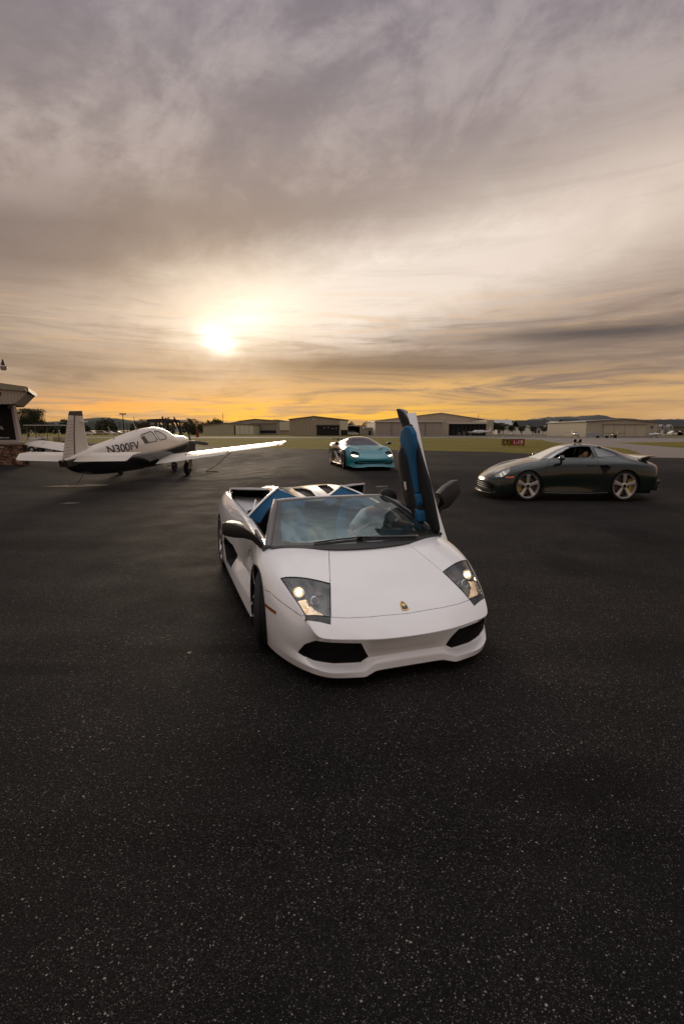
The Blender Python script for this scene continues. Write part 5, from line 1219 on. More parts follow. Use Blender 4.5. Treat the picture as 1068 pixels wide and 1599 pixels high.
def build_lambo():
    root = empty('sports_car', (.182, 4.39, 0), -pi/2+.329,
                 'white open top supercar in front with one scissor door raised and headlights lit', 'sports car')
    # local axes: +x forward; root rotation maps forward to (sin yaw, -cos yaw)
    # ---- cage
    T = [[(1.075, 0, .365), (1.062, .28, .37), (1.0, .56, .383), (.975, .64, .388), (.94, .70, .395)],
         [(.925, 0, .487), (.912, .30, .494), (.86, .571, .513), (.84, .65, .512), (.81, .745, .498)],
         [(.77, 0, .570), (.76, .29, .577), (.72, .53, .59), (.67, .67, .612), (.60, .79, .605)],
         [(.60, 0, .648), (.60, .28, .655), (.58, .49, .664), (.50, .66, .697), (.40, .833, .70)],
         [(.40, 0, .732), (.39, .26, .738), (.37, .43, .742), (.33, .63, .775), (.24, .858, .742)],
         [(.20, 0, .808), (.19, .25, .813), (.18, .37, .815), (.15, .60, .838), (.10, .875, .775)],
         [(.05, 0, .84), (.03, .3, .842), (-.02, .50, .842), (-.08, .79, .832), (-.06, .90, .79)]]
    T = [[r[0], r[1], lerp(r[1], r[2], .45), r[2], r[3], r[4]] for r in T]
    E = [r[-1] for r in T]
    Fr = [[T[0][i] for i in range(6)],
          [(1.04, 0, .325), (1.028, .28, .33), (1.0, .42, .336), (.965, .56, .345), (.93, .64, .35), (.90, .69, .35)],
          [(.985, 0, .26), (.975, .31, .26), (.935, .45, .26), (.90, .56, .27), (.87, .65, .28), (.84, .73, .29)],
          [(.965, 0, .205), (.955, .29, .195), (.935, .42, .152), (.895, .56, .152), (.858, .66, .165), (.80, .745, .19)],
          [(1.0, 0, .165), (.993, .28, .160), (1.025, .37, .134), (.988, .55, .128), (.957, .64, .134), (.905, .715, .155)],
          [(1.005, 0, .108), (1.0, .27, .105), (1.03, .365, .085), (.98, .55, .082), (.95, .63, .087), (.90, .70, .098)],
          [(.80, 0, .10), (.80, .27, .10), (.80, .36, .09), (.80, .50, .085), (.80, .58, .09), (.78, .63, .098)]]
    def st(x, e, f, g, h, i, j): return [e, (x, *f), (x, *g), (x, *h), (x, *i), (x, *j)]
    S = [[r[-1] for r in Fr[:6]],
         [E[1], (.80, .79, .42), (.78, .812, .33), (.74, .812, .24), (.765, .812, .165), (.78, .78, .098)],
         [E[2], (.60, .868, .50), (.60, .888, .37), (.60, .880, .25), (.61, .868, .168), (.61, .855, .10)],
         st(.41, E[3], (.922, .59), (.945, .43), (.945, .28), (.93, .175), (.915, .10)),
         st(.25, E[4], (.948, .65), (.97, .47), (.97, .30), (.955, .19), (.94, .11)),
         st(.08, E[5], (.962, .69), (.985, .50), (.98, .32), (.96, .21), (.95, .12)),
         st(-.08, E[6], (.962, .705), (.985, .52), (.975, .34), (.96, .22), (.955, .12)),
         st(-.30, (-.30, .89, .80), (.945, .70), (.955, .50), (.925, .345), (.955, .24), (.975, .12)),
         st(-.55, (-.55, .875, .815), (.915, .715), (.905, .52), (.875, .355), (.955, .25), (.99, .13)),
         st(-1.0, (-1.0, .865, .85), (.90, .74), (.885, .52), (.865, .36), (.97, .25), (1.0, .14)),
         st(-1.4, (-1.4, .87, .893), (.92, .78), (.92, .54), (.90, .37), (.985, .25), (1.01, .15)),
         st(-1.75, (-1.75, .885, .93), (.955, .82), (.98, .60), (.985, .41), (1.0, .26), (1.015, .15)),
         st(-2.2, (-2.2, .885, .965), (.98, .87), (1.015, .66), (1.02, .43), (1.02, .28), (1.02, .16)),
         st(-2.665, (-2.665, .885, .975), (.985, .90), (1.03, .69), (1.03, .46), (1.03, .3), (1.02, .18)),
         st(-3.1, (-3.1, .875, .955), (.965, .875), (1.01, .68), (1.01, .46), (1.0, .32), (.98, .2)),
         st(-3.42, (-3.42, .84, .925), (.92, .85), (.95, .68), (.95, .48), (.93, .35), (.90, .25)),
         st(-3.56, (-3.56, .78, .90), (.83, .83), (.85, .68), (.85, .48), (.83, .35), (.80, .27))]
    U = [[r[-1], (r[-1][0], r[-1][1]-.16, r[-1][2])] for r in S]
    B = []
    inner = [(-.08, .79, .832), (-.30, .79, .81), (-.55, .79, .80), (-1.0, .785, .84), (-1.4, .79, .875), (-1.75, .80, .90)]
    for k, r in enumerate(S[6:12]): B.append([inner[k], r[0]])
    DK = [[(-1.75, .36, .90), (-1.75, .6, .895), (-1.75, .80, .90), S[11][0]],
          [(-2.2, .36, .93), (-2.2, .6, .93), (-2.2, .80, .945), S[12][0]],
          [(-2.665, .36, .955), (-2.665, .6, .955), (-2.665, .79, .965), S[13][0]],
          [(-3.1, .36, .945), (-3.1, .6, .945), (-3.1, .77, .95), S[14][0]],
          [(-3.42, .36, .925), (-3.42, .6, .925), (-3.42, .74, .925), S[15][0]],
          [(-3.56, .36, .90), (-3.56, .6, .90), (-3.56, .70, .90), S[16][0]]]
    DK = [[(r[0][0], 0, r[0][2])]+r for r in DK]
    RF = [[(S[16][k][0], 0, S[16][k][2]), (S[16][k][0], .36, S[16][k][2]), (S[16][k][0], .6, S[16][k][2]), (S[16][k][0], .70, S[16][k][2]), S[16][k]] for k in range(6)]
    RF[0] = DK[-1]
    eline = [r[0] for r in S]
    cr = [([q for q in Fr[0]], .85), (eline[:2], .8), (eline[1:3], .5), (eline[2:5], .2), (eline[6:], .45),
          ([r[3] for r in S[6:12]], .8), ([r[4] for r in S[:4]], .6), ([r[4] for r in S[6:12]], .5), ([q for q in Fr[4]], .9), ([q for q in Fr[5]], .9),
          ([q for q in Fr[3]], .65), ([q for q in Fr[1]], .3), ([r[5] for r in S], .9), ([r[3] for r in S[:3]], .4), ([r[0] for r in B], .9),
          (DK[-1], .8), ([k for k in S[16]], .6), ([Fr[k][1] for k in (3, 4, 5)], .5), ([Fr[k][2] for k in (3, 4, 5)], .5)]
    sh = Shell([T, Fr, S, U, B, DK, RF], cr, 3)
    # ---- outlines
    ARCH_F = arc(0, .315, .372, -35, 215, 26); ARCH_R = arc(-2.665, .33, .385, -30, 210, 26)
    up = lambda c, n: n.y > .25
    sh.cut(9, ARCH_F, 'y', lim=lambda c, n: c.y > .7); sh.cut(9, ARCH_R, 'y', lim=lambda c, n: c.y > .7)
    sh.delete([9])
    top = lambda c, n: n.z > .2 and c.z > .4
    HL = [(.40, .832), (.585, .488), (.862, .572), (.792, .737)]
    HLB = [(.792, .737), (.862, .572), (.905, .587), (.815, .748)]
    sh.cut(2, HL, 'z', lim=top); sh.cut(3, HLB, 'z', lim=top)
    hood = [(.925, 0), (.912, .30), (.893, .45), (.862, .572), (.585, .488), (.18, .37), (.04, .335), (.02, 0)]
    hood = hood+[(x, -y) for x, y in hood[-2:0:-1]]
    sh.cut(4, hood, 'z', sides=(1,), lim=top, only=(0,))
    # fender (between hood and wheel), bumper below the seam
    bump = [(1.2, 0.), (1.2, .6), (.80, .49), (.40, .552), (.30, .47), (.30, .0)]
    sh.cut(5, [(1.2, -.1), (1.2, .62), (.905, .53), (.79, .492), (.38, .575), (.25, .56), (.25, -.1)], 'y', only=(0,), lim=lambda c, n: c.y > .735 and c.x > .3)
    sh.cut(5, [(1.3, 0), (1.3, .76), (.80, .76), (.792, .737), (.862, .572), (.893, .45), (.912, .30), (.925, 0)], 'z', only=(0,), lim=lambda c, n: True)
    sh.cut(5, [(1.3, 0), (1.3, .9), (.6, .9), (.6, 0)], 'z', only=(0,), lim=lambda c, n: c.z < .5)
    # corner air intakes in the bumper, seen from the front
    INT = [(.395, .338), (.318, .200), (.375, .166), (.56, .162), (.70, .180), (.79, .220), (.755, .30), (.69, .352)]
    sh.cut(6, INT, 'x', only=(5, 0), lim=lambda c, n: c.x > .6 and c.z > .150 and n.x > .2)
    for f in sh.faces([6]):
        if f.normal.z > .80: f[sh.tag] = 5
    # doors, side air intake, sill
    DOOR = [(-.42, .335), (-.20, .44), (-.14, .62), (-.20, .90), (-1.60, 1.05), (-1.66, .90), (-1.50, .60), (-1.30, .37)]
    sh.cut(7, DOOR, 'y', only=(0,), lim=lambda c, n: c.y > .75 and c.z > .33)
    SINT = [(-2.02, .24), (-1.62, .24), (-1.50, .42), (-1.66, .50), (-2.10, .52), (-2.22, .42)]
    sh.cut(8, SINT, 'y', only=(0,), lim=lambda c, n: c.y > .75)
    sh.cut(10, [(-.30, 0), (-.30, .40), (-.42, .335), (-1.30, .365), (-1.50, .42), (-1.62, .24), (-2.3, .24), (-2.3, 0)], 'y', only=(0,), lim=lambda c, n: c.y > .75)
    # ---- panels
    P = sh.piece
    P(sh.faces([4]), 'hood', M_WHITE, root, gap=.0022)
    P(sh.faces([5]), 'front_bumper', M_WHITE, root)
    for sg in (1, -1):
        P(sh.faces([0], sg, lambda c: c.x > -.9), 'front_fender', M_WHITE, root)
        P(sh.faces([10], sg), 'side_sill', M_WHITE, root)
    P(sh.faces([0], None, lambda c: c.x <= -.9), 'rear_body', M_WHITE, root)
    P(sh.faces([7], -1), 'door', M_WHITE, root)
    for sg in (1, -1):
        f6 = sh.faces([6], sg)
        sh.recess(f6, 'intake_duct', M_DARK, root, (-.13, -.02, .0), .86, sg=sg)
        # grille bars a little behind the opening, crossing diagonally
        bm = bmesh.new(); IN2 = [((y-.56)*.99+.56, (z-.25)*.97+.25) for y, z in INT]
        for dgn in (1, -1):
            for j in range(70):
                y0_ = .20+j*.0125; pts = []
                for i in range(24):
                    zz = .160+i*.0085; yy = y0_+dgn*(zz-.25)*.6; q = sh.ray((2, sg*yy, zz), (-1, 0, 0))[0] if inpoly(IN2, yy, zz) else None
                    if q is None or q.x < .6:
                        if len(pts) > 1: tube(bm, pts, .0014, 3, cap=False)
                        pts = []; continue
                    pts.append((q.x-.022, q.y, q.z))
                if len(pts) > 1: tube(bm, pts, .0014, 3, cap=False)
        bmo('intake_mesh', bm, M_BLK, root, kind='stuff')
        sh.recess(sh.faces([8], sg), 'side_intake', M_DARK, root, (-.05, -.20, 0), .8, sg=sg)
        # headlight
        h = empty('headlight', (.66, sg*.66, .58)); h.parent = root; off = Vector((.66, sg*.66, .58))
        T0 = Matrix.Translation(-off)
        P(sh.faces([2], sg), 'lens_cover', M_GLASSC, h, gap=.004, rim=.004, offset=-.002, xf=T0)
        bez = sh.recess(sh.faces([2], sg), 'housing', mat('lamp_housing', (.085, .082, .082), .3, coat=.4), h, (-.055, -.0, -.05), .93, sg=sg); bez.data.transform(T0)
        P(sh.faces([3], sg), 'lower_trim', M_BLKG, h, gap=.001, rim=.003, xf=T0)
        # dark seal round the lens
        ring = [(.40, .832), (.585, .488), (.862, .572), (.792, .737)]
        pts = []
        for a, b in zip(ring, ring[1:]+ring[:1]):
            for k in range(10):
                x, y = a[0]+(b[0]-a[0])*k/10, a[1]+(b[1]-a[1])*k/10
                q = sh.ray((x, sg*y, 2), (0, 0, -1))
                if q[0] is not None: pts.append(q[0]-off)
        bm = bmesh.new(); tube(bm, pts, .0042, 6, closed=True); bmo('lens_seal', bm, M_BLK, h, 50)
        nrm = Vector((.62, sg*.12, .77)).normalized()
        def lampat(x, y, r, depth, nm, lit, fwd=Vector((.86, sg*.05, .50))):
            q = sh.ray((x, sg*y, 2), (0, 0, -1))[0]; c = q-off-nrm*depth; fwd = fwd.normalized()
            M = fwd.to_track_quat('Y', 'Z').to_matrix().to_4x4(); M.translation = c
            bm = bmesh.new()
            if lit:      # open bowl with a small burning bulb in it
                lathe(bm, [(r*.25, -.035), (r*.6, -.028), (r*.9, -.012), (r*1.02, .010), (r*1.10, .010), (r*1.10, -.03)], 28, 'y'); bm.transform(M)
                o = bmo(nm, bm, mat('lamp_bowl', (.85, .78, .66), .16, metal=.9), h, 50)
                bm = bmesh.new(); lathe(bm, [(.0005, -.022), (.012, -.018), (.014, -.006), (.009, .004), (.0005, .007)], 14, 'y'); bm.transform(M)
                bmo('bulb', bm, mat('lit_lamp', (1, .9, .7), .3, emit=(1., .80, .52), es=lit), o, 60)
                bm = bmesh.new(); lathe(bm, [(r*.52, -.010), (r*.54, .008), (r*.46, .010), (r*.44, -.008)], 24, 'y'); bm.transform(M); bmo('bulb_ring', bm, M_CHR, o, 50)
            else:
                lathe(bm, [(r*.8, -.05), (r, -.01), (r*1.02, .012), (r*.90, .014), (r*.84, .0), (r*.74, -.004), (r*.72, .006), (r*.66, .006), (r*.64, -.012)], 28, 'y'); bm.transform(M); o = bmo(nm, bm, M_CHR, h, 40)
                bm = bmesh.new(); lathe(bm, [(r*.64, -.012), (r*.5, .0), (r*.3, .006), (.0005, .008)], 24, 'y'); bm.transform(M); bmo('lamp_glass', bm, mat('lamp_lens', (.06, .065, .07), .06, coat=1.), o, 40)
        lampat(.585, .735, .040, .030, 'low_beam', 24.)
        lampat(.700, .640, .034, .030, 'high_beam', 0)
        # reflector pocket under the lit lamp; caught bulb light added as its own glow
        V = []; n = 8
        poly = [(.64, .78), (.66, .70), (.72, .69), (.79, .64), (.83, .60), (.785, .715), (.76, .735)]
        bm = bmesh.new(); vs = []
        for x, y in poly:
            q = sh.ray((x, sg*y, 2), (0, 0, -1))[0]; vs.append(bm.verts.new(q-off-nrm*.035))
        f = bm.faces.new(vs); bmesh.ops.triangulate(bm, faces=[f])
        bmesh.ops.subdivide_edges(bm, edges=bm.edges, cuts=3, use_grid_fill=True)
        for v in bm.verts: v.co += nrm*(.014*noise.noise(v.co*45)+.008*noise.noise(v.co*110))
        bmo('reflector', bm, mat('reflector_glow', (.85, .70, .52), .28, metal=.75, emit=(1., .66, .38), es=.35), h, 60)
        bm = bmesh.new()
        q = sh.ray((.62, sg*.585, 2), (0, 0, -1))[0]-off-nrm*.045
        box(bm, q, (.085, .075, .02), Matrix.Rotation(.46, 3, 'Y'), .006); bmo('indicator', bm, mat('dim_amber', (.10, .035, .015), .3, coat=.6), h, 40)
        bm = bmesh.new(); q = sh.ray((.475, sg*.765, 2), (0, 0, -1))[0]-off-nrm*.02; lathe(bm, [(.010, -.01), (.012, .004), (.0005, .008)], 12, 'z', q); bmo('adjuster_cap', bm, M_SIL, h, 40)
    # amber side marker
    for sg in (1, -1):
        q0 = sh.ray((.33, sg*2, .468), (0, -sg, 0))[0]; q1 = sh.ray((.53, sg*2, .455), (0, -sg, 0))[0]
        if q0 is not None and q1 is not None:
            bm = bmesh.new()
            for k in range(5):
                pass
            rows = []
            for k in range(7):
                x = .33+.20*k/6; row = []
                for z in (.476-.012*k/6, .452-.012*k/6):
                    q = sh.ray((x, sg*2, z), (0, -sg, 0))[0]; row.append((bm.verts.new(q+Vector((0, sg*.003, 0)))))
                rows.append(row)
            for a, b in zip(rows, rows[1:]): bm.faces.new((a[0], b[0], b[1], a[1]) if sg < 0 else (a[0], a[1], b[1], b[0]))
            bmo('side_marker', bm, M_AMBER, root, 50)
    # badge: shield
    q, n = sh.ray((.86, 0, 2), (0, 0, -1))
    ang = atan2(n.x, n.z)
    def shield(s): return [(y*s, x*s) for x, y in [(.040, -.028), (.046, -.012), (.048, 0), (.046, .012), (.040, .028), (.005, .026), (-.025, .016), (-.042, 0), (-.025, -.016), (.005, -.026)]]
    b = empty('badge', q); b.parent = root; b.rotation_euler = (0, ang, 0)
    bm = bmesh.new(); prism(bm, [(x, y) for y, x in shield(1.05)], 0, .004, 'z'); bmo('badge_rim', bm, mat('gold', (.62, .40, .14), .25, metal=1.), b, 30)
    bm = bmesh.new(); prism(bm, [(x, y) for y, x in shield(.86)], .0035, .0055, 'z'); bmo('badge_field', bm, M_BLKG, b, 30)
    bm = bmesh.new()
    prism(bm, [(-.012, -.010), (-.004, -.016), (.008, -.014), (.016, -.004), (.014, .008), (.006, .006), (.002, .014), (-.010, .012), (-.006, .002), (-.020, .0)], .005, .0075, 'z')
    bmo('badge_emblem', bm, MATS['gold'], b, 30)
    for cx_, r_, sd_ in ((0, .37, 1), (0, .37, -1)): arch_liner(root, cx_, .315, .375, .62, .96, sd_)
    for sd_ in (1, -1): arch_liner(root, -2.665, .33, .39, .60, 1.0, sd_)
    # wheels, front ones steered
    for sg in (1, -1):
        make_wheel('front_wheel', root, (0, sg*.825, .318), .318, .25, .232, sg, steer=R(-16), spokes=5)
        make_wheel('rear_wheel', root, (-2.665, sg*.865, .332), .332, .31, .236, sg, spokes=5)
    # under floor
    bm = bmesh.new(); box(bm, (-1.25, 0, .16), (4.0, 1.30, .10)); box(bm, (-1.3, 0, .16), (1.9, 1.66, .10)); bmo('floor_pan', bm, M_DARK, root)
    return root, sh
LAMBO, LSH = build_lambo()
def W2C(P):      # (x, y, z) in car axes is used directly: parts are children of the car root
    return Vector(P)
def finish_lambo(root, sh):
    # ---------------- windshield
    ws = empty('windshield', (-.45, 0, .95)); ws.parent = root; off = Vector((-.45, 0, .95))
    bot = [(.10, 0, .832), (.09, .25, .834), (.04, .50, .834), (-.02, .68, .832), (-.077, .805, .823)]
    topw = [(-.855, 0, 1.128), (-.86, .20, 1.127), (-.875, .40, 1.122), (-.895, .52, 1.115), (-.912, .590, 1.105)]
    G = []
    for k in range(5):
        t = k/4; G.append([tuple(bot[i][j]*(1-t)+topw[i][j]*t+(.022*sin(pi*t) if j == 2 else 0) for j in range(3)) for i in range(5)])
    w = Shell([G], [], 3)
    gp = [(.035, 0), (.03, .25), (-.015, .50), (-.055, .63), (-.115, .705), (-.185, .700), (-.50, .635), (-.80, .560), (-.832, .535), (-.835, .50), (-.832, .3), (-.828, 0)]
    gp = gp+[(x, -y) for x, y in gp[-2:0:-1]]
    w.cut(2, gp, 'z', sides=(1,))
    MT = Matrix.Translation(-off)
    M_WG = glass('windshield_glass', (.74, .82, .80), .13, .012, .08, (.13, .19, .185), (.74, .92, .90))  # greenish film stands for the haze of reflected sky
    w.piece(w.faces([2]), 'glass', M_WG, ws, gap=0, rim=0, xf=MT)
    w.piece(w.faces([0]), 'frit_border', mat('frit', (.030, .028, .028), .22, coat=.6), ws, gap=.001, rim=.008, xf=MT)
    for sg in (1, -1):
        bm = bmesh.new(); pts = []
        for k in range(9):
            t = k/8; a = Vector((-.085, .835, .815)); b = Vector((-.925, .600, 1.108)); p = a.lerp(b, t)+Vector((0, 0, .030*sin(pi*t))); p.y *= sg; pts.append(p-off)
        tube(bm, pts, [.034]*4+[.030]*3+[.024, .020], 10, flat=.8); bmo('windshield_pillar', bm, M_GREY if sg < 0 else M_BLKG, ws, 50)
    bm = bmesh.new(); tube(bm, [Vector((t[0]-.012, t[1]*s, t[2]-.002))-off for s, q in ((-1, topw[::-1]), (1, topw[1:])) for t in q], .0135, 8)
    bmo('header_rail', bm, mat('header_highlight', (.62, .60, .58), .25, coat=1.), ws, 50)  # pale colour paints the highlight along the header
    bm = bmesh.new(); q = w.ray((-.80, .05, 3), (0, 0, -1))[0]
    if q: box(bm, q-off+Vector((0, 0, .0)), (.016, .050, .006), ry(.32), .002); bmo('sensor_pad', bm, M_DGREY, ws)
    # cowl
    c = Shell([[[(.215, 0, .800), (.20, .25, .806), (.175, .38, .808), (.06, .62, .822), (-.045, .82, .806)],
                [(.10, 0, .824), (.09, .25, .826), (.04, .50, .827), (-.02, .68, .825), (-.079, .82, .815)]]], [], 2)
    # black cowl strip lies a few millimetres above the body skin
    for v in c.bm.verts: pass
    c.piece(c.faces([0]), 'cowl', mat('cowl_black', (.028, .027, .027), .5), root, gap=0, rim=.01, offset=.014)
    # wiper
    wp = empty('wiper', (.12, .02, .84)); wp.parent = root; o2 = Vector((.12, .02, .84))
    def onw(x, y, h): 
        q = w.ray((x, y, 3), (0, 0, -1))[0]
        if q is None:
            q = sh.ray((x, y, 3), (0, 0, -1))[0]
        return q+Vector((0, 0, h))-o2
    bm = bmesh.new(); tube(bm, [onw(.035-.00*k, -.46+.94*k/12, .018) for k in range(13)], .009, 6, flat=.8); tube(bm, [onw(.04, -.46+.94*k/12, .006) for k in range(13)], .004, 4)
    bmo('wiper_blade', bm, M_BLK, wp, 50)
    bm = bmesh.new(); tube(bm, [onw(.045, -.04, .028), onw(.07, .05, .035), onw(.085, .3, .035), onw(.09, .50, .03)], [.010, .012, .013, .016], 8); box(bm, onw(.045, -.04, .022), (.03, .05, .03), None, .004)
    bmo('wiper_arm', bm, M_BLKG, wp, 40)
    bm = bmesh.new(); lathe(bm, [(.012, 0), (.010, .012), (.0005, .014)], 12, 'z', onw(.09, .50, .035)); bmo('wiper_nut', bm, M_CHR, wp, 40)
    # ---------------- tub and dash
    bm = bmesh.new(); box(bm, (-.95, 0, .22), (1.6, 1.5, .03)); bmo('cabin_floor', bm, mat('black_carpet', (.012, .012, .013), .95), root)
    bm = bmesh.new(); prism(bm, [(.06, .60), (.06, .80), (-.15, .80), (-.30, .795), (-.50, .755), (-.545, .70), (-.50, .55), (-.35, .40), (.06, .35)], -.78, .78, 'y')
    es = [e for e in bm.edges if abs((e.verts[0].co-e.verts[1].co).y) > 1]; bmesh.ops.bevel(bm, geom=es, offset=.02, segments=2, affect='EDGES')
    bmo('dashboard', bm, mat('dash_leather', (.040, .046, .046), .55, bump=.2, bscale=180), root, 40)
    bm = bmesh.new(); prism(bm, [(-.25, .79), (-.30, .835), (-.42, .84), (-.52, .80), (-.52, .74), (-.30, .72)], .17, .57, 'y'); bmo('instrument_hood', bm, M_BLK, root, 40)
    bm = bmesh.new(); prism(bm, [(-.45, .25), (-.45, .62), (-.60, .56), (-.85, .46), (-1.35, .44), (-1.35, .25)], -.13, .13, 'y'); bmo('centre_tunnel', bm, M_BLK, root, 40)
    # back wall of the cabin
    for sg in (1, -1):
        bm = bmesh.new(); prism(bm, [(-.12, .12), (-.12, .79), (-.55, .785), (-1.4, .86), (-1.66, .88), (-1.5, .30), (-1.3, .16), (-.5, .14)], sg*.76, sg*.80, 'y')
        bmo('door_jamb', bm, M_BLK if sg < 0 else mat('jamb_white', (.35, .34, .33), .35), root)
    # blue seats
    for sg in (1, -1):
        s = empty('seat', (-1.0, sg*.38, .25)); s.parent = root
        bm = bmesh.new(); prism(bm, [(.33, .08), (.36, .16), (.30, .20), (-.15, .12), (-.25, .02), (-.2, 0), (.3, 0)], -.23, .23, 'y')
        es = [e for e in bm.edges]; bmesh.ops.bevel(bm, geom=es, offset=.018, segments=2, affect='EDGES'); bmo('seat_cushion', bm, M_BLUE, s, 50)
        bm = bmesh.new()
        G = [(-.12, .10, .24, .10), (-.20, .30, .24, .11), (-.30, .50, .215, .10), (-.37, .64, .15, .08), (-.40, .72, .11, .07), (-.41, .76, .07, .04)]
        pr = None
        for (x, z, hw, th) in G:
            ring = []
            for k in range(16):
                a = 2*pi*k/16; cx = abs(cos(a))**.6*(1 if cos(a) > 0 else -1); sx = abs(sin(a))**.7*(1 if sin(a) > 0 else -1)
                ring.append(bm.verts.new((x+sx*th*.5+.35*max(0, abs(cx)-.6)*.16, cx*hw, z)))
            if pr:
                for k in range(16): bm.faces.new((pr[k], pr[(k+1) % 16], ring[(k+1) % 16], ring[k]))
            pr = ring
        bm.faces.new(pr); bmesh.ops.recalc_face_normals(bm, faces=bm.faces); bmo('seat_back', bm, M_BLUE, s, 60)
        bm = bmesh.new(); box(bm, (-.345+.05, 0, .58), (.04, .17, .22), ry(.42), .015); bmo('seat_insert', bm, M_BLK, s, 50)
    # steering wheel
    st = empty('steering_wheel', (-.60, .36, .72)); st.parent = root; st.rotation_euler = (0, R(-66), 0)
    bm = bmesh.new(); tube(bm, [(.178*cos(2*pi*k/32), .178*sin(2*pi*k/32), 0) for k in range(32)], .017, 8, closed=True); bmo('wheel_rim', bm, mat('wheel_leather', (.10, .10, .10), .45), st, 60)
    bm = bmesh.new(); lathe(bm, [(.06, -.02), (.055, .02), (.0005, .028)], 20, 'z')
    for a in (0, 115, -115): box(bm, (.11*cos(R(a)), .11*sin(R(a)), 0), (.11, .035, .012), rz(R(a)), .003)
    bmo('wheel_spokes', bm, M_DGREY, st, 40)
    bm = bmesh.new(); tube(bm, [(0, 0, -.02), (0, 0, -.25)], .03, 10); bmo('steering_column', bm, M_BLK, st)
    # inner mirror and its stalk, near the header
    # ---------------- engine deck and hoops
    D = [[(-1.56, 0, 1.005), (-1.57, .13, 1.01), (-1.66, .27, 1.075), (-1.775, .40, 1.135), (-1.80, .45, 1.10)],
         [(-1.95, 0, 1.045), (-1.96, .13, 1.05), (-2.0, .27, 1.095), (-2.05, .385, 1.128), (-2.06, .45, 1.07)],
         [(-2.40, 0, 1.055), (-2.40, .13, 1.06), (-2.40, .26, 1.085), (-2.42, .36, 1.095), (-2.42, .44, 1.03)],
         [(-2.95, 0, 1.01), (-2.95, .13, 1.015), (-2.95, .24, 1.03), (-2.95, .34, 1.035), (-2.95, .42, .98)],
         [(-3.45, 0, .945), (-3.45, .13, .945), (-3.45, .24, .95), (-3.45, .34, .95), (-3.45, .42, .93)]]
    D = D+[[(p[0], p[1], .90) for p in D[-1]]]
    side = [[r[-1], (r[-1][0], r[-1][1]+.02, .90)] for r in D[:-1]]
    d = Shell([D, side], [(D[0], .9), ([r[3] for r in D], .6), ([r[1] for r in D], .5), (D[-2], .7)], 2)
    SL = [[(-1.68, .20), (-1.74, .30), (-2.20, .345), (-2.36, .30), (-2.30, .23)], [(-1.66, -.055), (-1.66, .055), (-2.1, .10), (-2.45, .07), (-2.45, -.07), (-2.1, -.10)]]
    d.cut(2, SL[0], 'z'); d.cut(3, [p for p in SL[1]], 'z', sides=(1,))
    ec = empty('engine_cover', (-2.4, 0, 1.0)); ec.parent = root; oo = Matrix.Translation(Vector((2.4, 0, -1.0)))
    d.piece(d.faces([0]), 'cover_panel', M_WHITE, ec, gap=0, rim=.02, xf=oo)
    for sg in (1, -1):
        o = d.recess(d.faces([2], sg), 'vent_slot', M_DARK, ec, (0, 0, -.035), .93, sg=sg); o.data.transform(oo)
    o = d.recess(d.faces([3]), 'vent_slot', M_DARK, ec, (0, 0, -.035), .93); o.data.transform(oo)
    for sg in (1, -1):
        # white blade from the hoop apex down to the belt
        bm = bmesh.new(); A = Vector((-1.775, .395, 1.137)); Bq = Vector((-1.26, .835, .897))
        pts = [A.lerp(Bq, k/8)+Vector((0, .0, .018*sin(pi*k/8))) for k in range(9)]
        for p in pts: p.y *= sg
        tube(bm, pts, .013, 6); bmo('hoop_blade', bm, M_WHITE, root, 60)
        # blue trim facing the seats, with the dark roll-over opening in it
        bm = bmesh.new(); eps = -.004
        top = [(-1.56, .10, 1.0), (-1.57, .15, 1.012), (-1.66, .27, 1.075), (-1.775, .395, 1.13), (-1.60, .545, 1.055), (-1.43, .69, .98), (-1.27, .825, .892)]
        inn = [(-1.48, .16, .93), (-1.50, .21, .95), (-1.56, .29, 1.0), (-1.63, .385, 1.03), (-1.52, .50, .985), (-1.40, .60, .92), (-1.33, .70, .80)]
        low = [(-1.45, .20, .70), (-1.45, .23, .70), (-1.45, .3, .70), (-1.45, .38, .70), (-1.42, .5, .70), (-1.40, .6, .65), (-1.35, .75, .60)]
        R1 = [bm.verts.new((x, sg*y, z+eps)) for x, y, z in top]; R2 = [bm.verts.new((x, sg*y, z)) for x, y, z in inn]
        for k in range(6): bm.faces.new((R1[k], R1[k+1], R2[k+1], R2[k]))
        bmo('hoop_trim', bm, M_BLUE, root, 60)
        bm = bmesh.new(); R1 = [bm.verts.new((x, sg*y, z)) for x, y, z in inn]; R2 = [bm.verts.new((x-.05, sg*y, z)) for x, y, z in low]
        for k in range(6): bm.faces.new((R1[k], R1[k+1], R2[k+1], R2[k]))
        bmo('hoop_opening', bm, M_DARK, root)
        # air intake: raised flap hinged at the back, dark duct below
        ap = empty('air_intake', (-2.6, sg*.65, 1.0)); ap.parent = root; o3 = Vector((-2.6, sg*.65, 1.0))
        bm = bmesh.new(); V = [(-2.25, .905, 1.108), (-2.10, .66, 1.118), (-1.98, .46, 1.112), (-2.95, .46, .985), (-2.95, .72, .985), (-2.95, .86, .975)]
        A = [bm.verts.new(Vector((x, sg*y, z))-o3) for x, y, z in V]; Bv = [bm.verts.new(Vector((x, sg*y, z-.022))-o3) for x, y, z in V]
        bm.faces.new(A); bm.faces.new(Bv[::-1])
        for k in range(6): bm.faces.new((A[k], Bv[k], Bv[(k+1) % 6], A[(k+1) % 6]))
        bmesh.ops.recalc_face_normals(bm, faces=bm.faces); bmo('intake_flap', bm, M_WHITE, ap, 30)
        bm = bmesh.new(); V = [(-2.25, .905, 1.10), (-2.235, .89, .975), (-2.95, .85, .95), (-2.95, .86, .975)]
        quad(bm, [Vector((x, sg*y, z))-o3 for x, y, z in V]); quad(bm, [Vector((x+.012, sg*(y-.012), z))-o3 for x, y, z in V])
        bmo('flap_cheek', bm, M_WHITE, ap)
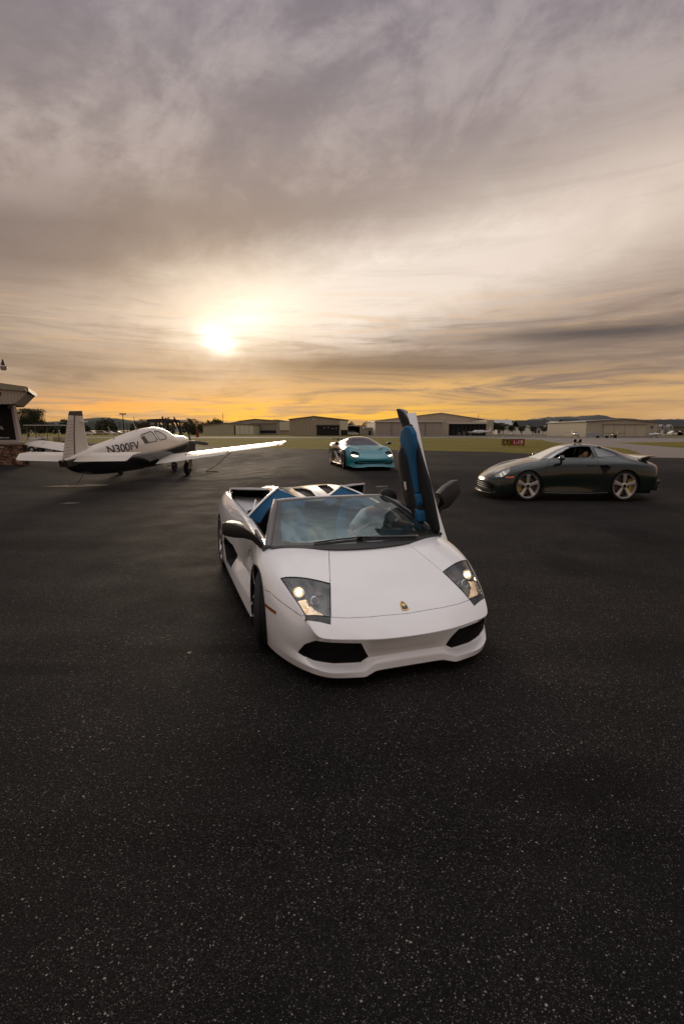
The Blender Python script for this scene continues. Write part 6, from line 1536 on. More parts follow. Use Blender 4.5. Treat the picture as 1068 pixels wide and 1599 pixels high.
        bm = bmesh.new(); V = [(-2.24, .885, 1.085), (-2.22, .87, .97), (-1.40, .80, .885), (-1.80, .46, .92), (-2.0, .46, 1.09)]
        Vb = [(-2.6, .84, 1.03), (-2.6, .84, .965), (-1.45, .78, .78), (-1.80, .46, .78), (-2.6, .46, 1.0)]
        A = [bm.verts.new(Vector((x, sg*y, z))-o3) for x, y, z in V]; Bv = [bm.verts.new(Vector((x, sg*y, z))-o3) for x, y, z in Vb]
        for k in range(5): bm.faces.new((A[k], A[(k+1) % 5], Bv[(k+1) % 5], Bv[k]))
        bm.faces.new(Bv); bmo('intake_duct', bm, M_DARK, ap)
        bm = bmesh.new(); A = Vector((-1.50, .80, .885)); 
        V = [(-1.44, .76, .90), (-1.62, .62, 1.03), (-1.70, .66, 1.02), (-1.55, .80, .90)]
        prism(bm, [(0, 0), (.19, .13), (.24, .11), (.10, -.01)], -.006, .006, 'y'); bm.transform(Matrix.Translation(Vector((-1.45, sg*.755, .90))-o3) @ Matrix.Rotation(pi+.35*sg, 4, 'Z'))
        bmo('intake_fin', bm, M_WHITE, ap)
    # ---------------- outside mirrors
    def mirror(parent, sg, xf, secs):
        """secs: (centre, half-vector a, half-vector b) of rounded box sections"""
        mo = empty('side_mirror', (0, 0, 0)); mo.parent = parent
        bm = bmesh.new(); pr = None
        for c, A, Bv in secs:
            c, A, Bv = Vector(c), Vector(A), Vector(Bv); ring = []
            for k in range(16):
                an = 2*pi*k/16; cc = (abs(cos(an))**.32)*(1 if cos(an) > 0 else -1); s_ = (abs(sin(an))**.32)*(1 if sin(an) > 0 else -1)
                p = c+A*cc+Bv*s_; p.y *= sg; ring.append(bm.verts.new(p))
            if pr:
                for k in range(16): bm.faces.new((pr[k], pr[(k+1) % 16], ring[(k+1) % 16], ring[k]))
            else: bm.faces.new(ring)
            pr = ring
        bm.faces.new(pr); bmesh.ops.recalc_face_normals(bm, faces=bm.faces)
        if xf is not None: bm.transform(xf)
        bmo('mirror_shell', bm, mat('mirror_black', (.022, .022, .023), .45, coat=.1), mo, 30)
        return mo
    MS = [((-.13, .875, .805), (.06, 0, 0), (0, .004, .045)), ((-.24, .90, .842), (.06, 0, 0), (0, .01, .050)), ((-.37, .94, .878), (.05, .01, 0), (0, .01, .046)),
          ((-.47, .975, .892), (.055, .03, 0), (0, .005, .056)), ((-.56, 1.04, .898), (.06, .045, 0), (0, 0, .068)), ((-.64, 1.105, .902), (.055, .05, 0), (0, 0, .068)), ((-.655, 1.125, .902), (.045, .045, 0), (0, 0, .060))]
    mirror(root, -1, None, MS)
    # black quarter trim at the foot of the right pillar
    bm = bmesh.new(); prism(bm, [(-.08, .79), (-.07, .83), (-.30, .875), (-.50, .90), (-.46, .81)], -.86, -.885, 'y'); bmo('quarter_trim', bm, M_BLKG, root)
    # ---------------- raised left door
    TH = R(57); h0 = Vector((-.25, .9, .72))
    XF = Matrix.Translation(Vector((.075, .045, .0))) @ Matrix.Translation(h0) @ Matrix.Rotation(R(1.0), 4, 'X') @ Matrix.Rotation(TH, 4, 'Y') @ Matrix.Translation(-h0)
    dr = empty('raised_door', (0, 0, 0)); dr.parent = root; dr['label'] = 'scissor door swung up on the left side'
    sh.piece(sh.faces([7], 1), 'door_skin', M_WHITE, dr, xf=XF, rim=.02)
    def pad(name, P, y0, y1, m, bev=.02, seg=3, r=.25):
        """padded inner panel: outline in the side plane, y0 outboard, y1 inboard, rounded inboard edge"""
        P = roundpoly(P, r, 3); cx = sum(p[0] for p in P)/len(P); cz = sum(p[1] for p in P)/len(P)
        bm = bmesh.new(); rings = []
        for k in range(seg+2):
            if k == 0: y, sh_ = y0, 0
            else: a = (k-1)/seg*pi/2; y, sh_ = y1+(y0-y1)*0+(1-sin(a))*bev, (1-cos(a))*bev
            ring = []
            for i, p in enumerate(P):
                n = Vector((P[(i+1) % len(P)][1]-P[i-1][1], -(P[(i+1) % len(P)][0]-P[i-1][0])))
                if n.length > 1e-9: n.normalize()
                if n.dot(Vector((p[0]-cx, p[1]-cz))) < 0: n = -n
                ring.append(bm.verts.new((p[0]-n.x*sh_, y, p[1]-n.y*sh_)))
            rings.append(ring)
        for A, Bv in zip(rings, rings[1:]):
            for i in range(len(A)): bm.faces.new((A[i], A[(i+1) % len(A)], Bv[(i+1) % len(A)], Bv[i]))
        bmesh.ops.triangulate(bm, faces=[bm.faces.new(rings[-1])])
        bmesh.ops.recalc_face_normals(bm, faces=bm.faces); return bmo(name, bm, m, dr, 50)
    M_TRIM = mat('door_card_black', (.010, .010, .011), .7, spec=.25, bump=.15, bscale=150)
    pad('inner_panel', [(-.70, 1.90), (-.545, 1.72), (-.265, 1.331), (-.18, 1.184), (-.03, .864), (-.165, .785), (-.462, .745), (-.68, .947), (-.884, 1.237), (-.98, 1.50), (-.86, 1.76)], .815, .78, M_TRIM, .02)
    pad('speaker_bulge', [(-.738, 1.648), (-.816, 1.598), (-.829, 1.522), (-.775, 1.389), (-.655, 1.195), (-.463, .953), (-.374, .921), (-.308, 1.01), (-.414, 1.157), (-.525, 1.342), (-.625, 1.552)], .80, .71, M_TRIM, .03)
    pad('blue_insert', [(-.711, 1.861), (-.803, 1.808), (-.831, 1.706), (-.763, 1.627), (-.666, 1.55), (-.597, 1.368), (-.502, 1.231), (-.454, 1.151), (-.413, 1.189), (-.464, 1.346), (-.502, 1.538), (-.494, 1.668), (-.528, 1.789), (-.605, 1.853)], .79, .735, M_BLUE, .018)
    pad('pull_handle', [(-.484, 1.167), (-.385, 1.186), (-.338, 1.101), (-.35, 1.048), (-.451, 1.079)], .79, .725, M_BLUE, .012)
    pad('blue_lower_insert', [(-.361, 1.045), (-.29, 1.01), (-.258, .913), (-.354, .922), (-.372, .998)], .79, .70, M_BLUE, .015)
    pad('door_handle', [(-.625, 1.285), (-.590, 1.285), (-.560, 1.200), (-.597, 1.200)], .72, .702, mat('handle_metal', (.75, .75, .76), .3, metal=.6), .004)
    pad('window_flag', [(-1.052, 2.053), (-1.00, 1.96), (-.90, 1.86), (-.745, 1.70), (-.66, 1.80), (-.80, 1.93), (-.93, 2.02)], .835, .80, M_TRIM, .008, r=.1)
    pad('flag_edge', [(-1.045, 2.055), (-.92, 1.985), (-.80, 1.90), (-.77, 1.925), (-.92, 2.03)], .865, .82, M_GREY, .006, r=.1)
    def oc(x, y, z): return Vector((x, y, z))
    pad('belt_trim', [(-.467, 1.15), (-.412, 1.15), (-.170, .845), (-.179, .80), (-.275, .909)], .90, .865, mat('belt_grey', (.28, .26, .24), .3, coat=.4), .006, r=.1)
    # window sill strip and black front corner with hinge
    
    R3 = Matrix.Identity(3)
    mirror(dr, 1, None, [((-.36, .90, .80), (.05, -.01, 0), (0, .025, .02)), ((-.36, .93, .93), (.05, -.02, 0), (0, .05, .04)), ((-.36, .975, 1.04), (.05, -.02, 0), (0, .075, .055)),
        ((-.37, 1.02, 1.11), (.055, 0, 0), (0, -.062, .075)), ((-.38, 1.09, 1.175), (.055, 0, 0), (0, -.055, .078)), ((-.38, 1.17, 1.24), (.045, 0, 0), (0, -.04, .066)), ((-.38, 1.205, 1.262), (.025, 0, 0), (0, -.02, .05))])
    # hinge arm down into the fender gap
    bm = bmesh.new(); box(bm, (-.22, .80, .70), (.22, .05, .16), ry(.5), .01); tube(bm, [(-.2, .78, .6), (-.45, .80, 1.05)], .016, 8); bmo('hinge_arm', bm, M_BLKG, root, 40)
    bm = bmesh.new()
    for k, (x, z) in enumerate(((-.26, .83), (-.22, .79))): lathe(bm, [(.014, 0), (.012, .01), (.0005, .012)], 10, 'y', (x, .70, z))
    bm.free()
    # black pillar inner trim crossing behind the glass (left side)
    bm = bmesh.new(); tube(bm, [(-.90, .56, 1.055), (-.72, .62, 1.045), (-.45, .67, .965), (-.20, .73, .85), (-.10, .75, .79)], [.022, .030, .034, .040, .04], 8, flat=.6)
    bmo('pillar_trim', bm, M_BLK, root, 50)
    # sills visible under the raised door are part of side_sill; small warning lights on the rear wall
finish_lambo(LAMBO, LSH)

def build_driver(root):
    # lives in the white car's axes; built in world space through the car matrix
    bpy.context.view_layer.update(); MW = root.matrix_world.copy()
    pr = empty('person', MW @ Vector((-1.05, .42, .30)), root.rotation_euler[2], 'person in black cap and pale blue shirt at the wheel of the white car', 'person')
    off = Vector((-1.05, .42, .30))
    def c(x, y, z): return tuple(Vector((x, y, z))-off)
    M_SH = mat('pale_shirt', (.74, .82, .88), .85, noisy=.05, nscale=30, bump=.4, bscale=25)
    J = {'pel': (c(-1.10, .40, .48), (.16, .13)), 'sp': (c(-1.08, .45, .66), (.145, .115)), 'ch': (c(-1.02, .52, .84), (.165, .12)), 'nk': (c(-.98, .58, .965), (.06, .06)), 'hd': (c(-.965, .60, 1.02), (.05, .05)),
         'rs': (c(-.96, .40, .90), .07), 're': (c(-.82, .24, .83), .045), 'rw': (c(-.74, .15, .78), .032),
         'ls': (c(-.96, .70, .88), .07), 'le': (c(-.78, .74, .80), .046), 'lw': (c(-.58, .80, .82), .032),
         'rh': (c(-1.0, .33, .46), .095), 'rk': (c(-.62, .27, .50), .07), 'rf': (c(-.45, .27, .33), .05), 'lh': (c(-1.0, .48, .46), .095), 'lk': (c(-.62, .50, .50), .07), 'lf': (c(-.42, .48, .33), .05)}
    B = [('pel', 'sp'), ('sp', 'ch'), ('ch', 'nk'), ('nk', 'hd'), ('ch', 'rs'), ('rs', 're'), ('re', 'rw'), ('ch', 'ls'), ('ls', 'le'), ('le', 'lw'), ('pel', 'rh'), ('rh', 'rk'), ('rk', 'rf'), ('pel', 'lh'), ('lh', 'lk'), ('lk', 'lf')]
    skin_mesh('body', J, B, M_SKIN, pr)
    JS = {k: (v[0], tuple(1.12*q for q in (v[1] if isinstance(v[1], tuple) else (v[1], v[1])))) for k, v in J.items() if k in ('pel', 'sp', 'ch', 'rs', 're', 'ls')}
    JS['rw'] = (c(-.765, .175, .80), .045); JS['le'] = (c(-.80, .735, .805), .066); JS['nk'] = (c(-.99, .565, .93), (.085, .085))
    skin_mesh('shirt', JS, [('pel', 'sp'), ('sp', 'ch'), ('ch', 'nk'), ('ch', 'rs'), ('rs', 're'), ('re', 'rw'), ('ch', 'ls'), ('ls', 'le')], M_SH, pr)
    skin_mesh('trousers', {k: (J[k][0], tuple(1.1*q for q in (J[k][1] if isinstance(J[k][1], tuple) else (J[k][1], J[k][1])))) for k in ('pel', 'rh', 'rk', 'rf', 'lh', 'lk', 'lf')}, [b for b in B if b[0] in ('pel', 'rh', 'rk', 'lh', 'lk') and b[1] != 'sp'], mat('dark_trousers', (.02, .022, .03), .8), pr)
    head(pr, c(-.94, .655, 1.065), R(60), R(22), 0, sc=.9, cap=mat('cap_black', (.012, .012, .013), .8))
    hand(pr, c(-.735, .145, .778), c(-.62, .14, .70), (0, .2, -1), 1, .45); hand(pr, c(-.575, .80, .82), c(-.47, .80, .86), (0, 1, .2), -1, .4)
build_driver(LAMBO)
# ================================================================ shared car shell from rows
def car_cage(T, F, S, cr=(), level=3, rear_z=None):
    """T rows run nose to tail with columns centre..shoulder; F rows go down the nose; S rows go down the side"""
    U = [[r[-1], (r[-1][0], r[-1][1]-.22, r[-1][2])] for r in S]
    n = len(T[0]); last = T[-1]; sl = S[-1]; RF = [last]
    for k in range(1, len(sl)):
        RF.append([(last[i][0]+(sl[k][0]-last[-1][0]), last[i][1], sl[k][2]) for i in range(n-1)]+[sl[k]])
    return Shell([T, F, S, U, RF], cr, level)
def build_coupe():
    e = empty('coupe_car', (4.79, 13.60, .05), pi-R(2.5), 'dark green coupe with raised rear wing and five spoke wheels at right', 'sports car'); e.scale = (.985, .98, 1.11)
    M_GRN = mat('dark_green_paint', (.006, .014, .011), .22, metal=.0, coat=.6)
    T = [[(1.02, 0, .47), (1.01, .25, .47), (.98, .45, .47), (.91, .62, .475), (.79, .75, .49)],
         [(.83, 0, .595), (.83, .25, .595), (.78, .44, .595), (.70, .63, .635), (.58, .81, .60)],
         [(.50, 0, .705), (.50, .25, .71), (.46, .45, .715), (.40, .66, .785), (.36, .86, .70)],
         [(.10, 0, .80), (.10, .28, .81), (.10, .48, .815), (.08, .67, .875), (.05, .90, .765)],
         [(-.28, 0, .885), (-.27, .3, .885), (-.25, .5, .885), (-.25, .68, .90), (-.28, .885, .79)],
         [(-.42, 0, .925), (-.40, .30, .925), (-.37, .55, .915), (-.42, .73, .92), (-.47, .87, .81)],
         [(-.78, 0, 1.10), (-.76, .30, 1.09), (-.73, .535, 1.06), (-.75, .75, .935), (-.77, .88, .83)],
         [(-1.12, 0, 1.25), (-1.10, .30, 1.24), (-1.06, .50, 1.205), (-1.05, .75, .95), (-1.05, .885, .84)],
         [(-1.48, 0, 1.30), (-1.46, .30, 1.29), (-1.42, .50, 1.25), (-1.4, .75, .955), (-1.4, .89, .85)],
         [(-1.88, 0, 1.285), (-1.86, .30, 1.27), (-1.82, .50, 1.225), (-1.75, .745, .965), (-1.75, .905, .86)],
         [(-2.28, 0, 1.205), (-2.26, .29, 1.19), (-2.2, .48, 1.145), (-2.12, .71, .985), (-2.12, .93, .885)],
         [(-2.68, 0, 1.08), (-2.66, .28, 1.065), (-2.6, .46, 1.03), (-2.5, .72, .97), (-2.48, .94, .895)],
         [(-3.02, 0, .955), (-3.0, .28, .955), (-2.97, .47, .945), (-2.9, .71, .92), (-2.85, .91, .85)],
         [(-3.38, 0, .86), (-3.37, .28, .86), (-3.34, .5, .855), (-3.25, .69, .84), (-3.17, .84, .79)],
         [(-3.50, 0, .78), (-3.49, .28, .78), (-3.46, .5, .775), (-3.38, .68, .765), (-3.28, .81, .73)]]
    def s_(k, *q): return [T[k][-1]]+[(T[k][-1][0], y, z) for y, z in q]
    S = [s_(0, (.775, .38), (.78, .26), (.77, .15)), s_(1, (.86, .45), (.87, .29), (.86, .15)), s_(2, (.915, .52), (.925, .31), (.91, .15)), s_(3, (.945, .58), (.945, .33), (.915, .15)), s_(4, (.93, .58), (.91, .33), (.905, .16)),
         s_(5, (.915, .57), (.89, .33), (.91, .16)), s_(6, (.915, .57), (.885, .33), (.915, .16)), s_(7, (.915, .57), (.885, .33), (.915, .16)), s_(8, (.92, .58), (.89, .33), (.915, .16)), s_(9, (.94, .61), (.92, .35), (.93, .17)),
         s_(10, (.965, .66), (.955, .37), (.94, .18)), s_(11, (.975, .67), (.965, .38), (.945, .19)), s_(12, (.96, .63), (.95, .38), (.93, .2)), s_(13, (.90, .58), (.88, .38), (.86, .22)), s_(14, (.87, .56), (.85, .38), (.80, .27))]
    F = [T[0], [(1.045, 0, .38), (1.035, .25, .38), (1.005, .45, .38), (.925, .63, .38), S[0][1]], [(1.03, 0, .26), (1.02, .25, .26), (.99, .46, .26), (.92, .64, .26), S[0][2]], [(1.05, 0, .15), (1.04, .25, .15), (1.01, .46, .15), (.935, .64, .15), S[0][3]]]
    cr = [(F[3], .8), ([r[-1] for r in S], .8), ([r[3] for r in T[6:11]], .35), ([r[2] for r in S[4:9]], .3)]
    sh = car_cage(T, F, S, cr)
    CF, CR, Rw = (0, .335), (-2.45, .345), .375
    sh.cut(9, arc(*CF, .365, -40, 220, 26), 'y', lim=lambda c, n: c.y > .6); sh.cut(9, arc(*CR, .375, -40, 220, 26), 'y', lim=lambda c, n: c.y > .6); sh.delete([9])
    sd = lambda c, n: n.y > .25 and c.y > .4
    SW = roundpoly([(-.66, .965), (-1.00, 1.145), (-1.16, 1.20), (-1.45, 1.228), (-1.68, 1.222), (-1.72, .975)], .12, 3)
    QW = roundpoly([(-1.80, .985), (-1.77, 1.215), (-2.02, 1.175), (-2.30, 1.075), (-2.37, 1.035), (-2.30, 1.01)], .14, 3)
    sh.cut(2, SW, 'y', lim=sd); sh.cut(3, QW, 'y', lim=sd)
    WS = roundpoly([(0, .935), (.50, .93), (.665, .95), (.56, 1.10), (.475, 1.205), (.30, 1.225), (0, 1.235)], .1, 2); WS = [p for p in WS]
    WSf = [(0, .935), (.50, .93), (.665, .952), (.56, 1.09), (.47, 1.205), (.30, 1.225), (0, 1.235)]
    sh.cut(4, WSf, 'x', lim=lambda c, n: -1.3 < c.x < -.3 and n.x > .15)
    RWf = [(0, 1.0), (.34, 1.0), (.40, 1.05), (.33, 1.20), (0, 1.22)]
    sh.cut(5, RWf, 'x', lim=lambda c, n: c.x < -2.1 and n.z > .3)
    sh.cut(6, roundpoly([(.80, .545), (.80, .70), (.60, .82), (.44, .80), (.40, .66), (.62, .53)], .45, 3), 'z', lim=lambda c, n: c.z > .5 and n.z > .2)     # headlight oval (x, y)
    DOOR = [(-.42, .20), (-.38, .60), (-.52, .86), (-.60, .955), (-1.0, 1.17), (-1.45, 1.26), (-1.74, 1.25), (-1.76, .95), (-1.72, .60), (-1.50, .25), (-1.40, .20)]
    sh.cut(7, DOOR, 'y', only=(0,), lim=lambda c, n: c.y > .4 and n.y > .05)
    sh.cut(8, [(-1.78, .80), (-1.98, .82), (-2.06, .76), (-1.94, .62), (-1.80, .48), (-1.88, .62)], 'y', only=(0,), lim=sd)                              # side scoop
    GR = [(.10, .205), (.10, .37), (.42, .395), (.70, .36), (.74, .26), (.60, .20)]
    sh.cut(10, [(0, .205), (0, .37), (.42, .395), (.70, .36), (.74, .26), (.60, .20)], 'x', only=(0,), lim=lambda c, n: c.x > .6 and n.x > .2)
    HD = [(1.0, 0), (.985, .30), (.86, .46), (.60, .48), (.10, .52), (-.25, .58), (-.36, .55), (-.38, 0)]
    sh.cut(11, HD+[(x, -y) for x, y in HD[-2:0:-1]], 'z', sides=(1,), only=(0,), lim=lambda c, n: n.z > .3 and c.x > -.45)
    sh.cut(12, [(.45, .15), (.45, .47), (.60, .50), (1.3, .47), (1.3, .1)], 'y', only=(0,))
    P = sh.piece
    P(sh.faces([0]), 'body', M_GRN, e); P(sh.faces([11]), 'hood', M_GRN, e); P(sh.faces([12]), 'front_bumper', M_GRN, e)
    MG = glass('coupe_glass', (.55, .55, .5), .10, .02, .25, (.03, .03, .03)); MQ = glass('quarter_glass', (.2, .2, .2), .08, .03, .75, (.05, .055, .055)); MWS = glass('coupe_windshield', (.6, .6, .55), .30, .04, .45, (.24, .21, .17))  # beige film of the windshield stands for reflected sky
    P(sh.faces([4]), 'windshield', MWS, e, gap=.004, rim=.006); P(sh.faces([5]), 'rear_window', MQ, e, gap=.004)
    for sg in (1, -1):
        P(sh.faces([7], sg), 'door', M_GRN, e)
        if sg < 0: P(sh.faces([2], sg), 'side_window', MG, e, gap=.006, rim=.004)
        P(sh.faces([3], sg), 'quarter_window', MQ, e, gap=.006, rim=.006)
        for ol in (SW, QW):
            pts = [q for q in (sh.ray((x, sg*2, z), (0, -sg, 0))[0] for x, z in ol) if q is not None]
            bm = bmesh.new(); tube(bm, [p+Vector((0, sg*.003, 0)) for p in pts], .008, 5, closed=True); bmo('window_seal', bm, M_BLKG, e, 60)
        sh.recess(sh.faces([8], sg), 'side_scoop', M_DARK, e, (.05, -.07, 0), .8, sg=sg)
        sh.recess(sh.faces([6], sg), 'headlight_bowl', mat('lamp_bowl2', (.25, .25, .24), .3, metal=.4), e, (-.035, -.03, -.03), .9, sg=sg)
        h = P(sh.faces([6], sg), 'headlight', glass('lamp_cover', (.9, .9, .88), .12, .03, .12, (.5, .48, .44)), e, gap=.003, rim=.004)
        bm = bmesh.new()
        for a, b in ((.58, .745), (.67, .665), (.60, .665), (.67, .735)):
            q = sh.ray((a, sg*b, 2), (0, 0, -1))[0]
            if q: 
                M = Vector((.75, sg*.3, .5)).normalized().to_track_quat('Z', 'Y').to_matrix().to_4x4(); M.translation = q-Vector((.03, sg*.02, .03))
                b2 = bmesh.new(); lathe(b2, [(.025, -.01), (.028, .01), (.015, .016), (.0005, .018)], 12, 'z'); b2.transform(M)
                mm = bpy.data.meshes.new('q'); b2.to_mesh(mm); b2.free(); bm.from_mesh(mm)
        bmo('lamp_element', bm, mat('lamp_led', (.7, .68, .62), .2, emit=(1, .9, .72), es=.5), h, 50, kind='stuff')
        # amber marker
        V = [sh.ray((x, sg*2, z), (0, -sg, 0))[0] for x, z in ((.36, .555), (.56, .535), (.55, .510), (.38, .520))]
        if all(v is not None for v in V): bm = bmesh.new(); quad(bm, [v+Vector((0, sg*.004, 0)) for v in V]); bmo('side_marker', bm, mat('marker_red', (.55, .07, .02), .3, coat=.8, emit=(1, .12, .03), es=.15), e)
        # door handle, mirror
        bm = bmesh.new(); q = sh.ray((-1.58, sg*2, .80), (0, -sg, 0))[0]; box(bm, q+Vector((0, sg*.006, 0)), (.20, .02, .028), None, .006); bmo('door_handle', bm, M_GRN, e, 40)
        mo = empty('mirror', (-.78, sg*.93, .95)); mo.parent = e
        bm = bmesh.new(); bmesh.ops.create_icosphere(bm, subdivisions=3, radius=1.)
        for v in bm.verts:
            x, y, z = v.co; v.co = (x*.085 if x > 0 else x*.055, sg*(y*.125+.10), (z*.070 if z > -.5 else -.035)+.02)
        bmo('mirror_shell', bm, M_GRN, mo, 60)
        bm = bmesh.new(); tube(bm, [(.0, sg*.06, -.02), (-.02, -sg*.02, -.10), (-.02, -sg*.10, -.10)], [.03, .028, .035], 8); bmo('mirror_foot', bm, M_BLKG, mo)
        # wheels
        for (cx, cz), nm, sp in ((CF, 'front_wheel', 1), (CR, 'rear_wheel', -1)):
            make_wheel(nm, e, (cx, sg*(.80 if sp > 0 else .795), cz), Rw-.035 if sp > 0 else Rw-.028, .26, .272 if sp > 0 else .280, sg, steer=0, spokes=5, spoke_m=mat('bronze_alloy', (.62, .60, .58), .30, metal=.6), style='star', caliper=(mat('yellow_caliper', (.62, .44, .03), .4, coat=.5), 0 if sp > 0 else pi))
            arch_liner(e, cx, cz, .37 if sp > 0 else .38, .52, .93, sg)
        # sill blade
        bm = bmesh.new(); tube(bm, [(-.42, sg*.90, .175), (-1.0, sg*.925, .165), (-1.6, sg*.935, .17), (-2.02, sg*.93, .19)], .012, 6); bmo('sill_blade', bm, mat('blade_black', (.05, .05, .05), .25, coat=.6), e)
        # tail lamp
        V = []
        for x, z in ((-3.02, .835), (-3.36, .80), (-3.40, .755), (-3.10, .775)): 
            q = sh.ray((x, sg*2, z), (0, -sg, 0))[0]; V.append(q+Vector((-.004, sg*.005, 0)) if q else None)
        if all(v is not None for v in V): bm = bmesh.new(); quad(bm, V); bmo('tail_light', bm, mat('tail_red', (.35, .02, .015), .2, coat=1., emit=(1, .1, .05), es=.35), e)
    sh.recess(sh.faces([10]), 'front_intake', M_DARK, e, (-.10, 0, 0), .9)
    bm = bmesh.new()
    for z in (.25, .30, .35): tube(bm, [(1.015-abs(y)**3*.35, y, z) for y in [(-.70+.14*k) for k in range(11)]], .007, 5)
    bmo('intake_bar', bm, M_BLK, e, kind='stuff')
    bm = bmesh.new(); tube(bm, [(1.075-abs(y)**3*.42, y, .150) for y in [(-.74+.148*k) for k in range(11)]], .016, 6, flat=.6); bmo('front_lip', bm, mat('lip_silver', (.09, .09, .085), .3, coat=.5), e, 60)
    # rear lower: exhaust and diffuser
    bm = bmesh.new(); box(bm, (-3.22, 0, .30), (.34, 1.45, .16), None, .03); bmo('rear_diffuser', bm, M_BLK, e, 40)
    bm = bmesh.new(); tube(bm, [(-3.40, y, .235) for y in (-.78, -.4, 0, .4, .78)], .016, 6); bmo('diffuser_edge', bm, MATS['lip_silver'], e)
    for sg in (1, -1):
        bm = bmesh.new(); lathe(bm, [(.05, -3.4), (.055, -3.53), (.045, -3.53), (.04, -3.4)], 16, 'x', (0, sg*.5, .40)); bmo('exhaust_tip', bm, M_DGREY, e, 40)
        bm = bmesh.new(); prism(bm, [(-3.05, .90), (-3.22, .90), (-3.34, 1.005), (-3.20, 1.005)], sg*.40-.02, sg*.40+.02, 'y'); bmo('wing_strut', bm, M_BLK, e)
    bm = bmesh.new()
    G = []
    for k in range(13):
        y = -.66+.11*k; d = .05*(abs(y)/.66)**2
        G.append([(-2.92+d*.6, y, .965-d*.4), (-3.0+d, y, .995-d*.3), (-3.12, y, 1.015), (-3.27, y, 1.018-d*.1), (-3.30, y, 1.0), (-3.12, y, .988), (-3.0+d, y, .968-d*.3)])
    V = [[bm.verts.new(p) for p in r] for r in G]
    for a, b in zip(V, V[1:]):
        for k in range(7): bm.faces.new((a[k], a[(k+1) % 7], b[(k+1) % 7], b[k]))
    bm.faces.new(V[0]); bm.faces.new(V[-1]); bmesh.ops.recalc_face_normals(bm, faces=bm.faces); bmo('rear_wing', bm, mat('wing_green', (.20, .21, .19), .2, metal=.3, coat=1.), e, 40)
    # black camera rig standing on the roof
    rg = empty('roof_camera_rig', (0, 0, 0), 0, 'black two-lobed camera mount on the roof of the dark green coupe', 'camera mount')
    bpy.context.view_layer.update(); p = e.matrix_world @ Vector((-1.55, 0, 1.30)); rg.location = p; rg.scale = (.58, .58, .62)
    bm = bmesh.new(); box(bm, (0, 0, .02), (.36, .12, .03), None, .01); tube(bm, [(-.16, 0, .03), (.16, 0, .03)], .02, 8); bmo('mount_bar', bm, M_BLK, rg)
    for s in (-1, 1): bm = bmesh.new(); lathe(bm, [(.04, -.05), (.065, -.04), (.065, .04), (.04, .05), (.0005, .05)], 16, 'y', (s*.12, 0, .10)); box(bm, (s*.12, 0, .05), (.06, .06, .06)); bmo('suction_cup', bm, M_BLK, rg)
    # cabin
    bm = bmesh.new(); box(bm, (-1.25, 0, .30), (2.0, 1.6, .04)); box(bm, (-2.3, 0, .62), (.06, 1.3, .7)); bmo('cabin_floor', bm, M_DARK, e)
    bm = bmesh.new(); prism(bm, [(-.50, .6), (-.50, .90), (-.80, .94), (-.98, .90), (-.95, .6)], -.72, .72, 'y'); bmo('dashboard', bm, M_BLK, e)
    for sg in (1, -1):
        s = empty('seat', (-1.55, sg*.36, .35)); s.parent = e
        bm = bmesh.new(); box(bm, (0, 0, .13), (.5, .48, .14), None, .04); bmo('seat_cushion', bm, M_BLK, s, 50)
        bm = bmesh.new(); box(bm, (-.28, 0, .45), (.13, .46, .62), ry(-.25), .05); box(bm, (-.38, 0, .80), (.09, .24, .16), ry(-.2), .035); bmo('seat_back', bm, mat('seat_brown', (.035, .018, .013), .6), s, 50)
    bm = bmesh.new(); tube(bm, [(-.98-.05*sin(2*pi*k/24), .36+.18*cos(2*pi*k/24), .93+.17*sin(2*pi*k/24)) for k in range(24)], .014, 6, closed=True); bmo('steering_wheel', bm, M_BLK, e)
    bm = bmesh.new(); box(bm, (-1.25, 0, .20), (3.9, 1.5, .08)); bmo('floor_pan', bm, M_DARK, e)
    return e
COUPE = build_coupe()
def coupe_driver():
    bpy.context.view_layer.update(); MW = COUPE.matrix_world.copy(); o = Vector((-1.60, .36, .50))
    pr = empty('person', MW @ o, COUPE.rotation_euler[2], 'person at the wheel of the dark green coupe behind its open side window', 'person')
    c = lambda x, y, z: tuple(Vector((x, y, z))-o)
    J = {'pel': (c(-1.60, .36, .56), (.16, .14)), 'sp': (c(-1.66, .36, .72), (.14, .12)), 'ch': (c(-1.70, .36, .88), (.17, .12)), 'nk': (c(-1.70, .36, .98), .055), 'ls': (c(-1.66, .56, .88), .065), 'le': (c(-1.42, .60, .74), .045), 'lw': (c(-1.12, .50, .92), .032),
         'rs': (c(-1.66, .16, .88), .065), 're': (c(-1.42, .12, .76), .045), 'rw': (c(-1.10, .24, .92), .032), 'lk': (c(-1.15, .45, .62), .08), 'rk': (c(-1.15, .27, .62), .08)}
    B = [('pel', 'sp'), ('sp', 'ch'), ('ch', 'nk'), ('ch', 'ls'), ('ls', 'le'), ('le', 'lw'), ('ch', 'rs'), ('rs', 're'), ('re', 'rw'), ('pel', 'lk'), ('pel', 'rk')]
    skin_mesh('body', J, B, M_SKIN, pr); K = ('pel', 'sp', 'ch', 'ls', 'le', 'rs', 're', 'lk', 'rk')
    skin_mesh('clothes', {k: (J[k][0], tuple(1.12*q for q in (J[k][1] if isinstance(J[k][1], tuple) else (J[k][1], J[k][1])))) for k in K}, [b for b in B if b[0] in K and b[1] in K], mat('dark_jacket', (.03, .025, .025), .8), pr)
    head(pr, c(-1.67, .36, 1.10), R(15), 0, 0, hair=(.03, .015, .01), sc=.95)
    hand(pr, c(-1.10, .50, .92), c(-.98, .50, 1.0), (0, -1, 0), 1, .8); hand(pr, c(-1.09, .24, .92), c(-.98, .24, 1.0), (0, 1, 0), -1, .8)
coupe_driver()
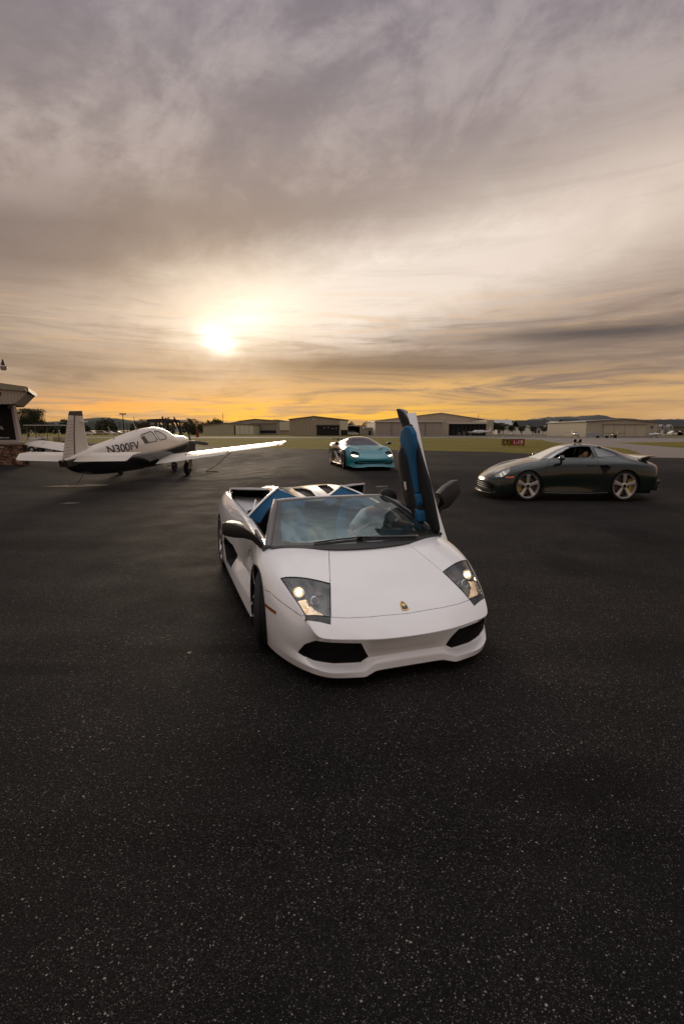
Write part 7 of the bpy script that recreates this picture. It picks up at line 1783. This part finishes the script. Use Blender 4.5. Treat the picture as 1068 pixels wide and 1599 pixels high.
def build_turq():
    e = empty('turquoise_car', (.98, 19.55, .36), -pi/2+R(12), 'turquoise fronted sports car with black sides facing us on the far side of the apron', 'sports car'); e.scale = (1, 1, 1.04)
    M_T = mat('turquoise_paint', (.004, .20, .245), .28, metal=.0, coat=.5); M_K = mat('car_black_paint', (.014, .013, .013), .18, coat=1.); M_CH = mat('champagne_paint', (.45, .38, .33), .25, metal=.4, coat=1.)
    T = [[(1.10, 0, .42), (1.09, .25, .425), (1.05, .48, .435), (.98, .66, .45), (.86, .78, .47)],
         [(.86, 0, .56), (.86, .24, .56), (.82, .46, .565), (.72, .66, .60), (.62, .84, .60)],
         [(.50, 0, .68), (.50, .24, .68), (.46, .44, .69), (.36, .66, .80), (.32, .88, .72)],
         [(.10, 0, .775), (.10, .26, .77), (.08, .46, .765), (.04, .68, .875), (.02, .93, .77)],
         [(-.26, 0, .85), (-.25, .28, .84), (-.22, .50, .82), (-.25, .70, .86), (-.28, .92, .77)],
         [(-.42, 0, .90), (-.40, .30, .89), (-.36, .56, .86), (-.45, .73, .86), (-.50, .90, .77)],
         [(-.85, 0, 1.07), (-.83, .30, 1.05), (-.78, .52, 1.0), (-.85, .73, .90), (-.90, .88, .78)],
         [(-1.25, 0, 1.175), (-1.22, .28, 1.16), (-1.18, .47, 1.11), (-1.2, .70, .92), (-1.25, .88, .79)],
         [(-1.60, 0, 1.196), (-1.58, .28, 1.18), (-1.55, .46, 1.13), (-1.6, .68, .93), (-1.6, .91, .82)],
         [(-2.05, 0, 1.15), (-2.05, .26, 1.13), (-2.0, .42, 1.08), (-2.1, .70, .95), (-2.05, .95, .87)],
         [(-2.50, 0, 1.05), (-2.5, .26, 1.03), (-2.5, .44, .98), (-2.5, .74, .97), (-2.45, .97, .89)],
         [(-2.95, 0, .97), (-2.95, .28, .95), (-2.95, .5, .93), (-2.9, .76, .95), (-2.85, .94, .88)],
         [(-3.35, 0, .92), (-3.35, .3, .91), (-3.33, .52, .90), (-3.28, .72, .90), (-3.2, .86, .84)],
         [(-3.45, 0, .80), (-3.45, .3, .80), (-3.43, .52, .79), (-3.36, .70, .78), (-3.28, .82, .74)]]
    def s_(k, *q): return [T[k][-1]]+[(T[k][-1][0], y, z) for y, z in q]
    S = [s_(0, (.80, .36), (.80, .24), (.84, .13)), s_(1, (.89, .45), (.89, .28), (.89, .13)), s_(2, (.94, .52), (.94, .30), (.92, .13)), s_(3, (.965, .56), (.96, .32), (.93, .13)), s_(4, (.94, .56), (.90, .32), (.92, .14)), s_(5, (.91, .55), (.87, .32), (.93, .14)),
         s_(6, (.87, .55), (.84, .32), (.93, .14)), s_(7, (.84, .56), (.83, .33), (.94, .14)), s_(8, (.88, .58), (.88, .34), (.95, .15)), s_(9, (.96, .62), (.95, .36), (.96, .16)), s_(10, (.985, .64), (.98, .38), (.96, .17)), s_(11, (.97, .62), (.96, .38), (.94, .18)), s_(12, (.90, .58), (.88, .38), (.86, .22)), s_(13, (.86, .56), (.84, .38), (.80, .28))]
    F = [T[0], [(1.13, 0, .345), (1.12, .25, .35), (1.08, .48, .35), (1.0, .67, .355), S[0][1]], [(1.06, 0, .25), (1.05, .25, .25), (1.03, .48, .235), (.97, .68, .23), S[0][2]], [(1.15, 0, .155), (1.14, .27, .155), (1.10, .50, .125), (1.02, .70, .125), S[0][3]]]
    sh = car_cage(T, F, S, [(F[3], .9), (F[2], .3), ([r[-1] for r in S], .8), (F[0], .5)])
    CF, CR = (0, .335), (-2.67, .345)
    sh.cut(9, arc(*CF, .37, -40, 220, 24), 'y', lim=lambda c, n: c.y > .6); sh.cut(9, arc(*CR, .38, -40, 220, 24), 'y', lim=lambda c, n: c.y > .6); sh.delete([9])
    sh.cut(4, [(0, .885), (.46, .86), (.66, .875), (.57, .99), (.455, 1.095), (.26, 1.145), (0, 1.155)], 'x', lim=lambda c, n: -1.3 < c.x < -.3 and n.x > .1)
    sh.cut(2, roundpoly([(-.72, .885), (-1.15, 1.06), (-1.6, 1.10), (-1.95, 1.03), (-1.95, .93), (-1.2, .90)], .1, 2), 'y', lim=lambda c, n: n.y > .2 and c.y > .35)
    sh.cut(6, roundpoly([(.93, .735), (.93, .60), (.78, .50), (.66, .52), (.52, .72), (.60, .815), (.76, .80)], .3, 3), 'z', lim=lambda c, n: c.z > .42 and n.z > .1)
    sh.cut(10, [(0, .24), (0, .335), (.45, .345), (.74, .30), (.70, .225), (.47, .215), (.36, .25)], 'x', only=(0,), lim=lambda c, n: c.x > .7 and n.x > .1)
    sh.cut(13, roundpoly([(.40, .33), (.33, .34), (.22, .52), (.26, .54), (.36, .42)], .2, 2), 'z', only=(0,), lim=lambda c, n: n.z > .3)   # bonnet slots
    # black cabin, sides and rear
    sh.cut(11, [(-.30, 0), (-.30, .44), (-.44, .56), (-.62, .72), (-.62, 1.2), (-3.8, 1.2), (-3.8, 0)], 'z', only=(0,), lim=lambda c, n: True)
    sh.cut(11, [(-.35, .0), (-.35, .60), (-.52, .9), (-.8, 1.3), (-4, 1.3), (-4, 0)], 'y', only=(0,))
    sh.cut(12, [(.42, .34), (.30, .20), (-.4, .2), (-.4, .75), (.2, .75)], 'y', only=(), lim=None)
    P = sh.piece
    P(sh.faces([0]), 'front_body', M_T, e, gap=.002); P(sh.faces([11]), 'rear_body', M_K, e, gap=.002)
    P(sh.faces([4]), 'windshield', glass('turq_windshield', (.25, .25, .25), .03, .05, .8, (.02, .02, .022)), e, gap=.004)
    sh.recess(sh.faces([10]), 'front_intake', mat('intake_teal_black', (.01, .03, .035), .7), e, (-.06, 0, 0), .92)
    bm = bmesh.new(); tube(bm, [(1.10-abs(y)**3*.25, y, .295) for y in [(-.62+.124*k) for k in range(11)]], .014, 6, flat=.6); bmo('intake_splitter', bm, M_T, e, 60)
    for sg in (1, -1):
        P(sh.faces([2], sg), 'side_window', glass('turq_side_glass', (.2, .2, .2), .08, .03, .8, (.02, .02, .02)), e, gap=.004)
        sh.recess(sh.faces([13], sg), 'bonnet_slot', M_DARK, e, (0, 0, -.03), .9, sg=sg)
        sh.recess(sh.faces([6], sg), 'headlight_socket', M_BLKG, e, (-.05, -.02, -.035), .85, sg=sg)
        pts = []
        for a, b in ((.87, .57), (.84, .64), (.80, .70), (.745, .755), (.68, .785)):
            q = sh.ray((a, sg*b, 2), (0, 0, -1))[0]; pts.append(q-Vector((.018, 0, .022)))
        bm = bmesh.new(); tube(bm, pts, [.016, .030, .034, .028, .014], 8); bmo('headlight', bm, mat('led_bar', (.9, .85, .75), .3, emit=(1., .86, .68), es=2.2), e, 60)
        # champagne shoulder line, mirror and door blade
        pts = [q for q in (sh.ray((x, sg*y, 3), (0, 0, -1))[0] for x, y in ((-.62, .70), (-.95, .655), (-1.3, .58), (-1.7, .52), (-2.1, .48), (-2.5, .47))) if q]
        bm = bmesh.new(); tube(bm, pts, .022, 6, flat=.6); bmo('roof_rail', bm, M_CH, e, 60)
        bm = bmesh.new(); V = [(-1.9, .90), (-2.4, .955), (-2.9, .925), (-3.2, .86)]; pts = [q for q in (sh.ray((x, sg*(y-.05), 3), (0, 0, -1))[0] for x, y in V) if q]
        tube(bm, pts, [.02, .045, .045, .02], 8, flat=.45); bmo('haunch_panel', bm, M_CH, e, 60)
        bm = bmesh.new(); prism(bm, [(-.75, .18), (-1.0, .20), (-1.95, .60), (-1.60, .58), (-1.25, .42)], sg*.90, sg*.965, 'y'); bmo('side_blade', bm, M_CH, e, 40)
        bm = bmesh.new(); tube(bm, [(-.5, sg*.93, .15), (-1.2, sg*.96, .145), (-2.1, sg*.97, .16)], .02, 6); bmo('sill_blade', bm, M_CH, e)
        mo = empty('mirror', (-.62, sg*.95, .90)); mo.parent = e
        bm = bmesh.new(); bmesh.ops.create_icosphere(bm, subdivisions=3, radius=1.)
        for v in bm.verts: x, y, z = v.co; v.co = (x*.07, sg*(y*.10+.13), z*.065+.03)
        bmo('mirror_shell', bm, M_K, mo, 60)
        bm = bmesh.new(); tube(bm, [(0, sg*.10, 0), (.04, -sg*.08, -.06)], .018, 6); bmo('mirror_stalk', bm, M_K, mo)
        for (cx, cz), nm in ((CF, 'front_wheel'), (CR, 'rear_wheel')):
            make_wheel(nm, e, (cx, sg*.83, cz), .34, .27, .265, sg, steer=R(-10) if cx == 0 else 0, spokes=10, style='thin', spoke_m=mat('pale_alloy', (.70, .62, .58), .3, metal=.6))
            arch_liner(e, cx, cz, .375, .55, .95, sg)
        bm = bmesh.new(); prism(bm, [(-3.1, .90), (-3.25, .90), (-3.32, 1.04), (-3.22, 1.04)], sg*.5-.02, sg*.5+.02, 'y'); bmo('wing_strut', bm, M_K, e)
    bm = bmesh.new(); box(bm, (-3.25, 0, 1.06), (.28, 1.6, .035), ry(-.05), .012); bmo('rear_wing', bm, mat('turq_wing', (.12, .11, .10), .25, coat=1.), e, 40)
    bm = bmesh.new(); tube(bm, [(1.165-abs(y)**3*.30, y, .15-.03*min(1, max(0, (abs(y)-.3)/.15))) for y in [(-.80+.10*k) for k in range(17)]], .020, 6, flat=.6); bmo('front_splitter', bm, mat('turq_light', (.03, .33, .38), .25, coat=1.), e, 60)
    bm = bmesh.new(); box(bm, (-1.25, 0, .18), (4.0, 1.45, .08)); box(bm, (-1.4, 0, .5), (1.8, 1.2, .5)); bmo('floor_pan', bm, M_DARK, e)
    bm = bmesh.new(); tube(bm, [(-.50, -.3, .915), (-.47, .1, .91), (-.46, .25, .905)], .009, 5); bmo('wiper', bm, M_BLK, e)
build_turq()
